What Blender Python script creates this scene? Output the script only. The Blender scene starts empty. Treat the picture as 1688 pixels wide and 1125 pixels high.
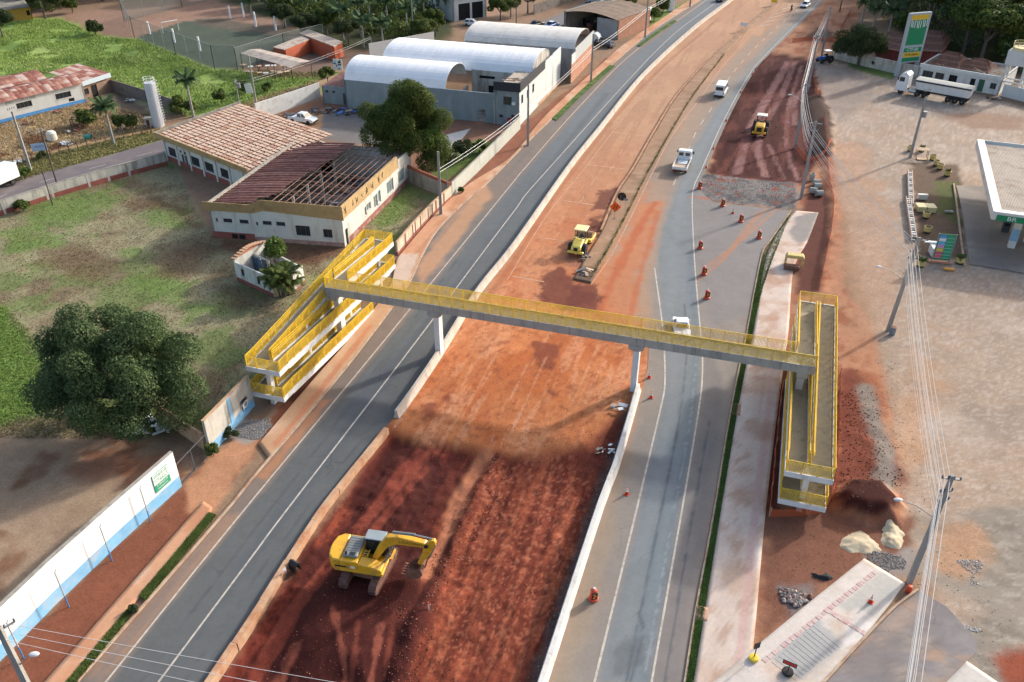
import bpy, bmesh, math, random
import numpy as np
from mathutils import Vector, Matrix
random.seed(7); RNG = np.random.default_rng(11)
R = math.radians
SC = bpy.context.scene
COL = SC.collection
# ---------------------------------------------------------------- camera
F, TH, H = 1400.0, R(32.7), 48.0          # focal length in photo pixels, pitch, drone height
cam = bpy.data.cameras.new('camera'); cam_o = bpy.data.objects.new('camera', cam); COL.objects.link(cam_o)
cam_o.location = (0, 0, H); cam_o.rotation_euler = (R(90) - TH, 0, 0)
cam.sensor_fit = 'HORIZONTAL'; cam.sensor_width = 36.0; cam.lens = F / 1688.0 * 36.0
cam.clip_start = 0.5; cam.clip_end = 6000.0
SC.camera = cam_o
# ---------------------------------------------------------------- sky, sun, exposure
SUN_AZ = math.atan2(0.80, 0.60)           # clockwise from +Y: the sun stands to the right and ahead
SUN_EL = R(24.0)
w = bpy.data.worlds.new('World'); SC.world = w; w.use_nodes = True
nt = w.node_tree; bg = nt.nodes['Background']
sky = nt.nodes.new('ShaderNodeTexSky'); sky.sky_type = 'NISHITA'; sky.sun_disc = False
sky.sun_elevation = SUN_EL; sky.sun_rotation = SUN_AZ
sky.air_density = 1.0; sky.dust_density = 3.5; sky.ozone_density = 1.0
nt.links.new(sky.outputs[0], bg.inputs[0]); bg.inputs[1].default_value = 0.15
sl = bpy.data.lights.new('sun', 'SUN'); sl.energy = 2.15; sl.angle = R(2.4); sl.color = (1.0, 0.965, 0.92)
so = bpy.data.objects.new('sun', sl); COL.objects.link(so)
sd = Vector((math.sin(SUN_AZ) * math.cos(SUN_EL), math.cos(SUN_AZ) * math.cos(SUN_EL), math.sin(SUN_EL)))
so.rotation_euler = sd.to_track_quat('Z', 'Y').to_euler(); so.location = (60, 60, 80)
SC.view_settings.view_transform = 'Standard'; SC.view_settings.look = 'None'
SC.view_settings.gamma = 1.0; SC.view_settings.exposure = 0.98
SC.render.engine = 'CYCLES'
SC.cycles.use_denoising = True
SC.cycles.max_bounces = 5; SC.cycles.diffuse_bounces = 2; SC.cycles.glossy_bounces = 2
SC.cycles.transparent_max_bounces = 6; SC.cycles.transmission_bounces = 3
SC.cycles.caustics_reflective = False; SC.cycles.caustics_refractive = False
# ---------------------------------------------------------------- geometry helpers
CT, ST = math.cos(TH), math.sin(TH)
def G(px, py, z=0.0):
 """the world point at height z that stands where the photograph shows pixel (px, py)"""
 u = px - 844.0; v = py - 562.5
 t = (z - H) / (-F * ST - v * CT)
 return Vector((u * t, (F * CT - v * ST) * t, z))
def proj(p):
 dz = p[2] - H; zc = p[1] * CT - dz * ST; yc = -(p[1] * ST + dz * CT)
 return (844 + F * p[0] / zc, 562.5 + F * yc / zc)
def HT(px, py, pyt, z=0.0):
 """height of an upright whose foot is at pixel (px,py) and whose top reaches pixel row pyt"""
 b = G(px, py, z); lo, hi = 0.0, 60.0
 for _ in range(40):
  m = (lo + hi) / 2
  if proj((b.x, b.y, z + m))[1] > pyt: lo = m
  else: hi = m
 return lo
# straight-road frame: U across (to the right), V along the road
UA = R(17.5); UU = Vector((math.cos(UA), -math.sin(UA), 0)); VV = Vector((math.sin(UA), math.cos(UA), 0))
def UV(u, v, z=0.0): return UU * u + VV * v + Vector((0, 0, z))
def cat_rom(P, step=1.0, n=None):
 P = [np.array(p[:2], float) for p in P]
 if len(P) == 2:
  pts = [P[0] + (P[1] - P[0]) * t for t in np.linspace(0, 1, 40)]
 else:
  Q = [2 * P[0] - P[1]] + P + [2 * P[-1] - P[-2]]; pts = []
  for i in range(1, len(Q) - 2):
   a, b, c, d = Q[i - 1], Q[i], Q[i + 1], Q[i + 2]
   for t in np.linspace(0, 1, 24, endpoint=False):
    pts.append(0.5 * ((2 * b) + (-a + c) * t + (2 * a - 5 * b + 4 * c - d) * t * t + (-a + 3 * b - 3 * c + d) * t ** 3))
  pts.append(P[-1])
 pts = np.array(pts); s = np.concatenate([[0], np.cumsum(np.linalg.norm(np.diff(pts, axis=0), axis=1))])
 if n is None: n = max(2, int(s[-1] / step) + 1)
 t = np.linspace(0, s[-1], n)
 return np.stack([np.interp(t, s, pts[:, 0]), np.interp(t, s, pts[:, 1])], 1)
def PX(lst, z=0.0, step=1.0, n=None): return cat_rom([G(a, b, z) for a, b in lst], step, n)
def offset_line(L, d):
 t = np.gradient(L, axis=0); t /= np.linalg.norm(t, axis=1)[:, None] + 1e-9
 return L + np.stack([t[:, 1], -t[:, 0]], 1) * d
class MB:
 """collects geometry for one mesh object"""
 def __init__(s): s.v = []; s.f = []; s.m = []; s.T = None
 def add(s, vs, fs, mi=0):
  o = len(s.v)
  if s.T is not None: vs = [s.T @ Vector(p) for p in vs]
  s.v += [tuple(p) for p in vs]; s.f += [tuple(i + o for i in f) for f in fs]; s.m += [mi] * len(fs)
  return s
 def box(s, c, d, mi=0, rz=0.0, top=1.0, topy=None, rx=0.0, ry=0.0, sh=(0, 0)):
  if topy is None: topy = top
  hx, hy, hz = d[0] / 2, d[1] / 2, d[2] / 2
  vs = [Vector((x * hx, y * hy, -hz)) for x, y in ((-1, -1), (1, -1), (1, 1), (-1, 1))] + \
             [Vector((x * hx * top + sh[0], y * hy * topy + sh[1], hz)) for x, y in ((-1, -1), (1, -1), (1, 1), (-1, 1))]
  M = Matrix.Rotation(rz, 3, 'Z') @ Matrix.Rotation(ry, 3, 'Y') @ Matrix.Rotation(rx, 3, 'X'); C = Vector(c)
  return s.add([M @ p + C for p in vs],[(3,2,1,0),(4,5,6,7),(0,1,5,4),(1,2,6,5),(2,3,7,6),(3,0,4,7)],mi)
 def bb(s, x0, x1, y0, y1, z0, z1, mi=0):
  return s.box(((x0 + x1) / 2, (y0 + y1) / 2, (z0 + z1) / 2), (x1 - x0, y1 - y0, z1 - z0), mi)
 def bar(s, p, q, wd=0.05, ht=None, mi=0, up=(0, 0, 1)):
  if ht is None: ht = wd
  p, q = Vector(p), Vector(q); d = (q - p).normalized(); u = Vector(up)
  if abs(d.dot(u)) > 0.98: u = Vector((1, 0, 0))
  a = d.cross(u).normalized(); b = a.cross(d)
  vs = []
  for c in (p, q):
   for i, j in ((-1, -1), (1, -1), (1, 1), (-1, 1)): vs.append(c + a * (i * wd / 2) + b * (j * ht / 2))
  return s.add(vs, [(0, 1, 2, 3), (7, 6, 5, 4), (1, 0, 4, 5), (2, 1, 5, 6), (3, 2, 6, 7), (0, 3, 7, 4)], mi)
 def tube(s, P, r, n=8, mi=0, cap=True):
  P = [Vector(p) for p in P]; k = len(P)
  rs = r if isinstance(r, (list, tuple)) else [r] * k
  vs = []; ref = None
  for i, p in enumerate(P):
   d = (P[min(i + 1, k - 1)] - P[max(i - 1, 0)]).normalized()
   u = Vector((0, 0, 1)) if abs(d.z) < 0.9 else Vector((1, 0, 0))
   if ref is None: ref = d.cross(u).normalized()
   a = (ref - d * ref.dot(d)).normalized(); ref = a; b = d.cross(a)
   for j in range(n):
    t = 2 * math.pi * j / n; vs.append(p + (a * math.cos(t) + b * math.sin(t)) * rs[i])
  fs = [(i * n + j,i * n + (j + 1) % n,(i + 1) * n + (j + 1) % n,(i + 1) * n + j) for i in range(k - 1) for j in range(n)]
  if cap: fs += [tuple(range(n - 1, -1, -1)), tuple((k - 1) * n + j for j in range(n))]
  return s.add(vs, fs, mi)
 def cyl(s, c, r, h, axis='z', n=16, mi=0, r2=None):
  C = Vector(c); d = {'x': Vector((1, 0, 0)), 'y': Vector((0, 1, 0)), 'z': Vector((0, 0, 1))}[axis]
  return s.tube([C - d * h / 2, C + d * h / 2], [r, r if r2 is None else r2], n, mi)
 def lathe(s, prof, n=14, mi=0, c=(0, 0, 0)):
  vs = [(c[0] + r * math.cos(2 * math.pi * j / n),c[1] + r * math.sin(2 * math.pi * j / n),c[2] + z) for r,z in prof for j in range(n)]
  k = len(prof)
  fs = [(i * n + j,i * n + (j + 1) % n,(i + 1) * n + (j + 1) % n,(i + 1) * n + j) for i in range(k - 1) for j in range(n)]
  fs += [tuple(range(n - 1, -1, -1)), tuple((k - 1) * n + j for j in range(n))]
  return s.add(vs, fs, mi)
 def prism(s, poly, z0, z1, mi=0):
  """polygon in xy (counter-clockwise) extruded in z; z1 may be a list, one per corner"""
  n = len(poly); zt = z1 if isinstance(z1,(list,tuple)) else [z1] * n; zb = z0 if isinstance(z0,(list,tuple)) else [z0] * n
  ar = sum(poly[i][0] * poly[(i + 1) % n][1] - poly[(i + 1) % n][0] * poly[i][1] for i in range(n))
  if ar < 0: poly = poly[::-1]; zt = zt[::-1]; zb = zb[::-1]
  vs = [(p[0], p[1], zb[i]) for i, p in enumerate(poly)] + [(p[0], p[1], zt[i]) for i, p in enumerate(poly)]
  return s.add(vs,[tuple(range(n - 1,-1,-1)),tuple(range(n,2 * n))] + [(i,(i + 1) % n,n + (i + 1) % n,n + i) for i in range(n)],mi)
 def side(s, prof, y0, y1, mi=0, axis='y'):
  """profile in (x,z) extruded from y0 to y1"""
  n = len(prof)
  ar = sum(prof[i][0] * prof[(i + 1) % n][1] - prof[(i + 1) % n][0] * prof[i][1] for i in range(n))
  if ar > 0: prof = prof[::-1]
  if axis == 'y': vs = [(x, y0, z) for x, z in prof] + [(x, y1, z) for x, z in prof]
  else: vs = [(y0, -x, z) for x, z in prof] + [(y1, -x, z) for x, z in prof]
  return s.add(vs,[tuple(range(n - 1,-1,-1)),tuple(range(n,2 * n))] + [(i,(i + 1) % n,n + (i + 1) % n,n + i) for i in range(n)],mi)
 def quad(s, a, b, c, d, mi=0): return s.add([a, b, c, d], [(0, 1, 2, 3)], mi)
 def mesh(s, name, mats, bevel=0.0, smooth=False):
  me = bpy.data.meshes.new(name); me.from_pydata(s.v, [], s.f)
  if not isinstance(mats, (list, tuple)): mats = [mats]
  for m in mats: me.materials.append(m)
  me.polygons.foreach_set('material_index', s.m)
  if bevel:
   b = bmesh.new(); b.from_mesh(me)
   bmesh.ops.remove_doubles(b, verts=b.verts, dist=1e-5)
   es = [e for e in b.edges if len(e.link_faces) == 2 and e.calc_face_angle(0) > 0.5]
   bmesh.ops.bevel(b, geom=es, offset=bevel, segments=1, affect='EDGES', clamp_overlap=True)
   b.to_mesh(me); b.free()
  if smooth: me.polygons.foreach_set('use_smooth', [True] * len(me.polygons))
  me.validate(); me.update()
  return me
 def build(s, name, mats, parent=None, loc=None, rz=0.0, bevel=0.0, smooth=False, **kw):
  return link(name, s.mesh(name, mats, bevel, smooth), parent, loc, rz, **kw)
def link(name, me, parent=None, loc=None, rz=0.0, label=None, cat=None, group=None, kind=None):
 o = bpy.data.objects.new(name, me); COL.objects.link(o)
 if parent is not None: o.parent = parent
 if loc is not None: o.location = loc
 if rz: o.rotation_euler = (0, 0, rz)
 return tag(o, label, cat, group, kind)
def tag(o, label=None, cat=None, group=None, kind=None):
 if label: o['label'] = label
 if cat: o['category'] = cat
 if group: o['group'] = group
 if kind: o['kind'] = kind
 return o
def thing(name, label, cat, loc=(0, 0, 0), rz=0.0, group=None, kind=None):
 return link(name, None, None, loc, rz, label, cat, group, kind)
def children(o): return [c for c in COL.objects if c.parent == o]
def copy_tree(o, kids, loc=None, rz=None, label=None, scale=None):
 """o: the thing; kids: {object: [its parts]} gathered once"""
 def rec(s, par):
  c = s.copy(); COL.objects.link(c); c.parent = par
  for k in kids.get(s, ()): rec(k, c)
  return c
 c = rec(o, None)
 if loc is not None: c.location = loc
 if rz is not None: c.rotation_euler = (0, 0, rz)
 if label: c['label'] = label
 if scale: c.scale = scale if isinstance(scale, tuple) else (scale,) * 3
 return c
def kid_map(root):
 d = {}
 def rec(o):
  d[o] = list(o.children)
  for k in d[o]: rec(k)
 bpy.context.view_layer.update(); rec(root); return d
def text_mesh(name, body, size, m, parent, loc, rot, extrude=0.004, align='CENTER', sx=1.0):
 cu = bpy.data.curves.new('t', 'FONT'); cu.body = body; cu.size = size; cu.extrude = extrude
 cu.align_x = align; cu.align_y = 'CENTER'
 cu.resolution_u = 2
 t = bpy.data.objects.new('t', cu); COL.objects.link(t)
 me = bpy.data.meshes.new_from_object(t.evaluated_get(bpy.context.evaluated_depsgraph_get()))
 bpy.data.objects.remove(t); me.name = name; me.materials.clear(); me.materials.append(m)
 o = link(name, me, parent, loc); o.rotation_euler = rot; o.scale = (sx, 1, 1); return o
# ---------------------------------------------------------------- noise and painting in numpy
def _hash(ix, iy, seed):
 h = (ix.astype(np.int64) * 374761393 + iy.astype(np.int64) * 668265263 + seed * 974634777) & 0xffffffff
 h = ((h ^ (h >> 13)) * 1274126177) & 0xffffffff
 return ((h ^ (h >> 16)) & 0xffff) / 65535.0
def vn(x, y, seed=0):
 ix = np.floor(x); iy = np.floor(y); fx = x - ix; fy = y - iy
 fx = fx * fx * (3 - 2 * fx); fy = fy * fy * (3 - 2 * fy)
 a = _hash(ix,iy,seed); b = _hash(ix + 1,iy,seed); c = _hash(ix,iy + 1,seed); d = _hash(ix + 1,iy + 1,seed)
 return (a * (1 - fx) + b * fx) * (1 - fy) + (c * (1 - fx) + d * fx) * fy
def fbm(x, y, sc=1.0, o=4, seed=0):
 r = 0; am = 0.5; x = x / sc; y = y / sc
 for i in range(o):
  r = r + am * vn(x, y, seed + i * 17); x = x * 2.03 + 11.3; y = y * 2.03 - 7.1; am *= 0.5
 return r / (1 - 0.5 ** o)
def sstep(a, b, x):
 t = np.clip((x - a) / (b - a), 0, 1); return t * t * (3 - 2 * t)
def sdf(poly, X, Y):
 """signed distance (negative inside) to a world polygon"""
 P = np.asarray([p[:2] for p in poly],float); n = len(P); d = np.full(X.shape,1e9); ins = np.zeros(X.shape,bool)
 for i in range(n):
  a = P[i]; b = P[(i + 1) % n]; ex, ey = b - a; wx = X - a[0]; wy = Y - a[1]
  t = np.clip((wx * ex + wy * ey) / (ex * ex + ey * ey + 1e-12), 0, 1)
  d = np.minimum(d, (wx - ex * t) ** 2 + (wy - ey * t) ** 2)
  c = ((a[1] <= Y) & (b[1] > Y)) | ((b[1] <= Y) & (a[1] > Y))
  with np.errstate(divide='ignore', invalid='ignore'):
   xi = a[0] + (Y - a[1]) / (ey if ey else 1e-12) * ex
  ins ^= c & (X < xi)
 return np.where(ins, -1, 1) * np.sqrt(d)
def pxpoly(lst): return [G(a, b) for a, b in lst]
def pmask(lst, X, Y, soft=0.5, rag=0.0, sc=3.0, seed=0):
 """1 inside a polygon given in photo pixels, soft and ragged at its edge"""
 P = pxpoly(lst); arr = np.array([[p.x, p.y] for p in P]); m = rag + soft + 1
 out = np.zeros(X.shape); box = (X > arr[:,0].min() - m) & (X < arr[:,0].max() + m) & (Y > arr[:,1].min() - m) & (Y < arr[:,1].max() + m)
 if not box.any(): return out
 x = X[box]; y = Y[box]; d = sdf(P, x, y)
 if rag: d = d + (fbm(x, y, sc, 4, seed) - 0.5) * 2 * rag
 out[box] = 1 - sstep(-soft, soft, d); return out
def lmask(lst, X, Y, wd, soft=0.15, rag=0.0, sc=2.0, seed=0):
 """1 near a polyline given in photo pixels"""
 L = PX(lst, 0, 1.0); out = np.zeros(X.shape); m = wd + soft + rag + .5
 box = (X > L[:, 0].min() - m) & (X < L[:, 0].max() + m) & (Y > L[:, 1].min() - m) & (Y < L[:, 1].max() + m)
 if not box.any(): return out
 x = X[box]; y = Y[box]; d = np.full(x.shape, 1e9)
 for i in range(len(L) - 1):
  a = L[i]; e = L[i + 1] - a; t = np.clip(((x - a[0]) * e[0] + (y - a[1]) * e[1]) / (e @ e + 1e-12), 0, 1)
  d = np.minimum(d, (x - a[0] - e[0] * t) ** 2 + (y - a[1] - e[1] * t) ** 2)
 d = np.sqrt(d)
 if rag: d = d + (fbm(x, y, sc, 3, seed) - 0.5) * 2 * rag
 out[box] = 1 - sstep(wd - soft, wd + soft, d); return out
KALB = 1.25
def S(r, g, b, k=None):
 """a colour as the photo shows it on level sunlit ground -> surface base colour"""
 def l(c): c /= 255.0; return c / 12.92 if c <= 0.04045 else ((c + 0.055) / 1.055) ** 2.4
 k = k or KALB; return np.array([min(l(r) / k, 0.85), min(l(g) / k, 0.85), min(l(b) / k, 0.85)])
class Paint:
 def __init__(s, X, Y, base): s.X = X; s.Y = Y; s.c = np.ones(X.shape + (3,)) * base
 def over(s, mask, col, k=1.0):
  m = np.clip(mask * k, 0, 1)[..., None]; s.c = s.c * (1 - m) + np.asarray(col) * m; return s
 def poly(s,lst,col,soft=0.5,rag=0.0,sc=3.0,seed=0,k=1.0): return s.over(pmask(lst,s.X,s.Y,soft,rag,sc,seed),col,k)
 def line(s,lst,col,wd,soft=0.15,rag=0.0,sc=2.0,seed=0,k=1.0): return s.over(lmask(lst,s.X,s.Y,wd,soft,rag,sc,seed),col,k)
 def noise(s, col, lo, hi, sc, seed=0, k=1.0, o=4, within=None, su=1.0):
  """patches of col; su>1 stretches them along the road"""
  a = s.X * UU.x + s.Y * UU.y; b = (s.X * VV.x + s.Y * VV.y) / su
  m = sstep(lo, hi, fbm(a, b, sc, o, seed))
  if within is not None: m = m * within
  return s.over(m, col, k)
 def mul(s,amp,sc,seed=0,o=4): s.c = s.c * (1 + amp * 2 * (fbm(s.X,s.Y,sc,o,seed) - 0.5))[...,None]; return s
def grid_mesh(name, V, col=None, m=None, smooth=True):
 """V: (rows, cols, 3) array -> mesh with colour attribute Col"""
 r, c = V.shape[:2]; me = bpy.data.meshes.new(name)
 idx = np.arange(r * c).reshape(r, c)
 q = np.stack([idx[:-1, :-1], idx[:-1, 1:], idx[1:, 1:], idx[1:, :-1]], -1).reshape(-1, 4)
 me.vertices.add(r * c); me.vertices.foreach_set('co', V.reshape(-1).astype(np.float32))
 me.loops.add(q.size); me.loops.foreach_set('vertex_index', q.reshape(-1).astype(np.int32))
 me.polygons.add(len(q)); me.polygons.foreach_set('loop_start', np.arange(0, q.size, 4, dtype=np.int32))
 me.polygons.foreach_set('loop_total', np.full(len(q), 4, np.int32))
 me.update(calc_edges=True)
 if smooth: me.polygons.foreach_set('use_smooth', np.ones(len(q), bool))
 if col is not None:
  at = me.color_attributes.new('Col', 'FLOAT_COLOR', 'POINT')
  at.data.foreach_set('color',np.concatenate([col.reshape(-1,3),np.ones((r * c,1))],1).astype(np.float32).reshape(-1))
 if m: me.materials.append(m)
 me.validate(); return me
def tri_mesh(name, V, Fc, m, col=None):
 """V (n,3), Fc (k,3 or 4) numpy"""
 me = bpy.data.meshes.new(name); k = Fc.shape[1]
 me.vertices.add(len(V)); me.vertices.foreach_set('co', V.reshape(-1).astype(np.float32))
 me.loops.add(Fc.size); me.loops.foreach_set('vertex_index', Fc.reshape(-1).astype(np.int32))
 me.polygons.add(len(Fc)); me.polygons.foreach_set('loop_start', np.arange(0, Fc.size, k, dtype=np.int32))
 me.polygons.foreach_set('loop_total', np.full(len(Fc), k, np.int32)); me.update(calc_edges=True)
 if col is not None:
  at = me.color_attributes.new('Col', 'FLOAT_COLOR', 'POINT')
  at.data.foreach_set('color', np.concatenate([col, np.ones((len(V), 1))], 1).astype(np.float32).reshape(-1))
 me.materials.append(m); return me
# ---------------------------------------------------------------- materials
def _new(name):
 m = bpy.data.materials.new(name); m.use_nodes = True; t = m.node_tree
 return m, t, t.nodes['Principled BSDF']
def _noise(t, scale, detail=4, rough=0.6, vec=None, dist=0.0):
 n = t.nodes.new('ShaderNodeTexNoise'); n.inputs['Scale'].default_value = scale; n.inputs['Detail'].default_value = detail
 n.inputs['Roughness'].default_value = rough; n.inputs['Distortion'].default_value = dist
 if vec is not None: t.links.new(vec, n.inputs['Vector'])
 return n
def _ramp(t, fac, a, b, ca=(0, 0, 0, 1), cb=(1, 1, 1, 1)):
 r = t.nodes.new('ShaderNodeValToRGB'); e = r.color_ramp.elements
 e[0].position = a; e[1].position = b; e[0].color = ca; e[1].color = cb
 t.links.new(fac, r.inputs[0]); return r
def _mix(t, fac, a, b, mode='MIX'):
 n = t.nodes.new('ShaderNodeMix'); n.data_type = 'RGBA'; n.blend_type = mode
 for s_, v in ((0, fac), (6, a), (7, b)):
  if hasattr(v, 'is_output') or isinstance(v, bpy.types.NodeSocket): t.links.new(v, n.inputs[s_])
  elif s_ == 0: n.inputs[0].default_value = v
  else: n.inputs[s_].default_value = (*v[:3], 1)
 return n.outputs[2]
def _pos(t):
 return t.nodes.new('ShaderNodeNewGeometry').outputs['Position']
def _bump(t, bsdf, h, strength, dist=0.05):
 b = t.nodes.new('ShaderNodeBump'); b.inputs['Strength'].default_value = strength; b.inputs['Distance'].default_value = dist
 t.links.new(h, b.inputs['Height']); t.links.new(b.outputs[0], bsdf.inputs['Normal']); return b
def mat(name,col,rough=0.7,var=0.12,scale=1.5,dirt=None,dirt_amt=0.5,dirt_scale=0.8,metal=0.0,bump=0.0,bscale=20.0,spec=0.4,streak=False,coat=0.0):
 m, t, b = _new(name); p = _pos(t); col = tuple(float(c) for c in col[:3])
 n1 = _noise(t, scale, 5, 0.65, p)
 r = _ramp(t,n1.outputs[0],0.3,0.7,(*[max(c * (1 - var),0) for c in col],1),(*[min(c * (1 + var),0.95) for c in col],1))
 out = r.outputs[0]
 if dirt is not None:
  v = p
  if streak:
   mp = t.nodes.new('ShaderNodeMapping'); mp.inputs['Scale'].default_value = (1,1,0.15); t.links.new(p,mp.inputs[0]); v = mp.outputs[0]
  n2 = _noise(t, dirt_scale, 6, 0.7, v)
  r2 = _ramp(t, n2.outputs[0], 0.62 - dirt_amt * 0.3, 0.78 - dirt_amt * 0.2)
  mm = t.nodes.new('ShaderNodeMath'); mm.operation = 'MULTIPLY'; mm.inputs[1].default_value = min(1,dirt_amt + 0.25); t.links.new(r2.outputs[0],mm.inputs[0])
  out = _mix(t, mm.outputs[0], out, tuple(float(c) for c in dirt[:3]))
 t.links.new(out, b.inputs['Base Color'])
 b.inputs['Roughness'].default_value = rough; b.inputs['Metallic'].default_value = metal
 b.inputs['Specular IOR Level'].default_value = spec
 if coat: b.inputs['Coat Weight'].default_value = coat; b.inputs['Coat Roughness'].default_value = 0.08
 if bump: _bump(t, b, _noise(t, bscale, 4, 0.6, p).outputs[0], bump, 0.03)
 return m
def attr_mat(name,fine=((6.0,0.35),(28.0,0.25)),rough=0.92,bump=0.5,bscale=9.0,spec=0.2,bdist=0.06,bfine=40.0,crack=False,smooth_pale=False):
 """colour from the painted attribute, broken up by fine noise"""
 m, t, b = _new(name); p = _pos(t)
 a = t.nodes.new('ShaderNodeAttribute'); a.attribute_name = 'Col'; out = a.outputs['Color']
 if smooth_pale:   # dull, pale ground is fine-grained; red soil is coarse
  hs = t.nodes.new('ShaderNodeSeparateColor'); hs.mode = 'HSV'; t.links.new(out,hs.inputs[0]); sat = _ramp(t,hs.outputs[1],0.38,0.62); base = out
 for sc, am in fine:
  n = _noise(t, sc, 6, 0.7, p)
  r = _ramp(t, n.outputs[0], 0.28, 0.72, (1 - am,) * 3 + (1,), (1 + am,) * 3 + (1,))
  fac = 1.0
  if smooth_pale: mr = t.nodes.new('ShaderNodeMapRange'); mr.inputs[3].default_value = 0.26; mr.inputs[4].default_value = 1.25; t.links.new(sat.outputs[0],mr.inputs[0]); fac = mr.outputs[0]
  out = _mix(t, fac, out, r.outputs[0], 'MULTIPLY')
 if crack:
  dn = _noise(t,0.8,3,0.6,p); ad0 = t.nodes.new('ShaderNodeVectorMath'); ad0.operation = 'ADD'; t.links.new(p,ad0.inputs[0]); t.links.new(dn.outputs[1],ad0.inputs[1])
  vo = t.nodes.new('ShaderNodeTexVoronoi'); vo.feature = 'DISTANCE_TO_EDGE'; vo.inputs['Scale'].default_value = 0.28; t.links.new(ad0.outputs[0],vo.inputs['Vector'])
  cr = _ramp(t,vo.outputs['Distance'],0.004,0.012,(0.8,0.8,0.8,1),(1,1,1,1)); mk = _ramp(t,_noise(t,0.12,3,0.6,p).outputs[0],0.55,0.6)
  out = _mix(t, mk.outputs[0], out, _mix(t, 1.0, out, cr.outputs[0], 'MULTIPLY'))
 t.links.new(out,b.inputs['Base Color']); b.inputs['Roughness'].default_value = rough; b.inputs['Specular IOR Level'].default_value = spec
 if bump:
  n1 = _noise(t, bscale, 8, 0.7, p); n2 = _noise(t, bfine, 3, 0.6, p)
  ad = t.nodes.new('ShaderNodeMath'); ad.operation = 'MULTIPLY_ADD'; ad.inputs[1].default_value = 0.35
  t.links.new(n2.outputs[0], ad.inputs[0]); t.links.new(n1.outputs[0], ad.inputs[2])
  _bump(t, b, ad.outputs[0], bump, bdist)
 return m
def glass_mat(name, col=(0.02, 0.025, 0.03), rough=0.08):
 m,t,b = _new(name); b.inputs['Base Color'].default_value = (*col,1); b.inputs['Roughness'].default_value = rough
 b.inputs['Specular IOR Level'].default_value = 0.8; return m
def leaf_mat(name, c1, c2, rough=0.6, trans=0.32, scale=0.6):
 m, t, b = _new(name); p = _pos(t)
 n = _noise(t, scale, 5, 0.7, p); r = _ramp(t, n.outputs[0], 0.3, 0.7, (*c1, 1), (*c2, 1))
 n3 = _noise(t, 9.0, 2, 0.5, p); r3 = _ramp(t, n3.outputs[0], 0.3, 0.7, (0.65,) * 3 + (1,), (1.4,) * 3 + (1,))
 o = _mix(t, 1.0, r.outputs[0], r3.outputs[0], 'MULTIPLY')
 t.links.new(o,b.inputs['Base Color']); b.inputs['Roughness'].default_value = rough; b.inputs['Specular IOR Level'].default_value = 0.1
 tr = t.nodes.new('ShaderNodeBsdfTranslucent'); t.links.new(o, tr.inputs[0])
 mx = t.nodes.new('ShaderNodeMixShader'); mx.inputs[0].default_value = trans
 t.links.new(b.outputs[0], mx.inputs[1]); t.links.new(tr.outputs[0], mx.inputs[2])
 t.links.new(mx.outputs[0], t.nodes['Material Output'].inputs[0]); return m
# ================================================================ ground, roads, pavements
M_GROUND = attr_mat('soil_and_grass',((1.3,0.08),(5.0,0.20),(22.0,0.26)),0.95,0.34,5.0,0.15,0.08,30.0,smooth_pale=True)
M_ROAD = attr_mat('dusty_asphalt',((0.6,0.06),(3.0,0.08),(40.0,0.16)),0.85,0.25,60.0,0.25,0.01,150.0,True)
M_CONC = attr_mat('poured_concrete',((0.8,0.07),(4.0,0.10),(30.0,0.10)),0.9,0.2,30.0,0.2,0.01,90.0)
M_KERB = mat('kerb_concrete', S(190, 165, 140), 0.9, 0.2, 1.2, S(150, 100, 70), 0.5, 0.7)
M_LINE = mat('road_paint', S(205, 195, 180), 0.8, 0.12, 1.5, S(150, 140, 130), 0.55, 2.2)
M_LINED = mat('dusty_road_paint', S(206, 160, 128), 0.85, 0.1, 1.2, S(180, 130, 100), 0.6, 0.9)
PIT = [(640,716),(720,726),(800,752),(880,762),(960,752),(1018,700),(1034,700),(981,860),(893,1125),(800,1400),(120,1420),(346,1125),(532,860)]
CUT = [(1205, 135), (1262, 85), (1338, 95), (1346, 130), (1345, 262), (1325, 300), (1250, 297), (1168, 284)]
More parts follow.
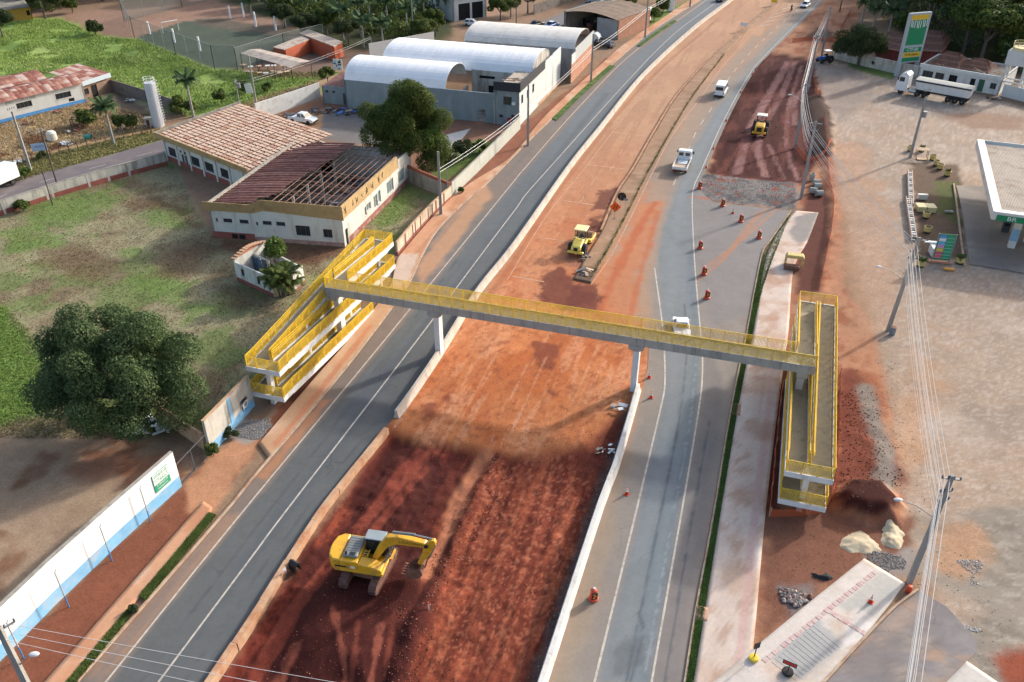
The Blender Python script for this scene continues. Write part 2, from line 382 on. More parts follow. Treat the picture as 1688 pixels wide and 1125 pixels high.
def terrain(X, Y):
 """height of the bare ground"""
 z = np.full(X.shape, -0.06) + (fbm(X, Y, 2.0, 4, 5) - 0.5) * 0.05
 a = X * UU.x + Y * UU.y; b = X * VV.x + Y * VV.y
 m = pmask(PIT, X, Y, 1.1)
 rut = (fbm(a, b / 9, 0.9, 3, 21) - 0.5) * 0.34 + (fbm(X, Y, 0.8, 4, 22) - 0.5) * 0.3
 hp = pmask([(500,1000),(560,925),(705,925),(725,985),(690,1060),(600,1110),(480,1080)],X,Y,1.5,.5,3,33); rut = rut * (1 - .75 * hp)
 tread = pmask([(800,770),(960,760),(985,840),(905,1080),(640,1300),(690,1030),(760,880)],X,Y,0.8) * (np.sin(b * 7 + 9 * fbm(a,b,2,2,4)) * 0.012)
 z = z + m * (-0.5 + rut + tread)
 z = z + m * 0.4 * lmask([(822,752),(775,830),(735,930),(690,1020),(645,1130),(560,1330)],X,Y,0.5,0.5,0.25,2.0,31)
 z = z + m * hp * (.75 + .5 * (fbm(X, Y, 2.5, 3, 34) - .5))
 z = z + m * 0.5 * pmask([(600,760),(730,715),(720,800),(640,870),(560,880)],X,Y,1.6,0.5,3,35) * fbm(X,Y,1.5,3,9)
 z = z + .052 * pmask([(640,690),(660,722),(760,735),(900,745),(1020,690),(1070,640),(1072,560),(770,495),(700,600)],X,Y,.8)
 c = pmask(CUT, X, Y, 1.5)
 z = z + c * (-0.45 + (fbm(a, b / 8, 1.2, 3, 41) - 0.5) * 0.4)
 z = z + 1.5 * pmask([(1378,825),(1400,800),(1450,806),(1478,835),(1470,860),(1425,862),(1385,845)],X,Y,1.0,0.3,2,51)
 z = z + 0.8 * pmask([(1328, 160), (1350, 158), (1366, 190), (1368, 255), (1338, 248)], X, Y, 1.2, 0.6, 2, 52)
 z = z + 0.35 * pmask([(1400,650),(1440,660),(1470,740),(1450,790),(1395,700)],X,Y,1.2,1.0,2,53) * (fbm(X,Y,1.4,3,54) - 0.2)
 g = pmask([(-300,380),(0,345),(280,262),(345,385),(390,500),(500,520),(400,650),(250,690),(0,720),(-300,760)],X,Y,2.0)
 z = z + g * ((fbm(X, Y, 5, 4, 61) - 0.5) * 0.25 + np.sin((X * 0.75 - Y * 0.66) * 2.2) * 0.02)
 far = sstep(300, 420, Y); z = z + far * (fbm(X, Y, 120, 3, 71) * 8 * sstep(350, 900, Y))
 return z
def orange_dirt(P, c):
 n = P.noise; P.over(c, S(204, 128, 80), .94)
 n(S(186,102,56),.46,.66,6.0,3,.75,within=c); n(S(214,150,106),.5,.7,4.0,4,.7,within=c,su=2); n(S(190,114,72),.52,.6,.9,5,.5,within=c,su=6); n(S(216,158,120),.58,.66,.6,7,.5,within=c,su=9); n(S(156,88,60),.63,.68,.5,33,.6,within=c); n(S(170,98,64),.56,.62,.35,34,.4,within=c)
 for k,pl in enumerate(([(872,562),(925,566),(915,612),(885,602)],[(690,690),(700,668),(728,668),(716,694)],[(733,645),(746,644),(742,666),(732,662)],[(905,645),(918,648),(914,660),(904,656)])): P.poly(pl,S(132,72,54),.3,.8,.9,60 + k,.85)
 for k,l_ in enumerate(([(985,570),(955,640),(940,670)],[(870,600),(840,660)],[(780,600),(740,680)],[(820,580),(760,690)],[(900,590),(840,720)])): P.line(l_,S(216,160,124),.07,.06,.15,1,70 + k,.6)
def ground_paint(X, Y):
 P = Paint(X, Y, S(150, 122, 98)); p = P.poly; n = P.noise
 ones = np.ones(X.shape)
 P.over(sstep(285, 340, Y), S(85, 100, 62))
 # ---- left side, far: meadow, pitch, yards
 p([(-600,20),(100,30),(170,58),(235,62),(352,112),(400,118),(560,118),(600,125),(430,178),(335,192),(300,192),(188,134),(150,120),(-600,140)],S(140,164,84),1,2,6,1)
 lush = pmask([(-600, 20), (170, 58), (352, 112), (560, 118), (430, 178), (300, 192), (-600, 160)], X, Y, 2)
 n(S(160, 176, 104), .46, .66, 9, 3, .7, within=lush); n(S(92, 120, 54), .56, .68, 6, 4, .8, within=lush)
 p([(95,22),(215,12),(400,-20),(520,20),(470,45),(330,30),(235,64),(172,58),(150,40)],S(158,126,106),1,2,6,5)
 p([(224,62),(300,36),(345,30),(480,48),(575,76),(430,112),(352,113)],S(86,94,80),.5,.3,3,6)
 p([(310, 38), (352, 30), (480, 48), (560, 74), (470, 62)], S(112, 98, 84), 1.5, 1.5, 5, 7, .8)
 p([(395,114),(470,92),(530,86),(612,78),(592,102),(520,130),(430,128)],S(132,108,92),1,1.0,4,8)
 p([(340,192),(430,160),(600,108),(640,86),(660,86),(600,132),(420,186),(350,200)],S(164,138,108),.6,.8,3,9)
 p([(430, 176), (520, 148), (600, 122), (590, 132), (440, 182)], S(122, 138, 72), .6, .8, 3, 10, .9)
 p([(360, 0), (780, -30), (800, 30), (740, 66), (600, 84), (540, 75), (470, 40)], S(72, 76, 48), 2, 3, 8, 11)
 p([(740,20),(850,8),(985,-6),(1060,-30),(1060,-10),(930,10),(860,52),(790,80),(745,60)],S(150,122,100),1,1,5,12)
 p([(-600,215),(0,200),(145,165),(188,138),(258,182),(270,214),(0,272),(-600,330)],S(188,164,128),.6,1,4,13)
 yard = pmask([(-600,215),(0,200),(145,165),(188,138),(258,182),(270,214),(0,272),(-600,330)],X,Y,1)
 n(S(130, 108, 84), .52, .64, 4, 14, .8, within=yard); n(S(126, 70, 50), .62, .7, 3, 15, .8, within=yard)
 p([(178, 142), (200, 148), (256, 186), (240, 205), (200, 190)], S(96, 84, 72), 1.2, 1.5, 3, 16, .9)
 p([(-300, 318), (0, 268), (262, 208), (268, 232), (0, 312), (-300, 360)], S(126, 128, 76), .5, .8, 2.5, 17)
 P.line([(-100, 298), (40, 262), (160, 232), (262, 213)], S(172, 140, 104), .8, .4, .4, 2, 18)
 # ---- yard behind the tan building
 p([(400,200),(480,178),(590,150),(735,180),(862,205),(800,290),(735,325),(680,285),(560,215)],S(152,112,90),.5,.6,3,19)
 p([(440, 208), (500, 195), (560, 180), (640, 190), (640, 240), (560, 235)], S(128, 122, 116), .6, 1.0, 3, 20)
 p([(470, 200), (520, 182), (545, 182), (520, 215), (480, 215)], S(190, 150, 112), .6, 1.0, 3, 21)
 p([(722,262),(735,240),(806,232),(824,232),(780,268),(735,300),(715,290)],S(104,122,62),.6,1.2,2,22)
 # ---- field with the cut grass
 fld = [(-600,420),(0,345),(80,325),(283,260),(345,385),(358,392),(560,404),(670,292),(700,318),(728,312),(655,405),(540,560),(420,652),(345,745),(270,690),(100,715),(-600,740)]
 p(fld, S(158, 150, 116), .5); f = pmask(fld, X, Y, .6)
 n(S(152, 138, 108), .45, .6, 1.2, 24, .7, within=f, su=3)
 n(S(126, 106, 82), .5, .66, 5, 25, .7, within=f); n(S(116, 134, 76), .5, .66, 5.5, 26, .75, within=f)
 for k,pl in enumerate(([(225,355),(255,340),(315,348),(305,372),(260,372)],[(70,380),(110,385),(115,405),(90,405)],[(215,462),(250,440),(320,465),(320,480),(280,495),(220,490)],[(200,415),(228,408),(228,425),(210,428)],
       [(40,340),(160,315),(220,320),(150,355),(60,375)],[(0,380),(60,370),(80,405),(0,420)],[(290,500),(340,497),(350,520),(310,525)],[(500,465),(560,445),(580,460),(530,485)],[(620,360),(660,320),(690,322),(650,370),(610,395)])):
  p(pl, S(116, 140, 72), 1.2, 2.0, 1.6, 230 + k, .75)
 for k,pl in enumerate(([(190,325),(230,318),(310,345),(320,370),(280,345),(225,345)],[(260,420),(330,400),(380,410),(300,460),(250,455)],[(60,430),(120,400),(220,440),(150,470)],[(360,470),(400,470),(430,500),(390,512)])):
  p(pl, S(116, 92, 70), 1.5, 1.6, 2.5, 250 + k, .75)
 p([(345,385),(360,392),(560,404),(580,408),(520,440),(440,420),(380,415)],S(120,84,66),.8,1,2,27,.9)
 p([(-600,480),(0,500),(38,530),(70,600),(90,680),(-50,715),(-600,730)],S(118,146,70),1,1.2,3,28,.95)
 p([(120, 650), (330, 660), (345, 700), (255, 715), (120, 715)], S(92, 104, 58), 1, 1.5, 3, 29, .8)
 # ---- lot at bottom left
 lot = [(-600,725),(0,720),(120,712),(230,728),(345,748),(300,800),(0,1050),(-300,1400),(-800,1400)]
 p(lot, S(168, 142, 116), .7, 1.2, 3, 30); f = pmask(lot, X, Y, .8)
 n(S(122, 82, 58), .5, .66, 5, 31, .8, within=f); n(S(172, 146, 118), .52, .7, 3.5, 32, .7, within=f)
 p([(140, 735), (300, 745), (330, 790), (200, 800), (100, 780)], S(140, 82, 56), 1, 1.5, 3, 33, .6)
 # ---- red strip between the white wall and the pavement, then towards the ramp
 p([(302,795),(345,748),(430,700),(480,655),(560,570),(590,575),(430,730),(345,842),(320,846),(60,1150),(-100,1330),(-200,1330),(0,1090)],S(130,80,60),.3,.5,2,34)
 p([(300,800),(348,752),(410,700),(440,700),(430,735),(350,840),(320,845)],S(190,140,106),.4,.8,2,35,.9)
 p([(385, 690), (440, 688), (450, 700), (405, 728), (375, 720)], S(160, 152, 145), .4, .8, 1.5, 36, .95)
 p([(470, 660), (560, 560), (585, 565), (490, 665)], S(92, 52, 42), .4, .5, 1.5, 37, .9)
 # ---- strip along the warehouses
 p([(1240,-30),(1170,0),(1080,50),(1000,100),(900,200),(870,240),(790,320),(740,345),(735,330),(780,290),(860,206),(1010,92),(1180,-20)],S(140,92,72),.3,.5,3,38)
 p([(996, 98), (1018, 94), (990, 130), (900, 215), (880, 215)], S(128, 70, 55), .4, .6, 2, 39)
 p([(1065, 45), (1080, 22), (1190, -20), (1140, 5), (1085, 42)], S(112, 134, 66), .4, .6, 2, 40)
 # ---- right: construction strip and the forecourt
 p([(1170,270),(1215,125),(1300,55),(1370,-20),(1440,-20),(1400,60),(1345,100),(1380,250),(1395,480),(1450,560),(1480,700),(1500,860),(1420,930),(1240,1075),(1262,840),(1305,440),(1325,345),(1165,330)],S(178,128,98),.6,.8,3,41)
 strip = pmask([(1170,270),(1215,125),(1300,55),(1370,-20),(1440,-20),(1400,60),(1345,100),(1380,250),(1395,480),(1480,700),(1500,860),(1240,1075),(1262,840),(1325,345)],X,Y,.8)
 n(S(152, 90, 62), .5, .64, 3, 42, .8, within=strip); n(S(196, 142, 106), .56, .68, 2.2, 43, .8, within=strip)
 lot2 = [(1345,98),(1480,118),(1688,178),(2300,260),(2600,1400),(1600,1400),(1560,1000),(1500,870),(1482,700),(1452,560),(1425,470),(1390,330),(1374,250),(1352,150)]
 p(lot2, S(174, 152, 131), .8, .8, 3, 44); f = pmask(lot2, X, Y, 1)
 n(S(186,168,152),.5,.7,7,45,.6,within=f); n(S(176,146,122),.52,.7,9,145,.35,within=f); n(S(152,138,126),.56,.72,8,46,.5,within=f); n(S(160,142,126),.5,.62,1.0,47,.5,within=f,su=.12); n(S(196,182,168),.55,.65,.8,147,.5,within=f,su=.15)
 p([(1372,240),(1420,235),(1450,300),(1480,380),(1490,450),(1460,540),(1425,545),(1395,450),(1380,330)],S(184,144,114),1.5,2.5,2,48,.6)
 p([(1340, 100), (1420, 118), (1440, 160), (1390, 200), (1362, 170)], S(150, 134, 122), 1, 1.5, 4, 49, .7)
 p([(1555, 190), (1640, 185), (1688, 195), (1688, 215), (1600, 212)], S(158, 128, 106), 1, 1.5, 3, 50, .9)
 p([(1502,268),(1580,270),(1585,320),(1592,430),(1510,420),(1505,330)],S(112,92,76),.5,.6,2,51)
 p([(1540, 300), (1580, 300), (1582, 370), (1545, 350)], S(96, 104, 54), .6, 1.2, 1.5, 52, .9)
 p([(1500,560),(1560,600),(1530,700),(1500,840),(1550,900),(1500,860),(1480,700)],S(186,146,114),1,2,3,53,.7)
 p([(1525,860),(1600,830),(1700,840),(2000,900),(2100,1300),(1640,1300),(1600,1000),(1550,985)],S(150,140,126),1,2.5,4,54,.9)
 rt = pmask([(1525, 860), (1700, 830), (2000, 900), (2100, 1300), (1640, 1300), (1600, 1000)], X, Y, 1)
 n(S(128,118,104),.5,.66,1.4,55,.6,within=rt,su=.4); n(S(178,168,154),.58,.7,1.0,56,.6,within=rt,su=.3)
 p([(1530, 880), (1600, 860), (1640, 900), (1590, 960), (1540, 930)], S(186, 140, 104), 1, 1.5, 2, 57, .7)
 p([(1640, 1080), (1680, 1060), (1800, 1080), (1800, 1200), (1680, 1200)], S(150, 80, 58), .7, 1, 2, 58)
 # dark red cuttings
 p(CUT, S(76, 35, 31), .6, .9, 2, 59); c = pmask(CUT, X, Y, 1)
 for k,(ln,wd) in enumerate((([(1300,100),(1270,150),(1240,205),(1215,280)],.9),([(1310,100),(1290,150),(1262,200),(1250,240),(1262,285)],.7),([(1322,105),(1300,180),(1300,250),(1318,292)],.5),([(1285,120),(1255,180),(1225,240)],.6),([(1240,235),(1262,280)],.35),([(1268,235),(1295,290)],.35),([(1335,130),(1312,160),(1310,200)],.6))):
  P.line(ln, S(150, 108, 102), wd * .8, .2, .3, 1, 60 + k, .8)
 n(S(112, 62, 52), .52, .62, 1.2, 70, .7, within=c, su=5)
 p([(1158,284),(1250,295),(1312,298),(1318,318),(1310,346),(1240,338),(1148,326)],S(140,132,126),.4,.6,2,71)
 gv = pmask([(1158,284),(1312,298),(1310,346),(1148,326)],X,Y,.5); n(S(98,96,96),.5,.6,2.0,72,.9,within=gv); n(S(160,84,60),.6,.68,2,73,.8,within=gv,su=.4)
 p([(1326, 155), (1352, 152), (1370, 185), (1374, 262), (1336, 255)], S(80, 60, 52), .5, .8, 2, 74)
 p([(1322,340),(1345,300),(1372,330),(1368,400),(1350,480),(1310,485),(1318,400)],S(96,54,46),.6,.8,2,75,.95)
 p([(1264,655),(1300,560),(1310,600),(1292,700),(1288,855),(1258,850)],S(92,48,40),.5,.4,1.5,76,.95)
 p([(1376,615),(1400,600),(1440,640),(1455,720),(1480,790),(1365,810),(1372,700)],S(116,62,48),.8,1.5,2.5,77,.95)
 P.line([(1428, 640), (1440, 690), (1458, 745), (1462, 800)], S(138, 128, 118), .8, .5, .5, 1.5, 78, .95)
 p([(1375,830),(1400,798),(1450,803),(1482,838),(1470,864),(1425,866),(1385,850)],S(66,30,26),.5,.6,1.5,79)
 p([(1255,845),(1375,840),(1430,870),(1510,850),(1480,925),(1430,925),(1250,1065)],S(126,84,66),.6,1,2,80,.95)
 p([(1290, 970), (1340, 965), (1345, 1010), (1300, 1020)], S(132, 124, 120), .5, .6, 1.2, 81, .8)
 p([(1430, 920), (1500, 905), (1510, 950), (1470, 945)], S(150, 144, 138), .5, .8, 1.2, 82, .8)
 p([(1330, 60), (1345, 45), (1376, 52), (1374, 70), (1340, 66)], S(96, 72, 62), .6, .8, 2, 83)
 p([(1395, 95), (1440, 108), (1480, 118), (1470, 132), (1400, 112)], S(108, 124, 66), .5, .8, 2, 84)
 # ---- the excavation between the carriageways
 p([(640, 690), (1060, 640), (1010, 800), (590, 800)], S(156, 88, 60), .8, .5, 2, 88)
 p(PIT, S(116, 53, 40), .6, .5, 2, 90); c = pmask(PIT, X, Y, .8)
 n(S(152,76,52),.5,.62,1.0,91,.7,within=c,su=7); n(S(80,36,30),.5,.62,1.2,92,.8,within=c,su=5); n(S(80,36,31),.56,.62,.35,89,.6,within=c)
 p([(600,790),(660,715),(725,715),(725,790),(690,850),(640,880),(560,870)],S(76,35,30),.6,.9,1.5,93,.95)
 p([(500,900),(560,880),(720,860),(715,960),(690,1030),(640,1140),(420,1200),(440,1060)],S(74,34,29),.7,1.0,1.5,94,.97)
 P.line([(800, 752), (765, 800), (735, 880), (706, 945)], S(182, 118, 86), .75, .4, .3, 2, 95, .9)
 P.line([(720,735),(650,800),(560,900),(480,1000),(430,1090)],S(136,68,52),.55,.15,.3,1,96,.85)
 P.line([(700,770),(640,840),(570,930)],S(134,66,50),.4,.12,.25,1,97,.85); P.line([(690,740),(600,850),(500,985),(420,1110)],S(130,62,47),.4,.15,.3,1,110,.8); P.line([(640,1030),(690,1000),(700,960)],S(120,60,48),.3,.2,.3,1,111,.7)
 P.line([(548,1005),(560,1050),(566,1090),(568,1150)],S(146,80,62),.2,.08,.22,.7,98,.8); P.line([(590,1030),(584,1090),(560,1180)],S(132,68,53),.16,.08,.2,.7,198,.7)
 P.line([(628,1036),(622,1070),(612,1110),(596,1160)],S(150,84,66),.24,.08,.24,.7,99,.8); P.line([(652,1010),(640,1080),(618,1170)],S(124,62,48),.14,.08,.2,.7,199,.7)
 P.line([(488, 1062), (470, 1095), (440, 1150)], S(142, 78, 60), .35, .15, .35, .8, 100, .7)
 P.line([(830,748),(772,850),(730,935),(692,1020),(650,1125),(580,1300)],S(74,33,29),.6,.2,.35,1.2,101,.92)
 p([(800,760),(960,742),(1000,800),(985,850),(900,1090),(700,1300),(690,1100),(745,930)],S(140,70,49),1,1,2,102,.75)
 for k in range(9):
  x0 = 815 + k * 19; P.line([(x0,770),(x0 - 40 + k * 2,880),(x0 - 95 + k * 4,1010),(x0 - 165 + k * 6,1180)],S(178,104,74) if k % 2 else S(92,40,31),.16,.06,.22,.8,130 + k,.55)
 tz = pmask([(800, 760), (960, 742), (1000, 800), (900, 1090), (690, 1100), (745, 930)], X, Y, 1)
 n(S(170,94,64),.5,.66,.7,103,.5,within=tz,su=12); n(S(104,46,34),.5,.64,.5,104,.6,within=tz,su=8); n(S(92,40,31),.55,.66,.22,109,.55,within=tz); n(S(190,120,90),.58,.68,.2,108,.5,within=tz)
 P.line([(1048,650),(1010,745),(980,850),(935,985),(890,1120)],S(96,84,78),.8,.4,.5,1.5,105,.85)
 p([(660,700),(720,705),(800,735),(880,742),(960,728),(1020,672),(1030,640),(700,650)],S(192,120,80),.8,.8,2,106,.95)
 so = pmask([(640,690),(668,716),(760,738),(880,748),(970,735),(1022,676),(1075,640),(1075,550),(770,480),(690,610)],X,Y,.9,.9,2.5,106)
 orange_dirt(P, so)
 p([(950, 745), (1015, 690), (1038, 690), (1000, 770), (960, 770)], S(112, 56, 44), .8, .8, 1.5, 107, .85)
 wd = pmask([(1420,-40),(1800,-60),(2100,140),(1760,150),(1650,112),(1560,88),(1490,66)],X,Y,2,2,6,120); P.over(wd,S(62,66,40))
 P.mul(.10, 14, 3); P.mul(.12, 3, 8); P.mul(.14, .7, 9)
 return P.c
def build_ground():
 ys = [16.0]
 while ys[-1] < 330: ys.append(ys[-1] + max(0.2, 3.0 * (ys[-1] ** 2 + H * H) / (F * H)))
 while ys[-1] < 4200: ys.append(ys[-1] * 1.09)
 ys = np.array(ys); t = np.linspace(-1, 1, 780)
 Y = np.repeat(ys[:, None], len(t), 1); X = t[None, :] * ((Y * CT + H * ST) * 1250 / F)
 V = np.stack([X, Y, terrain(X, Y)], -1)
 link('ground', grid_mesh('ground', V, ground_paint(X, Y), M_GROUND), kind='structure')
build_ground()
def ground_z(x, y): return float(terrain(np.array([[x]]), np.array([[y]]))[0, 0])
def GZ(px, py):
 """the spot on the bare ground (following pits and heaps) seen at a pixel"""
 p = G(px, py)
 for _ in range(4): p = G(px, py, ground_z(p.x, p.y))
 return p
def ext(L, a=0.0, b=0.0, step=1.0):
 out = [L]
 if a:
  d = (L[0] - L[3]) / np.linalg.norm(L[0] - L[3]); k = max(2,int(a / step)); out.insert(0,np.array([L[0] + d * a * t for t in np.linspace(1,0,k,endpoint=False)]))
 if b:
  d = (L[-1] - L[-4]) / np.linalg.norm(L[-1] - L[-4]); k = max(2,int(b / step)); out.append(np.array([L[-1] + d * b * t for t in np.linspace(0,1,k + 1)[1:]]))
 return np.concatenate(out)
def resample(L, n):
 s = np.concatenate([[0], np.cumsum(np.linalg.norm(np.diff(L, axis=0), axis=1))]); t = np.linspace(0, s[-1], n)
 return np.stack([np.interp(t, s, L[:, 0]), np.interp(t, s, L[:, 1])], 1)
def ribbon(name, A, B, z, paint, m, step=0.45, cs=None, parent=None, kind='structure', edge=0.0, **kw):
 n = int(max(np.linalg.norm(np.diff(A,axis=0),axis=1).sum(),np.linalg.norm(np.diff(B,axis=0),axis=1).sum()) / step) + 2
 A = resample(A, n); B = resample(B, n)
 k = cs or max(3, int(np.linalg.norm(A - B, axis=1).max() / step) + 2)
 t = np.linspace(0, 1, k)[None, :, None]; XY = A[:, None] * (1 - t) + B[:, None] * t
 V = np.concatenate([XY, np.full(XY.shape[:2] + (1,), z)], -1)
 if edge:   # turned-down sides so the slab has thickness
  V = np.concatenate([V[:, :1] - [0, 0, edge], V, V[:, -1:] - [0, 0, edge]], 1)
  V = np.concatenate([V[:1] - [0, 0, edge], V, V[-1:] - [0, 0, edge]], 0)
 e = V[1, 0] - V[0, 0] if not edge else None
 d1 = V[2, 2] - V[1, 1] if min(V.shape[:2]) > 3 else V[1, 1] - V[0, 0]
 a = V[1,0,:2] - V[0,0,:2] if not edge else V[2,1,:2] - V[1,1,:2]; b = V[0,1,:2] - V[0,0,:2] if not edge else V[1,2,:2] - V[1,1,:2]
 if b[0] * a[1] - b[1] * a[0] < 0: V = V[:, ::-1]
 c = paint(V[..., 0], V[..., 1]) if paint else None
 return link(name, grid_mesh(name, V, c, m, smooth=not edge), parent, kind=kind, **kw)
def stripe(name, L, wd, z, m, parent, dash=None, phase=0.0):
 """painted line along world polyline L; dash=(on, off) gives one object per dash"""
 def one(P):
  A = offset_line(P, -wd / 2); B = offset_line(P, wd / 2)
  V = np.stack([np.concatenate([A,np.full((len(A),1),z)],1),np.concatenate([B,np.full((len(B),1),z)],1)],1)
  link(name, grid_mesh(name, V, None, m), parent)
 if not dash: one(resample(L, max(2, int(np.linalg.norm(np.diff(L, axis=0), axis=1).sum() / 1.0)))); return
 s = np.concatenate([[0], np.cumsum(np.linalg.norm(np.diff(L, axis=0), axis=1))]); p = phase
 while p + dash[0] < s[-1]:
  t = np.linspace(p,p + dash[0],4); one(np.stack([np.interp(t,s,L[:,0]),np.interp(t,s,L[:,1])],1)); p += sum(dash)
def extrude(name, L, prof, m, parent=None, **kw):
 """sweep profile [(offset to the right, z)] along L"""
 R_ = [np.concatenate([offset_line(L, o), np.full((len(L), 1), z)], 1) for o, z in prof]
 V = np.stack(R_ + [R_[0]], 1); k = len(prof); b = MB(); n = len(L)
 vs = [tuple(V[i, j]) for i in range(n) for j in range(k)]
 fs = [(i * k + j,i * k + (j + 1) % k,(i + 1) * k + (j + 1) % k,(i + 1) * k + j) for i in range(n - 1) for j in range(k)]
 fs += [tuple(range(k - 1, -1, -1)), tuple((n - 1) * k + j for j in range(k))]
 b.add(vs, fs); me = b.mesh(name, m)
 bm = bmesh.new(); bm.from_mesh(me); bmesh.ops.recalc_face_normals(bm,faces=bm.faces); bm.to_mesh(me); bm.free()
 return link(name, me, parent, **kw)
# ---- left road
LK = ext(PX([(130,1125),(370,849),(422,785),(527,662),(607,562),(674,470),(694,428),(724,378),(776,326),(804,303),(884,222),(969,142),(1024,95),(1076,52),(1156,0)]),14,90)
LE = ext(PX([(174,1125),(400,844),(634,561),(844,303),(863,280),(956,175),(1044,87),(1144,15)]),14,90)
LC = ext(PX([(261,1125),(422,909),(472,842),(687,562),(844,353),(903,280),(1094,72),(1179,5)]),14,90)
LB = ext(PX([(340,1125),(422,1002),(526,842),(647,690),(717,590),(784,484),(844,408),(934,280),(984,217),(1059,125),(1140,50),(1190,12)]),14,90)   # barrier, road side
def road_paint_left(X, Y):
 P = Paint(X, Y, S(100, 102, 101)); ones = np.ones(X.shape)
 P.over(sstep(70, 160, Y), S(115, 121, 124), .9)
 a = X * UU.x + Y * UU.y
 sh = [(60,1250),(110,1125),(370,846),(527,660),(610,560),(694,425),(776,322),(884,220),(1024,93),(1156,-2),(1160,6),(1046,90),(958,178),(846,308),(640,563),(402,848),(178,1128),(80,1250)]
 P.poly(sh, S(134, 118, 106), .25, .25, 2, 1, .9)
 P.poly([(690,440),(724,376),(776,322),(800,305),(812,320),(740,420),(690,480)],S(190,146,112),.4,.6,2,2,.9)
 P.poly([(140, 1100), (370, 849), (400, 846), (230, 1050), (160, 1130)], S(170, 132, 104), .3, .4, 2, 3, .6)
 P.poly([(425, 785), (530, 660), (545, 660), (440, 790)], S(186, 130, 92), .3, .3, 1.5, 4, .8)
 P.noise(S(108, 112, 114), .55, .75, 1.0, 5, .4, su=30); P.noise(S(82, 89, 94), .56, .75, 2.0, 6, .35, su=30)
 P.line([(395,1125 - 190),(560,725),(760,460),(860,330),(1000,155)],S(84,92,99),.5,.4,.2,3,7,.45)
 for k,l_ in enumerate(([(230,1125),(400,900),(560,690),(760,420)],[(300,1125),(460,900),(600,720),(720,560)])): P.line(l_,S(76,82,88),.06,.05,.08,.8,20 + k,.55)
 P.poly([(560, 690), (640, 590), (668, 600), (590, 702)], S(94, 99, 104), .1, .1, 1, 25, .6)
 P.mul(.06, 4, 5); P.mul(.05, .8, 6); P.mul(.05, .35, 7); return P.c
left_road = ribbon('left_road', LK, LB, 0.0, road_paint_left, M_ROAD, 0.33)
stripe('edge_line',LE,0.14,0.006,M_LINE,left_road); stripe('centre_line',LC,0.14,0.006,M_LINE,left_road)
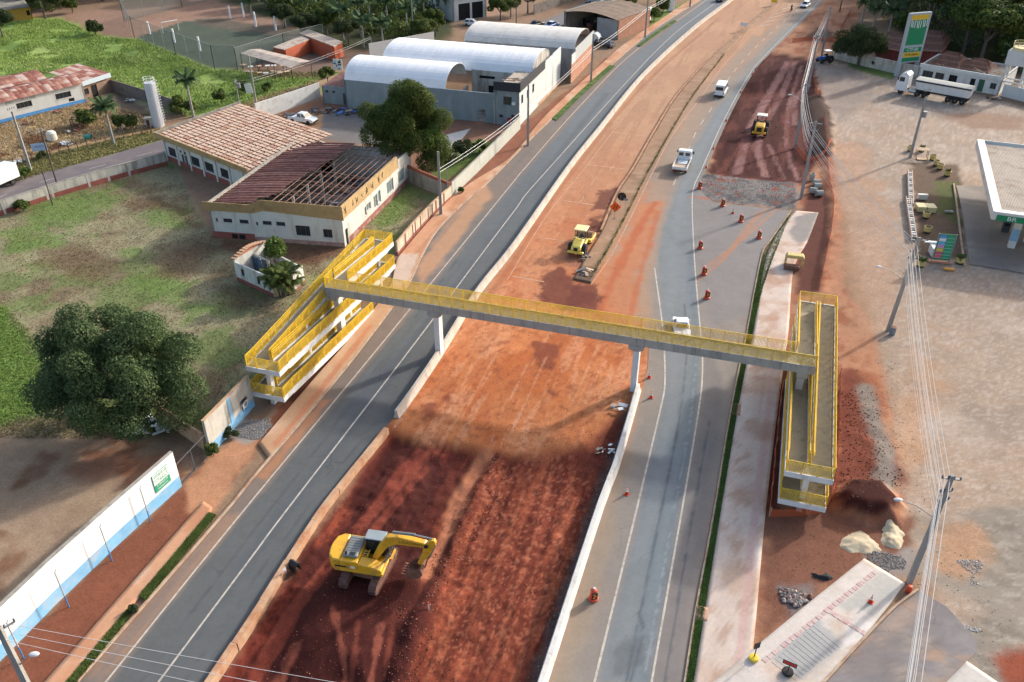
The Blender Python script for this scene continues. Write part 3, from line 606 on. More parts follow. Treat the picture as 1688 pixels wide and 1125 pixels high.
# ---- old carriageway between the barrier and the median, and the right road
BND = ext(PX([(1057,645),(1068,600),(1066,540),(1046,480),(1042,430),(1072,350),(1082,290),(1112,228),(1160,160),(1200,104),(1268,42),(1335,-8)]),0,90)
BR = PX([(904, 1125), (994, 844), (1020, 775), (1045, 690), (1057, 645)])
BRX = ext(BR, 14)
LBI = offset_line(LB, 0.62)
near_i = lambda L, a, b_: int(np.argmin(np.linalg.norm(L - np.array(G(a, b_))[:2], axis=1)))
i0 = near_i(LB, 650, 694)
RK = PX([(1126,1125),(1146,999),(1175,843),(1201,687),(1219,597),(1229,553),(1244,471),(1256,416),(1268,398),(1303,348)])
RK0 = ext(RK, 14)
def road_paint_main(X, Y):
 P = Paint(X, Y, S(158, 132, 112)); p = P.poly; n = P.noise; ln = P.line
 # old carriageway: brown dust, orange towards the digging
 n(S(178, 142, 114), .45, .65, 5, 1, .6, su=5)
 cw = [(600,760),(722,590),(844,425),(936,275),(1060,120),(1190,0),(1400,-60),(1300,20),(1170,130),(1085,215),(1060,300),(1000,420),(990,480),(1060,560),(1050,660),(1030,800)]
 p(cw, S(184, 138, 104), .6, .5, 3, 2, .85); c = pmask(cw, X, Y, .6)
 n(S(196,152,116),.5,.7,4,31,.6,within=c,su=4); n(S(164,120,92),.55,.66,1.2,32,.45,within=c,su=14)
 south = c * sstep(150, 66, Y)
 orange_dirt(P, south)
 ln([(725, 605), (840, 440), (936, 295), (1062, 140), (1185, 30)], S(160, 104, 76), .35, .25, .2, 3, 6, .55)
 # right road
 rr = [(904,1140),(1000,830),(1060,645),(1072,560),(1072,460),(1100,330),(1135,240),(1190,150),(1266,68),(1360,-20),(1420,-20),(1340,20),(1260,95),(1200,195),(1160,280),(1330,340),(1260,420),(1230,550),(1180,840),(1130,1140)]
 p(rr, S(146, 136, 126), .8, .4, 3, 7); c2 = pmask(rr, X, Y, .6)
 n(S(158, 142, 124), .52, .72, 2.5, 8, .5, within=c2, su=14)
 lane = [(986,1125),(1054,842),(1092,669),(1098,600),(1094,540),(1084,450),(1092,380),(1122,300),(1140,250),(1186,175),(1262,88),(1345,5),(1352,5),(1266,90),(1236,126),(1198,195),(1162,275),(1150,305),(1143,338),(1146,431),(1155,551),(1156,644),(1140,742),(1122,842),(1072,1125)]
 p(lane, S(126, 131, 132), .3, .2, 3, 9, .95)
 p([(1030,1125),(1082,860),(1112,720),(1130,600),(1128,500),(1134,420),(1142,420),(1150,551),(1150,644),(1135,742),(1116,842),(1068,1125)],S(114,123,127),.25,.3,2,10,.8)
 ln([(1050,1125),(1098,860),(1128,690),(1136,560),(1130,470)],S(140,146,147),.35,.3,.2,2,11,.3)
 ln([(1018,1125),(1060,900),(1102,720),(1110,600),(1105,500),(1130,300),(1200,170)],S(140,146,147),.5,.4,.2,2,12,.3)
 p([(1076,1125),(1126,842),(1144,742),(1160,644),(1158,551),(1170,551),(1190,640),(1180,740),(1160,860),(1120,1125)],S(128,121,117),.5,.4,2,13,.8)
 p([(1140,310),(1160,320),(1300,348),(1262,405),(1235,520),(1170,540),(1150,430)],S(138,132,128),.5,.5,3,14,.85)
 for k,l_ in enumerate(([(1150,462),(1200,420),(1262,345)],[(1165,440),(1230,390),(1290,335)],[(1190,430),(1250,350)])): ln(l_,S(180,128,96),.22,.15,.15,1.5,15 + k,.7)
 ln([(1140, 325), (1180, 328), (1215, 322)], S(176, 104, 74), .35, .25, .4, 1, 18, .8)
 for k,l_ in enumerate(([(1032,1125),(1082,880),(1118,700),(1132,580),(1128,500)],[(1096,1125),(1140,860),(1170,690)],[(1040,1125),(1060,1040),(1052,1010)])): ln(l_,S(86,92,96),.07,.06,.12,.7,50 + k,.7)
 ln([(1064,1110),(1108,860),(1138,690),(1150,560)],S(180,184,184),.04,.04,.25,.35,55,.3); p([(1015,1060),(1060,1050),(1066,1090),(1008,1120)],S(100,104,106),.3,.5,.7,57,.6)
 # orange spill on the lane right of the median
 p([(975,475),(1020,405),(1052,340),(1074,300),(1086,300),(1090,345),(1060,420),(1040,480),(1055,560),(990,560),(930,540)],S(192,122,80),.7,1.3,1.4,19,.85)
 ln([(985,520),(1020,440),(1060,365),(1080,335)],S(182,98,60),.5,.3,.4,1.5,20,.85); ln([(1040,520),(1062,430),(1085,350)],S(184,104,66),.35,.3,.4,1.5,21,.8)
 p([(1076,290),(1156,162),(1240,60),(1255,60),(1180,160),(1108,285),(1092,330),(1060,335)],S(160,138,118),.5,.5,3,22,.8)
 p([(940,1020),(990,860),(1030,740),(1050,740),(1020,840),(965,1060),(930,1125),(905,1125)],S(156,136,112),.6,.6,2,23,.6)
 # dark red soil tracked about by the machines
 for k,pl in enumerate(([(895,455),(925,440),(945,465),(960,480),(1000,490),(985,515),(920,510),(890,485)],[(975,345),(990,315),(1018,310),(1012,330),(1000,345)],[(962,385),(975,362),(995,365),(985,392),(965,398)],[(940,470),(985,470),(975,505),(935,505)],[(885,488),(902,485),(903,500),(890,497)],[(680,690),(700,668),(728,670),(715,695),(690,705)],[(735,645),(745,645),(742,665),(733,662)])):
  p(pl, S(104, 48, 36), .3, .8, .8, 24 + k, .85)
 P.poly([(930, 425), (950, 420), (985, 425), (970, 445), (940, 440)], S(150, 100, 78), .5, .5, 2, 40, .7)
 P.mul(.05, 4, 5); P.mul(.07, .8, 6); return P.c
old_road = ribbon('old_carriageway',LBI[near_i(LBI,770,507):],BND[near_i(BND,1066,572):],0.004,road_paint_main,M_ROAD,0.4)
# south of the bridge the right road is bounded by the white barrier, north of it by the old carriageway
RN = PX([(1172,336),(1152,318),(1146,306),(1160,276),(1198,192),(1238,120),(1270,84),(1354,2)]); RN = ext(RN,0,90)
ribbon('right_road',np.concatenate([BRX[:-1],BND[:int(np.argmin(np.linalg.norm(BND - np.array(G(1078,318))[:2],axis=1)))]]),RK0,0.008,road_paint_main,M_ROAD,0.3)
iN = int(np.argmin(np.linalg.norm(BND - np.array(G(1078, 318))[:2], axis=1)))
right_far = ribbon('right_road', BND[iN - 1:], offset_line(RN, 0.5), 0.012, road_paint_main, M_ROAD, 0.5)
right_road = bpy.data.objects['right_road']
RL = ext(PX([(980, 1125), (1049, 842), (1090, 669), (1096, 634), (1095, 577), (1091, 528), (1079, 442)]), 14)
RR = ext(PX([(1074,1125),(1124,842),(1141,742),(1156,644),(1158,587),(1155,551),(1145,431),(1141,338),(1144,308),(1156,281),(1194,197),(1234,125),(1266,87),(1351,2)]),14,90)
stripe('edge_line',RL,0.16,0.018,M_LINE,right_road); stripe('edge_line',RR,0.15,0.018,M_LINE,right_road)
RD = ext(PX([(1108,310),(1138,240),(1150,213),(1172,180),(1196,137),(1242,82),(1304,26),(1345,-6)]),0,60)
stripe('lane_dash', RD, 0.15, 0.018, M_LINE, right_far, (3.0, 4.2), 1.0)
RE2 = ext(PX([(974,470),(1016,406),(1076,284),(1108,224),(1156,160),(1196,104),(1244,52),(1286,14)]),0,60)
stripe('edge_line', RE2, 0.16, 0.02, M_LINED, right_far)
OE = ext(PX([(800,560),(844,450),(902,360),(962,280),(1014,213),(1100,110),(1180,45),(1250,-5)]),0,60)
stripe('edge_line',PX([(836,462),(902,355),(962,280),(1014,213),(1100,108),(1180,44),(1250,-5)]),0.13,0.012,M_LINED,old_road)
OD = PX([(950,345),(985,290),(1010,275),(1042,217),(1078,162),(1128,104),(1165,72),(1225,20),(1260,-8)])
stripe('lane_dash', OD, 0.13, 0.012, M_LINED, old_road, (2.6, 4.4), 2.0)
for a,b in (((1008,218),(1072,226)),((968,272),(1038,280)),((928,331),(978,338)),((885,391),(940,399)),((845,456),(897,465))):
 A, B = G(*a), G(*b); stripe('cross_line', np.array([A[:2], B[:2]]), 0.24, 0.016, M_LINED, old_road)
# hatched nose at the far end of the median
for k in range(6):
 x0 = 1252 + k * 9; stripe('hatch_line',np.array([G(x0,44 - k * 7)[:2],G(x0 + 17,40 - k * 7)[:2]]),0.3,0.022,M_LINE,right_far)
# ================================================================ pavements, median, barriers, walls
def pave_right(X, Y):
 P = Paint(X,Y,S(214,194,178)); P.noise(S(196,164,140),.5,.66,3.0,1,.7); P.noise(S(176,136,110),.6,.7,1.2,2,.5); P.noise(S(226,212,200),.55,.7,4,3,.6)
 P.line([(1206,1150),(1214,1125),(1244,844),(1262,700),(1280,560)],S(206,168,158),.3,.06,.04,1,4,.7)
 P.line([(1196, 1125), (1232, 844), (1250, 700), (1268, 560)], S(190, 160, 140), .05, .04, 0, 1, 5, .6)
 for k,pl in enumerate(([(1240,580),(1290,590),(1285,615),(1240,605)],[(1225,690),(1280,700),(1270,730),(1230,720)],[(1255,455),(1270,440),(1290,470),(1262,480)],[(1205,800),(1240,805),(1235,822),(1205,815)],[(1262,520),(1280,515),(1282,545),(1266,545)])): P.poly(pl,S(178,132,106),.5,.8,.8,6 + k,.5)
 P.poly([(1310,360),(1350,350),(1345,395),(1318,405),(1302,385)],S(148,140,134),.3,.6,1.5,12,.95)
 P.poly([(1290, 430), (1330, 425), (1325, 470), (1292, 470)], S(170, 130, 108), .5, .8, 1.5, 13, .6)
 P.mul(.06, 1.5, 7); return P.c
GS = ext(PX([(1141, 1125), (1186, 844), (1210, 700), (1229, 597), (1239, 553), (1250, 483)]), 14)
PVL = ext(PX([(1143,1125),(1188,844),(1212,700),(1231,597),(1241,553),(1252,483),(1262,430),(1276,395),(1300,362),(1312,349)]),14)
PVR = ext(PX([(1222,1180),(1241,1069),(1262,844),(1284,660),(1299,551),(1308,446),(1332,396),(1349,352)]),8)
ribbon('right_pavement', PVL, PVR, 0.13, pave_right, M_CONC, 0.5, edge=0.2)
KR = RK0[2:]
extrude('kerb',offset_line(KR,0.09),[(-.08,-.05),(.08,-.05),(.08,.135),(-.06,.135)],M_KERB,None,kind='structure')
def grass_base(X, Y):
 P = Paint(X, Y, S(70, 96, 44)); P.noise(S(96, 116, 60), .5, .65, 1.2, 1); P.mul(.2, .5, 2); return P.c
ribbon('grass_verge',offset_line(RK0,0.18)[:int(np.argmin(np.linalg.norm(RK0 - np.array(G(1246,462))[:2],axis=1)))],GS,0.10,grass_base,M_GROUND,0.4)
def slab(name, quad_px, z, h, paint, m, **kw):
 Q = [G(a, c, z) for a, c in quad_px]; A = np.array([Q[0][:2], Q[1][:2]]); B = np.array([Q[3][:2], Q[2][:2]])
 return ribbon(name, A, B, z, paint, m, 0.35, edge=h, **kw)
def plain(col, v=.08):
 def f(X, Y): P = Paint(X, Y, col); P.mul(v, 1.0, 3); P.mul(v, .3, 4); return P.c
 return f
for q in (((1206,684),(1210,664),(1222,666),(1220,685)),((1145,1022),(1149,998),(1168,1002),(1166,1024))):
 slab('drain_cover', q, 0.15, 0.1, plain(S(176, 142, 122)), M_CONC)
def pave_corner(X, Y):
 P = Paint(X,Y,S(220,208,196)); P.noise(S(200,184,166),.5,.66,2.5,1,.7); P.noise(S(212,180,156),.58,.7,2.0,5,.6)
 P.poly([(1272,1088),(1345,1022),(1392,1065),(1320,1125),(1300,1110)],S(176,174,170),.12,.1,1,2,.9)
 P.poly([(1378,1000),(1455,940),(1488,965),(1440,1020),(1410,1000),(1395,1015)],S(188,184,174),.15,.2,1,3,.8)
 P.poly([(1395, 1028), (1470, 1022), (1440, 1055), (1385, 1072)], S(232, 222, 212), .15, .1, 1, 4, .9)
 P.mul(.05, 1.0, 6); return P.c
CA = ext(PX([(1242,1071),(1300,1023),(1360,974),(1424,923)]),5); CB = ext(PX([(1346,1137),(1400,1080),(1455,1012),(1491,964)]),5)
corner = ribbon('corner_pavement', CA, CB, 0.15, pave_corner, M_CONC, 0.3, edge=0.2)
extrude('kerb',PX([(1300,1190),(1366,1117),(1420,1058),(1470,1006),(1512,974)],step=.6),[(-.09,-.05),(.09,-.05),(.09,.2),(-.07,.2)],M_KERB,None,kind='structure')
def pave_street(X, Y):
 P = Paint(X,Y,S(142,134,132)); P.noise(S(162,146,132),.48,.62,2.5,1,.7,su=.6); P.noise(S(122,116,116),.55,.66,4,2,.6); P.noise(S(176,140,112),.6,.68,2.5,4,.6); P.noise(S(118,112,110),.58,.66,.8,5,.5); P.poly([(1480,990),(1540,985),(1520,1010),(1450,1060)],S(176,150,130),.8,.8,2,3,.7); P.mul(.08,.7,6); P.mul(.06,.25,8); return P.c
ribbon('side_street',ext(PX([(1368,1119),(1424,1058),(1476,1004),(1516,974)]),9),ext(PX([(1540,1150),(1600,1085),(1612,1060),(1560,1000)]),6),0.0,pave_street,M_ROAD,0.5)
slab('pavement_slab',((1545,1140),(1594,1090),(1660,1135),(1600,1200)),0.13,0.2,plain(S(206,198,188)),M_CONC)
M_TILE = mat('tactile_tile', S(206, 158, 152), 0.85, 0.2, 3.0, S(214, 196, 186), 0.85, 2.0)
tp = MB(); tp.box((0, 0, 0.012), (0.36, 0.36, 0.024)); tm = tp.mesh('tactile_tile', M_TILE, 0.006)
ang = math.atan2((G(1440, 940) - G(1262, 1083)).y, (G(1440, 940) - G(1262, 1083)).x)
for k in range(27):
 a = G(1262,1088,.15).lerp(G(1442,944,.15),k / 26 + random.uniform(-.003,.003)); o = link('tactile_tile',tm,corner,a,ang)
 if k % 5 == 3: o.scale = (.8, .8, .4)
for k in range(7):
 a = G(1367, 1008, .15).lerp(G(1424, 1044, .15), k / 6); link('tactile_tile', tm, corner, a, ang)
# grooves of the ramp slab
M_GROOVE = mat('groove', S(146, 142, 138), 0.9)
for k in range(13):
 A = G(1272,1092,.152).lerp(G(1340,1032,.152),k / 12); B = G(1312,1122,.152).lerp(G(1384,1068,.152),k / 12)
 q = MB(); q.bar(A, B, 0.03, 0.012); q.build('groove', M_GROOVE, corner)
# median island
def pave_island(X, Y):
 P = Paint(X,Y,S(166,132,104)); P.noise(S(146,112,86),.5,.65,2.5,1,.7); P.noise(S(184,150,122),.55,.7,1.2,2,.6)
 P.line([(974,462),(1016,388),(1066,290),(1109,215),(1144,158),(1194,92)],S(112,100,66),.35,.3,.4,1.2,3,.7)
 P.poly([(950,440),(985,445),(975,475),(940,468)],S(96,78,68),.4,.5,1,4,.8); P.mul(.08,.8,5); return P.c
IL = ext(PX([(945,462),(972,415),(994,378),(1019,318),(1044,280),(1081,215),(1119,155),(1176,92),(1240,34),(1290,-6)]),0,40)
IR = ext(PX([(974,468),(1016,391),(1066,290),(1076,274),(1109,214),(1144,157),(1194,91),(1246,38),(1296,-6)]),0,40)
isl = ribbon('median_island', IL, IR, 0.16, pave_island, M_CONC, 0.4, edge=0.2)
extrude('kerb',offset_line(PX([(992,382),(1019,318),(1044,280),(1081,215),(1119,155),(1176,92),(1240,34)],step=.8),-0.12),[(-.18,0),(.16,0),(.12,.30),(-.12,.30)],mat('dusty_kerb',S(186,142,110),.9,.2,.8,S(140,96,70),.5,.5),isl)
# left pavements
def pave_left(X, Y):
 P = Paint(X,Y,S(206,156,122)); P.noise(S(190,132,98),.48,.64,2.0,1,.7,su=4); P.noise(S(216,182,154),.56,.7,3,2,.7)
 P.poly([(430,735),(517,627),(612,520),(655,420),(700,425),(690,470),(530,665),(445,760)],S(196,160,124),.4,.6,2,3,.6)
 P.line([(455, 735), (540, 630), (610, 540)], S(196, 126, 92), .3, .2, .2, 1, 4, .7)
 P.poly([(640,470),(662,420),(690,420),(672,470)],S(212,190,172),.2,.3,1,5,.8); P.mul(.07,1.2,6); return P.c
LPL = ext(PX([(75,1125),(200,983),(320,846),(336,828)]),14); LPR = ext(PX([(112,1125),(226,990),(345,850),(350,838)]),14)
ribbon('left_pavement', LPL, LPR, 0.13, pave_left, M_CONC, 0.4, edge=0.2)
LPL2 = ext(PX([(427,733),(517,627),(580,556),(640,478),(652,440),(664,416),(735,336),(780,300),(844,258),(901,190),(1001,98),(1040,66),(1150,-8)]),0,60)
ik = int(np.argmin(np.linalg.norm(LK - np.array(G(445, 760))[:2], axis=1)))
ribbon('left_pavement', LPL2, offset_line(LK, -0.2)[ik:], 0.13, pave_left, M_CONC, 0.5, edge=0.2)
extrude('kerb',offset_line(LK,-0.1),[(-.09,-.05),(.09,-.05),(.07,.135),(-.09,.135)],M_KERB,None,kind='structure')
GV = ((ext(PX([(112,1125),(160,1068),(214,1004)]),14),ext(PX([(128,1125),(180,1062),(222,1008)]),14)),(PX([(231,984),(290,915),(345,848)]),PX([(242,990),(300,920),(356,852)])))
for A, B in GV: ribbon('grass_verge', A, B, 0.12, grass_base, M_GROUND, 0.35)
GV2 = ((PX([(884,212),(920,177),(966,135)]),PX([(890,216),(930,178),(976,136)])),(PX([(910,196),(960,148),(1005,108)]),PX([(918,200),(966,152),(1014,110)])),(PX([(1050,76),(1080,54),(1110,34)]),PX([(1056,78),(1086,56),(1116,36)])))
for A, B in GV2[1:]: ribbon('grass_verge', A, B, 0.145, grass_base, M_GROUND, 0.4)
# side street, top left
def pave_top(X, Y):
 P = Paint(X,Y,S(120,112,112)); P.noise(S(138,126,120),.5,.66,2,1,.6,su=1); P.mul(.08,1.5,2); return P.c
ST_A = ext(PX([(-60,334),(25,298),(130,270),(268,231)]),40); ST_B = ext(PX([(-60,388),(0,345),(60,325),(275,262)]),40)
street = ribbon('back_street', ST_A, ST_B, 0.0, pave_top, M_ROAD, 0.6)
stripe('lane_dash',PX([(-40,350),(20,316),(105,290),(270,246)]),0.12,0.006,M_LINE,street,(2.5,5.0),4.0)
ribbon('back_street',PX([(850,56),(930,20),(1000,-12)]),PX([(880,66),(950,32),(1040,-12)]),0.02,plain(S(126,122,120)),M_ROAD,1.0)
slab('yard_slab', ((724, 248), (729, 224), (776, 212), (752, 240)), .02, .05, plain(S(214, 208, 198)), M_CONC)
# ---------------------------------------------------------------- concrete barriers
M_BAR = mat('barrier_concrete',S(206,196,182),0.9,0.10,1.2,S(150,130,112),0.42,0.8,bump=.2,streak=True)
M_BARO = mat('dusty_barrier_concrete', S(206, 168, 134), 0.9, 0.14, 1.0, S(184, 118, 76), 0.6, 0.7, bump=.2)
M_BARW = mat('white_barrier_concrete',S(224,220,212),0.85,0.07,1.0,S(176,160,140),0.38,0.9,bump=.15)
JERSEY = lambda h,w_,b_: [(-w_ / 2,b_),(w_ / 2,b_),(w_ / 2,b_ + .1),(w_ * .28,b_ + .35),(w_ * .2,h),(-w_ * .2,h),(-w_ * .28,b_ + .35),(-w_ / 2,b_ + .1)]
def barrier(label, L, seg, prof, m, jit=0.0):
 t = thing('concrete_barrier', label, 'barrier')
 s = np.concatenate([[0], np.cumsum(np.linalg.norm(np.diff(L, axis=0), axis=1))]); p = 0.0
 while p < s[-1] - 0.5:
  q = min(p + seg * random.uniform(.8,1.2),s[-1]); tt = np.linspace(p + .015,q - .015,max(3,int((q - p) / 1.2)))
  P_ = np.stack([np.interp(tt, s, L[:, 0]), np.interp(tt, s, L[:, 1])], 1)
  if jit: P_ = offset_line(P_, random.uniform(-jit, jit))
  extrude('barrier_segment', P_, prof, m, t); p = q
 return t
LBm = offset_line(LB, 0.32)
barrier('long pale concrete barrier curving away along the left road past the footbridge',LBm[i0:],6.0,JERSEY(.86,.62,-.05),M_BAR)
barrier('low orange-stained concrete retaining kerb beside the excavator pit',LBm[:i0 - 1],4.5,[(-.26,-.8),(.26,-.8),(.22,.42),(-.2,.42)],M_BARO,.04)
barrier('long white concrete barrier beside the right road below the footbridge',offset_line(BRX,-0.34),5.5,[(-.34,-.7),(.34,-.7),(.34,.1),(.2,.35),(.15,.85),(-.15,.85),(-.2,.35),(-.34,.1)],M_BARW)
# broken concrete edge where the old carriageway stops
bq = MB(); A = G(650, 702); B = G(704, 710)
bq.bar(A + Vector((0,0,-.2)),B + Vector((0,0,-.25)),.35,.35); bq.build('broken_kerb',M_BARO,None,label='broken slab of kerb at the end of the left barrier',cat='rubble')
# ---------------------------------------------------------------- walls
def wall(name,label,base_px,hts,th,mp,mb,hb,seg,mpil=None,pil=0.0,mcap=None,cat='wall',cap=0.06,up=0.0):
 """masonry wall on photo base points: panels between piers, base band, coping; hts (h0,h1)"""
 t = thing(name, label, cat); L = np.array([G(*p)[:2] for p in base_px]); n0 = 0
 s = np.concatenate([[0], np.cumsum(np.linalg.norm(np.diff(L, axis=0), axis=1))]); tot = s[-1]
 cuts = sorted(set([0.0,tot] + list(s[1:-1]) + [tot * i / max(1,round(tot / seg)) for i in range(1,max(1,round(tot / seg)))]))
 cuts = [c for i, c in enumerate(cuts) if i == 0 or c - cuts[i - 1] > 0.6]; cuts[-1] = tot
 at = lambda d: np.array([np.interp(d, s, L[:, 0]), np.interp(d, s, L[:, 1])])
 hh = lambda d: hts[0] + (hts[1] - hts[0]) * d / tot
 for d0, d1 in zip(cuts[:-1], cuts[1:]):
  a,b_ = at(d0 + (.005 if d0 else 0)),at(d1); dr = (b_ - a) / np.linalg.norm(b_ - a); nr = np.array([dr[1],-dr[0]]) * th / 2
  quad = [a + nr, b_ + nr, b_ - nr, a - nr]
  m = MB(); m.prism([tuple(q) for q in quad],hb if hb else -.2 + up,[hh(d0),hh(d1),hh(d1),hh(d0)] if True else 0); m.build('wall_panel',mp,t)
  if hb:
   nr2 = nr * 1.08; m = MB(); m.prism([tuple(q) for q in (a + nr2,b_ + nr2,b_ - nr2,a - nr2)],-.2 + up,hb); m.build('base_band',mb,t)
  if mcap:
   nr2 = nr * 1.3; z = max(hh(d0),hh(d1)); m = MB(); m.prism([tuple(q) for q in (a + nr2,b_ + nr2,b_ - nr2,a - nr2)],[hh(d0),hh(d1),hh(d1),hh(d0)],[hh(d0) + cap,hh(d1) + cap,hh(d1) + cap,hh(d0) + cap]); m.build('coping',mcap,t)
  if pil and d0 > 0:
   m = MB(); m.box((a[0],a[1],(hh(d0) + .04) / 2 - .1),(th * 1.25,th * 1.7,hh(d0) + .2),0,math.atan2(dr[1],dr[0]) + math.pi / 2); m.build('pier',mpil or mp,t)
 return t
M_WWHITE = mat('white_wall_paint', (.86, .86, .84), 0.8, 0.04, .7, S(190, 184, 174), 0.22, 0.5, streak=True)
M_WBLUE = mat('sky_blue_paint', (0.20, 0.44, 0.66), 0.8, 0.12, 1.0, S(200, 200, 200), 0.45, .8)
M_WOLD = mat('stained_whitewash', S(206, 200, 188), 0.9, 0.12, .9, S(110, 104, 96), 0.55, 0.9, streak=True)
M_WRED = mat('oxide_red_paint', (0.26, 0.075, 0.055), 0.85, 0.2, 1.0, S(150, 110, 95), 0.4, .9)
M_WTAN = mat('tan_render', S(206, 172, 138), 0.9, 0.14, .8, S(170, 120, 90), 0.5, .7)
M_WGREY = mat('bare_grey_render', S(172, 166, 154), 0.92, 0.14, .9, S(112, 106, 98), 0.5, .8, streak=True)
M_STONE = mat('grey_block_wall', S(128, 120, 112), 0.95, 0.3, 3.0, S(90, 70, 60), 0.5, .8, bump=.5)
M_STEEL = mat('grey_steel', S(120, 122, 126), 0.5, .12, 3, metal=.5)
M_BLUEP = mat('blue_pipe_paint', (0.06, 0.2, 0.42), 0.6, .15, 2)
M_WPIPE = mat('pale_pipe', S(190, 188, 184), 0.6, .15, 2)
h1 = HT(298, 800, 745)
wh = wall('perimeter_wall','long white wall with sky blue base band along the left pavement',[(298,800),(200,890),(100,985),(0,1086),(-110,1200)],(h1,h1),.22,M_WWHITE,M_WBLUE,h1 * .30,8.0,mcap=M_WGREY)
for (px, py) in ((246, 857), (183, 922), (112, 998), (37, 1082)):
 p = G(px, py); nrm = Vector((.72, -.69, 0)) * .16; m = MB()
 m.tube([p + nrm + Vector((0,0,-.1)),p + nrm + Vector((0,0,h1 * .3))],.05,8,0); m.tube([p + nrm + Vector((0,0,h1 * .3)),p + nrm + Vector((0,0,h1 - .15)),p + nrm * .2 + Vector((.12,.1,h1 - .05))],.05,8,1)
 m.build('downpipe', [M_BLUEP, M_WPIPE], wh)
# for-sale banner
M_BANG = mat('banner_green',(0.03,0.32,0.17),0.6,.08,2); M_BANW = mat('banner_white',(0.8,0.8,0.78),0.6,.05,2)
p0 = G(247, 857 - 2); p1 = G(298, 800)
wd = (G(298, 800) - G(200, 890)).normalized(); wn = Vector((wd.y, -wd.x, 0))
bc = G(298, 800) - wd * 1.75 + wn * .16 + Vector((0, 0, h1 * .62)); brz = math.atan2(wd.y, wd.x)
ban = thing('sale_banner', 'green for-sale banner with white letters on the white wall', 'banner', bc, brz)
m = MB(); m.box((0, 0, 0), (1.7, .02, 1.75)); m.build('banner_sheet', M_BANG, ban)
m = MB(); m.box((0,-.014,.58),(1.62,.012,.5)); m.box((0,-.014,.06),(1.62,.012,.42)); m.build('print_band',M_BANW,ban)
text_mesh('lettering','VENDE-SE',.42,M_BANG,ban,(0,-.026,.58),(R(90),0,0),sx=.8); text_mesh('lettering','7.744m\u00b2',.44,M_BANG,ban,(0,-.026,.06),(R(90),0,0))
text_mesh('lettering','A VENDA 99',.22,M_BANW,ban,(0,-.018,-.34),(R(90),0,0)); text_mesh('lettering','IMOBILIARIA',.2,M_BANW,ban,(0,-.018,-.64),(R(90),0,0))
h2 = HT(347, 748, 695)
w2 = wall('graffiti_wall','stained white wall stub with blue base and black graffiti by the lower ramp landing',[(347,748),(390,700),(418,668)],(h2,h2 * .95),.25,M_WOLD,M_WBLUE,h2 * .25,3.6,M_WBLUE,.2,M_WTAN)
M_INK = mat('black_spray_paint', (0.02, 0.02, 0.022), .7)
# sprayed face on the far panel: strokes of paint a few millimetres proud
gd = (G(418, 668) - G(390, 700)).normalized(); gn = Vector((gd.y, -gd.x, 0)); g0 = G(404, 684) + gn * .137
M_INKW = mat('white_spray_paint', (.7, .7, .68), .7)
for (px_,pz_,w_,h_,mm_,o_) in ((0,1.75,1.2,.2,M_INK,0),(.05,1.55,1.35,.22,M_INK,.002),(.2,1.1,.9,.75,M_INKW,.003),(.22,1.12,.5,.45,M_INK,.006),(.22,1.12,.38,.3,M_INKW,.009),(.25,1.1,.18,.18,M_INK,.012),(-.35,.95,.14,.7,M_INK,.003),(.0,.6,.7,.08,M_INK,.003)):
 m = MB(); c_ = g0 + gd * px_ + gn * o_ + Vector((0, 0, pz_)); n_ = 12
 m.add([c_ + gd * (w_ / 2 * math.cos(6.283 * k / n_)) + Vector((0,0,h_ / 2 * math.sin(6.283 * k / n_))) for k in range(n_)],[tuple(range(n_))]); m.build('graffiti',mm_,w2)
# gateway frame between the two
gt = thing('gate_frame', 'thin grey steel gate frame across the gap in the white wall', 'gate', G(345, 750))
o = G(345,750); m = MB(); m.bar((0,0,h2 * .62),G(299,800) - o + Vector((0,0,h2 * .62)),.07); m.build('top_rail',M_STEEL,gt)
m = MB(); m.bar((0, 0, .05), G(299, 800) - o + Vector((0, 0, .05)), .08); m.build('bottom_rail', M_STEEL, gt)
m = MB(); c = (G(322, 776) - o); m.bar(c, c + Vector((0, 0, h2 * .62)), .06); m.build('post', M_STEEL, gt)
h3 = HT(335, 742, 715)
wall('lot_divider_wall','low tan wall running back from the gateway toward the big tree',[(340,742),(262,688)],(h3,h3 * .9),.2,M_WTAN,None,0,12)
hs = HT(657, 418, 397)
wall('roadside_wall','weathered cream wall with red base along the left pavement',[(655,421),(684,386),(712,356),(744,326)],(hs,hs),.2,mat('cream_stained_wall',S(214,200,176),.9,.12,.9,S(140,116,96),.5,.8,streak=True),M_WRED,hs * .22,2.6,mat('dark_pier',S(120,80,66),.9),.2,M_WTAN)
wall('roadside_wall','pale concrete wall beside the pavement below the grey warehouse corner',[(745,324),(790,280),(826,244),(857,212)],(2.1,2.1),.18,mat('pale_grey_green_wall',S(196,198,186),.9,.08,.8,S(150,144,130),.4,.8,streak=True),None,0,3.2,None,0,M_WGREY)
wall('dividing_wall','grey wall topped with red brick beside the derelict tan building',[(673,300),(742,328)],(2.2,2.0),.2,M_WGREY,None,0,9,None,0,mat('red_brick',(0.30,0.10,0.06),.9,.25,6),cap=.45)
hf = HT(60, 346, 325)
wall('field_wall','white wall with red base between the cut field and the back street',[(-160,392),(-60,372),(10,352),(88,326),(180,298),(277,272)],(hf,hf * 1.02),.2,M_WOLD,M_WRED,hf * .34,6.5,M_WOLD,.2,M_WGREY)
wall('yard_wall','bright white flaking wall behind the parked pickup',[(424,198),(480,178),(528,160)],(2.9,2.7),.2,mat('flaking_white',S(238,236,230,1.45),.85,.06,.8,S(170,150,132),.35,.9),None,0,9)
wall('block_wall','dark grey block wall beside the overgrown meadow',[(186,150),(250,170),(300,188)],(2.2,2.2),.2,M_STONE,None,0,12)
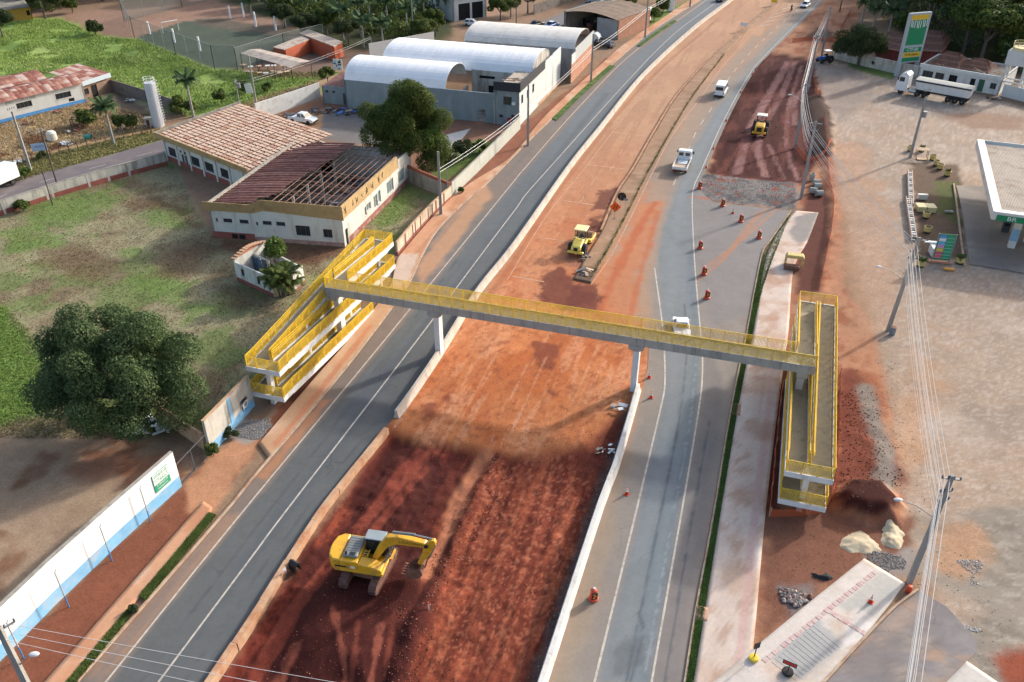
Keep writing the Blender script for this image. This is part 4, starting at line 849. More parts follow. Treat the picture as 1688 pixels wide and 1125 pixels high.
# ================================================================ footbridge and its two ramps
M_YEL = mat('yellow_rail_paint', (0.74, 0.49, 0.035), 0.45, .10, 2.0, (0.36, 0.21, 0.06), .4, 1.2)
M_CGREY = mat('weathered_deck_concrete',S(182,176,166),0.9,.15,.8,S(110,104,100),.42,.9,streak=True,bump=.2)
M_CWHITE = mat('whitewashed_concrete', S(236, 236, 234), 0.85, .06, .8, S(166, 164, 160), .4, .8, streak=True)
M_FLOOR = mat('walkway_concrete', S(170, 160, 134), 0.92, .16, 1.2, S(120, 108, 90), .5, 1.2)
def panel_mesh(L, dz, h=1.1):
 """yellow railing panel along +y; dz is its rise over its length"""
 m = MB(); sl = dz / L
 z = lambda y, o: sl * y + o
 for o, s in ((h, .05), (.1, .035)): m.bar((0, .03, z(.03, o)), (0, L - .03, z(L - .03, o)), s, s)
 for o in (h * .86, h * .73): m.bar((0, .03, z(.03, o)), (0, L - .03, z(L - .03, o)), .022, .022)
 for y in (.05, L - .05): m.bar((0, y, z(y, 0)), (0, y, z(y, h)), .055, .055)
 n = max(3, int(L / .115))
 for k in range(1, n):
  y = .05 + (L - .1) * k / n; m.bar((0, y, z(y, .1)), (0, y, z(y, h)), .036, .036)
 return m.mesh('railing_panel', M_YEL)
_pm = {}
def rail(t, u0, v0, u1, v1, z0, z1, unit=1.25, hand=0.0):
 d = math.hypot(u1 - u0, v1 - v0); n = max(1, round(d / unit)); L = d / n; dz = (z1 - z0) / n
 key = (round(L, 2), round(dz, 3)); me = _pm.get(key)
 if me is None: me = _pm[key] = panel_mesh(L, dz)
 a = math.atan2(-(u1 - u0), v1 - v0)
 for k in range(n):
  f = k / n; link('railing_panel', me, t, (u0 + (u1 - u0) * f, v0 + (v1 - v0) * f, z0 + (z1 - z0) * f), a)
 if hand:
  m = MB()
  for o in (.92, .72): m.tube([(u0 + hand, v0, z0 + o), (u1 + hand, v1, z1 + o)], .022, 6)
  m.build('handrail', M_YEL, t)
def run(t, u0, u1, v0, v1, z0, z1, hand=True):
 vs = [(u0, v0), (u1, v0), (u1, v1), (u0, v1)]; zt = [z0, z0, z1, z1]
 m = MB(); m.prism(vs, [z - .16 for z in zt], zt); m.build('ramp_slab', M_FLOOR, t)
 for ua, ub in ((u0 - .1, u0), (u1, u1 + .1)):
  m = MB(); m.prism([(ua,v0),(ub,v0),(ub,v1),(ua,v1)],[z - .5 for z in zt],[z + .1 for z in zt]); m.build('edge_beam',M_CWHITE,t)
 e = .12
 rail(t,u0 - .05,v0,u0 - .05,v1,z0 + .1,z1 + .1,hand=.1 if hand else 0); rail(t,u1 + .05,v0,u1 + .05,v1,z0 + .1,z1 + .1,hand=-.1 if hand else 0)
def landing(t, u0, u1, v0, v1, z, far, gap):
 m = MB(); m.bb(u0, u1, v0 + .002, v1 - .002, z - .16, z); m.build('landing_slab', M_FLOOR, t)
 ve = v1 if far else v0; s = 1 if far else -1
 m = MB(); m.bb(u0 - .1, u1 + .1, min(ve, ve + s * .12), max(ve, ve + s * .12), z - .4, z + .08)
 m.bb(u0 - .1,u0 - .002,v0 + .01,v1 - .003,z - .4,z + .08); m.bb(u1 + .002,u1 + .1,v0 + .01,v1 - .003,z - .4,z + .08); m.build('landing_beam',M_CWHITE,t)
 rail(t,u0 - .05,ve + s * .06,u1 + .05,ve + s * .06,z + .08,z + .08); rail(t,u0 - .05,v0,u0 - .05,v1,z + .08,z + .08); rail(t,u1 + .05,v0,u1 + .05,v1,z + .08,z + .08)
 vi = v0 if far else v1; rail(t, gap[0], vi + s * .02, gap[1], vi + s * .02, z + .02, z + .02, .4)
def column(t, u, v, z, wu=.4, wv=.4, cap=None):
 m = MB(); m.bb(u - wu / 2, u + wu / 2, v - wv / 2, v + wv / 2, -.8, z); m.build('column', M_CWHITE, t)
 if cap: m = MB(); m.bb(cap[0], cap[1], v - .3, v + .3, z + .001, z + .42); m.build('cross_beam', M_CWHITE, t)
def ramp(label, outer, inner, mirror):
 t = thing('access_ramp', label, 'footbridge ramp', (0, 0, 0), -UA)
 o0, o1 = outer; i0_, i1 = inner; ua, ub = min(o0, i0_), max(o1, i1)
 gap = (min(o1, i1), max(o0, i0_))
 A, B, C, D = 5.55, 4.2, 2.75, 1.35; vf0, vf1, vn0, vn1 = 77.1, 78.6, 53.7, 55.2
 run(t, i0_, i1, 67.75, vf0, 6.25, A); landing(t, ua, ub, vf0, vf1, A, True, gap)
 run(t, o0, o1, vn1, vf0, B, A); landing(t, ua, ub, vn0, vn1, B, False, gap)
 run(t, i0_, i1, vn1, vf0, B, C); landing(t, ua, ub, vf0, vf1, C, True, gap)
 run(t, o0, o1, vn1, vf0, D, C); landing(t, ua, ub, vn0, vn1, D, False, gap)
 run(t, i0_, i1, vn1, 72.5, D, .12)
 gm = sum(gap) / 2
 for v, z in ((vn0 + .75, B - .6), (vf0 + .75, A - .6)): column(t, gm, v, z, .42, .5, (ua + .2, ub - .2))
 for v in (61.5, 70.3):
  zt = B + (A - B) * (v - vn1) / (vf0 - vn1) - .16; om = (o0 + o1) / 2
  column(t, gm, v, 3.2 if False else zt - .5, .3, .45)
  m = MB(); m.bb(min(gm,om) - .15,max(gm,om) + .15,v - .18,v + .18,zt - .45,zt - .05); m.build('bracket',M_CWHITE,t)
 for v in (58.5, 64, 74.5):
  zt = D + (C - D) * (v - vn1) / (vf0 - vn1); om = (o0 + o1) / 2; column(t, om, v, zt - .2, .3, .35)
 return t
LRAMP = ramp('yellow-railed switchback ramp beside the left pavement and the ruined hut',(-42.25,-40.78),(-40.42,-38.95),False)
RRAMP = ramp('yellow-railed switchback ramp standing in the red soil right of the right pavement',(7.08,8.6),(5.2,6.72),True)
t = thing('footbridge','long concrete footbridge with yellow railings spanning both roads','footbridge',(0,0,0),-UA)
v0, v1, zd = 65.65, 67.6, 6.3
for a, b_ in ((-40.55, -28.76), (-28.72, -8.80), (-8.76, 6.88)):
 m = MB(); m.bb(a, b_, v0 + .18, v1 - .18, zd - .18, zd); m.build('deck_slab', M_FLOOR, t)
 for va, vb in ((v0, v0 + .178), (v1 - .178, v1)):
  m = MB(); m.bb(a, b_, va, vb, zd - .72, zd + .1); m.build('girder', M_CGREY, t)
rail(t,-40.5,v0 + .08,6.86,v0 + .08,zd + .1,zd + .1); rail(t,-38.85,v1 - .08,5.1,v1 - .08,zd + .1,zd + .1)
rail(t,-40.5,v0 + .1,-40.5,v1 - .1,zd + .1,zd + .1,.9); rail(t,6.82,v0 + .1,6.82,v1 - .1,zd + .1,zd + .1,.9)
for u in (-28.74, -8.78, -39.7, 5.9):
 main = u in (-28.74, -8.78)
 m = MB(); m.bb(u - .28, u + .28, v0 + .55, v1 - .5, -1.2, zd - 1.35); m.build('pier', M_CWHITE, t)
 m = MB(); m.bb(u - (.7 if main else .45),u + (.7 if main else .45),v0 - .05,v1 + .05,zd - 1.15,zd - .724); m.side([(u - .28,zd - 1.35),(u + .28,zd - 1.35),(u + (.7 if main else .45),zd - 1.152),(u - (.7 if main else .45),zd - 1.152)],v0 + .02,v1 - .02); m.build('pier_cap',M_CGREY,t)
# ================================================================ vehicles and machines
M_TYRE = mat('tyre_rubber', (0.018, 0.018, 0.019), .85, .2, 6, (0.12, 0.08, 0.06), .35, 4)
M_RIM = mat('rim_metal', (0.45, 0.45, 0.46), .4, .1, 4, metal=.7)
M_GLASS = glass_mat('car_glass'); M_BLK = mat('black_trim', (0.02, 0.02, 0.022), .55, .1, 4)
M_LAMP = mat('lamp_lens',(0.75,0.75,0.74),.2,.05,5); M_TAIL = mat('tail_lamp',(0.45,0.02,0.02),.25,.1,5)
M_PWHITE = mat('white_car_paint', (0.72, 0.72, 0.71), .35, .03, 3, (0.5, 0.42, 0.35), .15, 1.5, coat=.5)
M_PBLACK = mat('black_car_paint', (0.03, 0.033, 0.038), .3, .1, 3, coat=.6)
M_PSILV = mat('silver_car_paint', (0.45, 0.46, 0.47), .35, .05, 3, metal=.4, coat=.5)
M_PGREY = mat('dark_grey_car_paint', (0.08, 0.085, 0.095), .35, .08, 3, metal=.3, coat=.5)
M_PBLUE = mat('blue_car_paint', (0.03, 0.12, 0.40), .35, .08, 3, coat=.5)
M_PGRN = mat('pale_green_car_paint', (0.40, 0.55, 0.42), .4, .08, 3, coat=.3)
M_CREAM = mat('cream_truck_paint', (0.66, 0.63, 0.55), .5, .06, 2, (0.4, 0.32, 0.24), .35, .8)
M_PLATE = mat('number_plate', (0.6, 0.6, 0.6), .5)
def heading(a, b_):
 d = G(*b_) - G(*a); return math.atan2(d.y, d.x)
_wm = {}
def wheel(t, x, y, r, wd):
 key = (r, wd)
 if key not in _wm:
  a = MB(); a.lathe([(r * .62,-wd / 2),(r * .93,-wd / 2),(r,-wd * .32),(r,wd * .32),(r * .93,wd / 2),(r * .62,wd / 2)],20)
  me = a.mesh('tyre', M_TYRE); me.transform(Matrix.Rotation(R(90), 4, 'X'))
  b_ = MB(); b_.lathe([(r * .61,-wd * .42),(r * .61,wd * .42)],14); b_.lathe([(r * .2,wd * .42),(r * .2,wd * .5)],8); b_.lathe([(r * .2,-wd * .5),(r * .2,-wd * .42)],8)
  m2 = b_.mesh('rim', M_RIM); m2.transform(Matrix.Rotation(R(90), 4, 'X')); _wm[key] = (me, m2)
 w_ = link('wheel', _wm[key][0], t, (x, y, r)); link('rim', _wm[key][1], w_)
def frustum(m, b0, b1, wb, z0, t0, t1, wt, z1, mi=0):
 vs = [(b0,-wb,z0),(b1,-wb,z0),(b1,wb,z0),(b0,wb,z0),(t0,-wt,z1),(t1,-wt,z1),(t1,wt,z1),(t0,wt,z1)]
 m.add(vs, [(3, 2, 1, 0), (4, 5, 6, 7), (0, 1, 5, 4), (1, 2, 6, 5), (2, 3, 7, 6), (3, 0, 4, 7)], mi); return vs
def pane(name, t, c, inset=(.08, .12), off=.012, m=None):
 """glass pane over quad c (a,b bottom; c,d top), inset from its edges and slightly proud"""
 a, b_, c_, d = [Vector(p) for p in c]; n = (b_ - a).cross(d - a).normalized() * off
 f = lambda u, v: (a * (1 - u) + b_ * u) * (1 - v) + (d * (1 - u) + c_ * u) * v + n
 u,v = inset; q = MB(); q.quad(f(u,v),f(1 - u,v),f(1 - u,1 - v),f(u,1 - v)); q.build(name,m or M_GLASS,t)
CARS = dict(hatch=dict(L=4.0,W=1.72,z0=.22,belt=.86,hood=.80,b0=-1.75,b1=1.05,t0=-1.45,t1=.25,H=1.48,r=.31,wx=1.25,rear=.84),
   sedan=dict(L=4.5,W=1.76,z0=.22,belt=.88,hood=.82,b0=-1.6,b1=1.05,t0=-1.05,t1=.2,H=1.46,r=.32,wx=1.35,rear=.88),
   suv=dict(L=4.5,W=1.84,z0=.26,belt=.98,hood=.94,b0=-2.1,b1=1.0,t0=-1.85,t1=.35,H=1.72,r=.36,wx=1.35,rear=.98),
   pickup=dict(L=5.2,W=1.84,z0=.34,belt=1.05,hood=1.0,b0=-.75,b1=1.35,t0=-.55,t1=.65,H=1.78,r=.38,wx=1.6,rear=1.02),
   small_pickup=dict(L=4.4,W=1.70,z0=.26,belt=.92,hood=.86,b0=-.6,b1=1.2,t0=-.4,t1=.45,H=1.52,r=.31,wx=1.35,rear=.92),
   van=dict(L=5.2,W=1.95,z0=.26,belt=1.15,hood=1.05,b0=-2.55,b1=1.95,t0=-2.5,t1=1.25,H=2.35,r=.34,wx=1.6,rear=1.15))
def car(name, label, cat, loc, rz, paint, kind, roofmat=None, group=None):
 c = CARS[kind]; t = thing(name, label, cat, loc, rz, group); L, W, h = c['L'], c['W'], c['H']; hl = L / 2
 m = MB(); prof = [(-hl, c['z0'] + .12), (-hl + .05, c['rear'] - .05), (-hl + .16, c['rear'])]
 if kind in ('pickup', 'small_pickup'): prof += [(c['b0'], c['belt'])]
 prof += [(c['b1'] - .05,c['belt']),(c['b1'] + .15,c['belt'] - .02),(hl - .35,c['hood'] - .06),(hl - .08,c['hood'] - .2),(hl,c['z0'] + .28),(hl - .06,c['z0']),(-hl + .1,c['z0'])]
 m.side(prof, -W / 2, W / 2); body = m.build('body', paint, t, bevel=.06)
 m = MB(); wb,wt = W / 2 - .05,W / 2 - (.24 if kind != 'van' else .12); vs = frustum(m,c['b0'],c['b1'],wb,c['belt'] - .03,c['t0'],c['t1'],wt,h); m.build('cabin',paint,t,bevel=.05)
 m = MB(); m.box(((c['t0'] + c['t1']) / 2,0,h + .008),((c['t1'] - c['t0']) * .86,wt * 1.6,.02)); m.build('roof_panel',roofmat or paint,t,bevel=.008)
 pane('windscreen',t,(vs[1],vs[2],vs[6],vs[5])); pane('rear_window',t,(vs[3],vs[0],vs[4],vs[7]),(.1,.14) if kind != 'van' else (.12,.25))
 for A in ((vs[0], vs[1], vs[5], vs[4]), (vs[2], vs[3], vs[7], vs[6])):
  a, b_, cc, d = [Vector(p) for p in A]; n_ = 1 if kind == 'small_pickup' else 2
  for k in range(n_):
   u0,u1 = k / n_,(k + 1) / n_; pane('side_window',t,(a.lerp(b_,u0),a.lerp(b_,u1),d.lerp(cc,u1),d.lerp(cc,u0)),(.08,.14))
 for x in (-c['wx'], c['wx']):
  for s in (-1, 1): wheel(t, x, s * (W / 2 - .09), c['r'], .22)
 for s in (-1, 1):
  m = MB(); m.box((hl - .1,s * (W / 2 - .26),c['hood'] - .26),(.16,.36,.15)); m.build('headlight',M_LAMP,t,bevel=.02)
  m = MB(); m.box((-hl + .06,s * (W / 2 - .12),c['rear'] - .2),(.1,.18,.28)); m.build('tail_light',M_TAIL,t,bevel=.02)
  m = MB(); m.box((c['b1'] - .2,s * (W / 2 + .08),c['belt'] + .06),(.12,.2,.14)); m.build('mirror',paint if kind != 'van' else M_BLK,t,bevel=.02)
 m = MB(); m.box((-hl - .005,0,c['z0'] + .18),(.12,W * .94,.2)); m.build('rear_bumper',M_BLK if kind in ('van','small_pickup') else paint,t,bevel=.03)
 m = MB(); m.box((hl - .02,0,c['z0'] + .14),(.14,W * .92,.22)); m.build('front_bumper',M_BLK,t,bevel=.03)
 m = MB(); m.box((-hl - .07, 0, c['z0'] + .32), (.012, .4, .13)); m.build('number_plate', M_PLATE, t)
 if kind in ('pickup', 'small_pickup'):
  m = MB(); m.bb(-hl + .12,c['b0'] - .06,-W / 2 + .12,W / 2 - .12,c['rear'] - .002,c['rear'] + .012); m.build('bed_cover',M_BLK if kind == 'pickup' else paint,t)
 return t
RH = lambda px, py, dx, dy: heading((px, py), (px + dx, py + dy))
car('pickup_truck','small white pickup driving away under the footbridge on the right road','pickup',G(1122,549) + Vector((0,0,.01)),R(84),M_PWHITE,'small_pickup',group='vehicles on the right road')
car('van','white passenger van with roof rails on the right road','van',G(1188,156) + Vector((0,0,.012)),heading((1172,180),(1204,128)),M_PWHITE,'van')
car('car','white car with dark windows coming down the far right road','car',G(1327,12),heading((1355,-6),(1304,26)),M_PWHITE,'hatch')
car('car','dark car at the top edge on the left road','car',G(1188,2),heading((1179,5),(1240,-40)),M_PBLACK,'sedan')
car('pickup_truck','white double-cab pickup parked in the yard by the flaking white wall','pickup',G(500,202),R(-22),M_PWHITE,'pickup')
car('car','dark grey estate car parked beside the broad-leaved tree','car',G(739,261),heading((730,266),(748,248)),M_PGREY,'suv')
car('car','black sedan parked on the far back street','car',G(885,44),heading((872,46),(900,38)),M_PBLACK,'sedan')
car('car','blue and white police-style car parked behind the black sedan','car',G(910,45),heading((896,48),(924,38)),M_PBLUE,'sedan',M_PWHITE)
car('car', 'white car parked in front of the far white garage', 'car', G(778, 42), R(-10), M_PWHITE, 'hatch')
car('pickup_truck','pale green and white pickup at the top edge behind the brown shed','pickup',G(1000,7),R(20),M_PGRN,'pickup',M_PWHITE)
car('car','silver blue car at the top edge left of the pale green pickup','car',G(977,4),R(20),M_PSILV,'hatch')
for k, (px, py) in enumerate(((988, 72), (1000, 77))):
 car('car',('dusty black car beside the white tank at the brown shed','dark grey wreck in front of the brown shed gateway')[k],'car',G(px,py),R(40 + 90 * k),M_PBLACK if k == 0 else M_PGREY,'hatch')
# ---- flatbed truck on the right road
t = thing('flatbed_truck','white flatbed truck carrying a white sheet on the right road','truck',G(1124,278) + Vector((0,0,.012)),heading((1110,305),(1136,250)))
M_CHAS = mat('chassis_dark', (0.03, 0.03, 0.032), .7, .2, 3, (0.16, 0.10, 0.07), .4, 2)
M_WOODB = mat('truck_bed_boards', S(214, 186, 156), .85, .15, 2, S(150, 110, 84), .4, 2)
m = MB(); m.side([(1.3,.55),(1.3,2.25),(1.5,2.32),(2.55,2.25),(2.95,1.35),(3.0,.6)],-1.0,1.0); m.build('cab',M_PWHITE,t,bevel=.07)
m = MB(); m.quad((2.62,-.85,2.14),(2.95,-.88,1.42),(2.95,.88,1.42),(2.62,.85,2.14)); m.build('windscreen',M_GLASS,t)
for y in (-.48, .48):
 m = MB(); m.box((1.293, y, 1.8), (.012, .7, .5)); m.build('rear_window', M_GLASS, t)
for s in (-1, 1):
 m = MB(); m.box((2.1,s * 1.003,1.75),(.8,.012,.6)); m.build('side_window',M_GLASS,t); m = MB(); m.box((2.6,s * 1.2,1.7),(.1,.24,.4)); m.build('mirror',M_BLK,t,bevel=.02); m.build
m = MB(); m.bb(-2.9, 1.6, -.4, .4, .5, .72); m.build('chassis', M_CHAS, t)
bed = MB(); bed.bb(-3.0, 1.15, -1.1, 1.1, .82, .92); bed = bed.build('bed', M_WOODB, t)
for a,b_ in (((-3.0,1.15),(-1.1,-1.05)),((-3.0,1.15),(1.05,1.1)),((-3.0,-2.95),(-1.04,1.04)),((1.1,1.15),(-1.04,1.04))):
 m = MB(); m.bb(a[0], a[1], b_[0], b_[1], .922, 1.3); m.build('side_board', M_PWHITE, t)
m = MB(); m.box((.15,.0,.98),(1.7,1.5,.08),0,R(4)); m.build('cargo_sheet',M_PWHITE,None,loc=t.location,rz=t.rotation_euler.z,label='white sheet panel lying on the flatbed truck',cat='panel')
m = MB(); m.box((-3.04, 0, .66), (.06, 2.0, .16)); m.build('rear_bumper', M_CHAS, t)
for s in (-1, 1):
 m = MB(); m.box((-3.03, s * .8, .7), (.1, .3, .12)); m.build('tail_light', M_TAIL, t)
for x in (2.1, -1.7):
 for s in (-1, 1): wheel(t, x, s * .85, .40, .3)
# ---- box truck on the back street
t = thing('box_truck','white box truck cut by the left edge on the back street','truck',G(-4,312),heading((30,300),(-20,322)))
m = MB(); m.bb(-3.4, 1.4, -1.1, 1.1, .85, 3.0); m.build('cargo_box', M_PWHITE, t, bevel=.05)
m = MB(); m.side([(1.6,.55),(1.6,2.3),(2.7,2.3),(3.2,1.4),(3.25,.55)],-1.0,1.0); m.build('cab',M_PWHITE,t,bevel=.08)
m = MB(); m.quad((2.8,-.85,2.2),(3.19,-.88,1.5),(3.19,.88,1.5),(2.8,.85,2.2)); m.build('windscreen',M_GLASS,t)
m = MB(); m.bb(-3.3,3.0,-.4,.4,.5,.84); m.build('chassis',M_CHAS,t); m = MB(); m.box((-3.5,0,.62),(.12,2.0,.14)); m.build('rear_bumper',M_CHAS,t)
for x in (2.3, -2.0):
 for s in (-1, 1): wheel(t, x, s * .9, .42, .3)
# ---- articulated tipper on the forecourt
A_,B_ = G(1482,152),G(1590,172); t = thing('tipper_truck','white articulated tipper truck parked by the forecourt building','truck',(A_ + B_) / 2,math.atan2((A_ - B_).y,(A_ - B_).x))
Lh = (A_ - B_).length / 2 + .6; t.scale = (1, 1.05, 1.16)
x1 = Lh; m = MB(); m.side([(x1 - 2.1,.7),(x1 - 2.1,3.1),(x1 - 1.5,3.55),(x1 - .7,3.3),(x1 - .1,2.3),(x1,1.0),(x1,.5),(x1 - 1.9,.5)],-1.22,1.22); m.build('cab',M_PWHITE,t,bevel=.1)
m = MB(); m.quad((x1 - .62,-1.05,3.15),(x1 - .13,-1.1,2.35),(x1 - .13,1.1,2.35),(x1 - .62,1.05,3.15)); m.build('windscreen',M_GLASS,t)
for s in (-1, 1):
 m = MB(); m.box((x1 - 1.0,s * 1.225,2.4),(.9,.012,.7)); m.build('side_window',M_GLASS,t); m = MB(); m.box((x1 - .3,s * 1.4,2.5),(.14,.2,.6)); m.build('mirror',M_BLK,t)
 m = MB(); m.cyl((x1 - 3.2, s * .95, .75), .3, 1.3, 'x', 14); m.build('fuel_tank', M_RIM, t)
m = MB(); m.bb(-Lh, x1 - 1.9, -.42, .42, .75, 1.0); m.build('chassis', M_CHAS, t)
m = MB(); xb0, xb1 = -Lh - .2, x1 - 3.4
m.add([(xb0 + .3,-.9,1.15),(xb1 - .5,-.9,1.15),(xb1 - .5,.9,1.15),(xb0 + .3,.9,1.15),(xb0,-1.25,2.75),(xb1,-1.25,2.75),(xb1,1.25,2.75),(xb0,1.25,2.75)],[(3,2,1,0),(0,1,5,4),(1,2,6,5),(2,3,7,6),(3,0,4,7)]); m.build('tipper_body',M_PWHITE,t)
m = MB(); m.side([(-1.25,2.752),(1.25,2.752),(0,2.95)],xb0,xb1,axis='x'); m.build('tarpaulin',mat('pale_tarpaulin',S(214,208,192),.9,.08,1.5),t)
for y in (-1.27, 1.27):
 m = MB(); m.bb(xb0, xb1, y - .04, y + .04, 2.45, 2.65); m.build('top_rail', M_BLK, t)
 for k in range(9):
  f = k / 8; m = MB(); m.bar((xb0 + .35 + (xb1 - xb0 - .9) * f,y * .74,1.2),(xb0 + .1 + (xb1 - xb0 - .2) * f,y * .99,2.45),.1,.08); m.build('body_rib',M_PWHITE,t)
for x in (x1 - 1.1, x1 - 4.2, x1 - 5.5, -Lh + .9, -Lh + 2.15, -Lh + 3.4):
 for s in (-1, 1): wheel(t, x, s * 1.0, .52, .42)
# ---- tractor by the far wall
t = thing('tractor','blue tractor with white sun canopy beside the street lamp pole','tractor',G(1360,103),R(200))
M_TBLUE = mat('tractor_blue', (0.03, 0.13, 0.42), .45, .1, 3)
m = MB(); m.bb(.1,1.9,-.32,.32,.75,1.35); m.build('bonnet',M_TBLUE,t,bevel=.08); m = MB(); m.bb(-1.0,.2,-.3,.3,.6,1.0); m.build('transmission',M_BLK,t)
m = MB(); m.bb(-1.0, .5, -.75, .75, 2.4, 2.48); m.build('canopy', M_PWHITE, t, bevel=.03)
for x in (-.9, .4):
 for s in (-1, 1): m = MB(); m.bar((x, s * .65, .9), (x, s * .65, 2.4), .05); m.build('canopy_post', M_BLK, t)
for s in (-1, 1): wheel(t, -.6, s * .85, .78, .45); wheel(t, 1.4, s * .75, .46, .3)
m = MB(); m.box((-.6, 0, 1.2), (.5, .5, .4)); m.build('seat', M_BLK, t, bevel=.06)
# ---- motorcycle and rider
mp = G(1304, 19); hd = heading((1345, -6), (1304, 26)) + math.pi
t = thing('motorcycle', 'dark motorcycle far up the right road under a rider in black', 'motorcycle', mp, hd)
for x in (-.62, .62): wheel(t, x, 0, .31, .12)
m = MB(); m.side([(-.5,.45),(-.75,.85),(-.1,.8),(.25,.95),(.5,.75),(.2,.4)],-.13,.13); m.build('body',M_PBLACK,t,bevel=.04)
m = MB(); m.bar((.55,0,.4),(.38,0,1.05),.06); m.bar((.38,-.33,1.08),(.38,.33,1.08),.04); m.build('fork',M_RIM,t)
def tube_person(name, label, loc, rz, limbs, mats, group=None):
 """one continuous figure: overlapping tapered limbs welded with a voxel remesh"""
 m = MB()
 for P, r in limbs: m.tube(P, r, 10)
 o = m.build(name, mats[0], None, loc, rz, label=label, cat='person')
 rm = o.modifiers.new('weld', 'REMESH'); rm.mode = 'VOXEL'; rm.voxel_size = .03; rm.use_smooth_shade = True
 dg = bpy.context.evaluated_depsgraph_get(); me = bpy.data.meshes.new_from_object(o.evaluated_get(dg)); o.modifiers.clear(); o.data = me
 for mm in mats[1:]: me.materials.append(mm)
 return o
M_CLOTH = mat('dark_clothes',(0.025,0.027,0.035),.9,.15,6); M_SKIN = mat('skin',(0.30,0.16,0.10),.6,.08,8); M_HELM = mat('red_helmet',(0.4,0.03,0.02),.3)
rider = tube_person('person', 'person in dark clothes and red helmet riding the motorcycle', mp, hd,
 [([(-.22,0,.86),(-.12,0,1.1),(.0,0,1.36),(.05,0,1.46)],[.16,.17,.19,.08]),([(.05,0,1.44),(.1,0,1.6),(.11,0,1.72)],[.08,.12,.07]),
     ([(.0,.18,1.36),(.16,.3,1.16),(.38,.3,1.1)],[.075,.06,.04]),([(.0,-.18,1.36),(.16,-.3,1.16),(.38,-.3,1.1)],[.075,.06,.04]),
     ([(-.2,.1,.86),(.18,.2,.78),(.05,.2,.4),(.16,.2,.36)],[.11,.085,.06,.05]),([(-.2,-.1,.86),(.18,-.2,.78),(.05,-.2,.4),(.16,-.2,.36)],[.11,.085,.06,.05])],[M_CLOTH,M_SKIN])
m = MB(); m.lathe([(.02,-.14),(.13,-.1),(.15,0),(.12,.1),(.03,.145)],12); m.build('helmet',M_HELM,rider,(.11,0,1.66),smooth=True)
# ---- excavator
M_EXY = mat('excavator_yellow', (0.72, 0.385, 0.022), .42, .07, 2.5, (0.34, 0.17, 0.09), .42, 1.8, coat=.15)
M_EXG = mat('engine_cover_grey', (0.20, 0.21, 0.20), .55, .1, 2, (0.3, 0.2, 0.13), .3, 1.5)
M_RUST = mat('soil_caked_steel', (0.16, 0.075, 0.05), .85, .25, 3, (0.28, 0.13, 0.08), .6, 2, bump=.3)
M_TRK = mat('track_steel', (0.14, 0.07, 0.052), .85, .3, 4, (0.05, 0.04, 0.04), .4, 3, bump=.3)
M_CHROME = mat('chrome_rod', (0.6, 0.6, 0.6), .2, .03, 2, metal=.9)
M_ROOFG = mat('cab_roof_grey', (0.26, 0.31, 0.33), .6, .12, 2, (0.35, 0.25, 0.18), .3, 1.5)
ep = G(610, 942, .25); trk = R(74); ups = R(-11)
t = thing('excavator','yellow tracked excavator with raised boom working on the dark red spoil heap','excavator',ep,0); t.scale = (.95,.95,.95)
T1 = Matrix.Rotation(trk, 4, 'Z')
def eb(name, fn, mats, M4, bevel=0.0, parent=t, smooth=False):
 m = MB(); m.T = M4; fn(m); return m.build(name, mats, parent, bevel=bevel, smooth=smooth)
for s in (-1, 1):
 y = s * 1.2
 def prof(m,y=y): m.side([(-1.75,.08),(1.75,.08),(2.1,.32),(2.15,.55),(1.95,.82),(1.6,.92),(-1.6,.92),(-1.95,.82),(-2.15,.55),(-2.1,.32)],y - .22,y + .22)
 tr = eb('track_frame', prof, M_RUST, T1)
 loop = [(-1.9,.04),(1.9,.04),(2.2,.28),(2.26,.55),(2.02,.88),(1.65,.98),(-1.65,.98),(-2.02,.88),(-2.26,.55),(-2.2,.28)]
 pts = []
 for i in range(len(loop)):
  a, b_ = np.array(loop[i]), np.array(loop[(i + 1) % len(loop)]); k = max(1, round(np.linalg.norm(b_ - a) / .2))
  pts += [(a + (b_ - a) * j / k, math.atan2(b_[1] - a[1], b_[0] - a[0])) for j in range(k)]
 shoe = MB(); shoe.box((0,0,0),(.19,.62,.05)); shoe.box((0,0,-.045),(.04,.62,.05)); sm = shoe.mesh('track_shoe',M_TRK)
 for p, a in pts:
  o = link('track_shoe',sm,tr); o.matrix_local = T1 @ Matrix.Translation((p[0],y,p[1])) @ Matrix.Rotation(-a,4,'Y')
 for x in (-1.85,1.85): eb('sprocket',lambda m,x=x,y=y: m.cyl((x,y,.52),.38,.5,'y',18),M_RUST,T1,parent=tr)
eb('car_body',lambda m: (m.bb(-1.1,1.1,-.95,.95,.45,.95),m.cyl((0,0,1.02),.75,.2,'z',22)),M_RUST,T1)
T2 = Matrix.Rotation(ups, 4, 'Z')
def house(m):
 # plan of the upper structure: rounded tail at the back
 m.prism([(1.55,-1.35),(1.55,1.35),(-2.2,1.35),(-2.65,.95),(-2.8,.3),(-2.8,-.3),(-2.65,-.95),(-2.2,-1.35)],1.15,1.42)
eb('deck_frame', house, M_EXY, T2, .03)
eb('counterweight',lambda m: m.prism([(-1.75,-1.36),(-1.75,1.36),(-2.25,1.36),(-2.7,.97),(-2.85,.3),(-2.85,-.3),(-2.7,-.97),(-2.25,-1.36)],1.2,2.35),M_EXY,T2,.09)
eb('engine_bay', lambda m: m.bb(-1.745, -.35, -1.36, 1.36, 1.425, 2.28), M_EXY, T2, .05)
eb('side_box',lambda m: m.side([(-.345,1.425),(-.345,2.1),(.7,2.0),(1.45,1.75),(1.5,1.425)],-1.36,-.45),M_EXY,T2,.06)
cv = eb('engine_cover', lambda m: m.bb(-1.6, -.45, -1.0, 1.1, 2.285, 2.55), M_EXG, T2, .08)
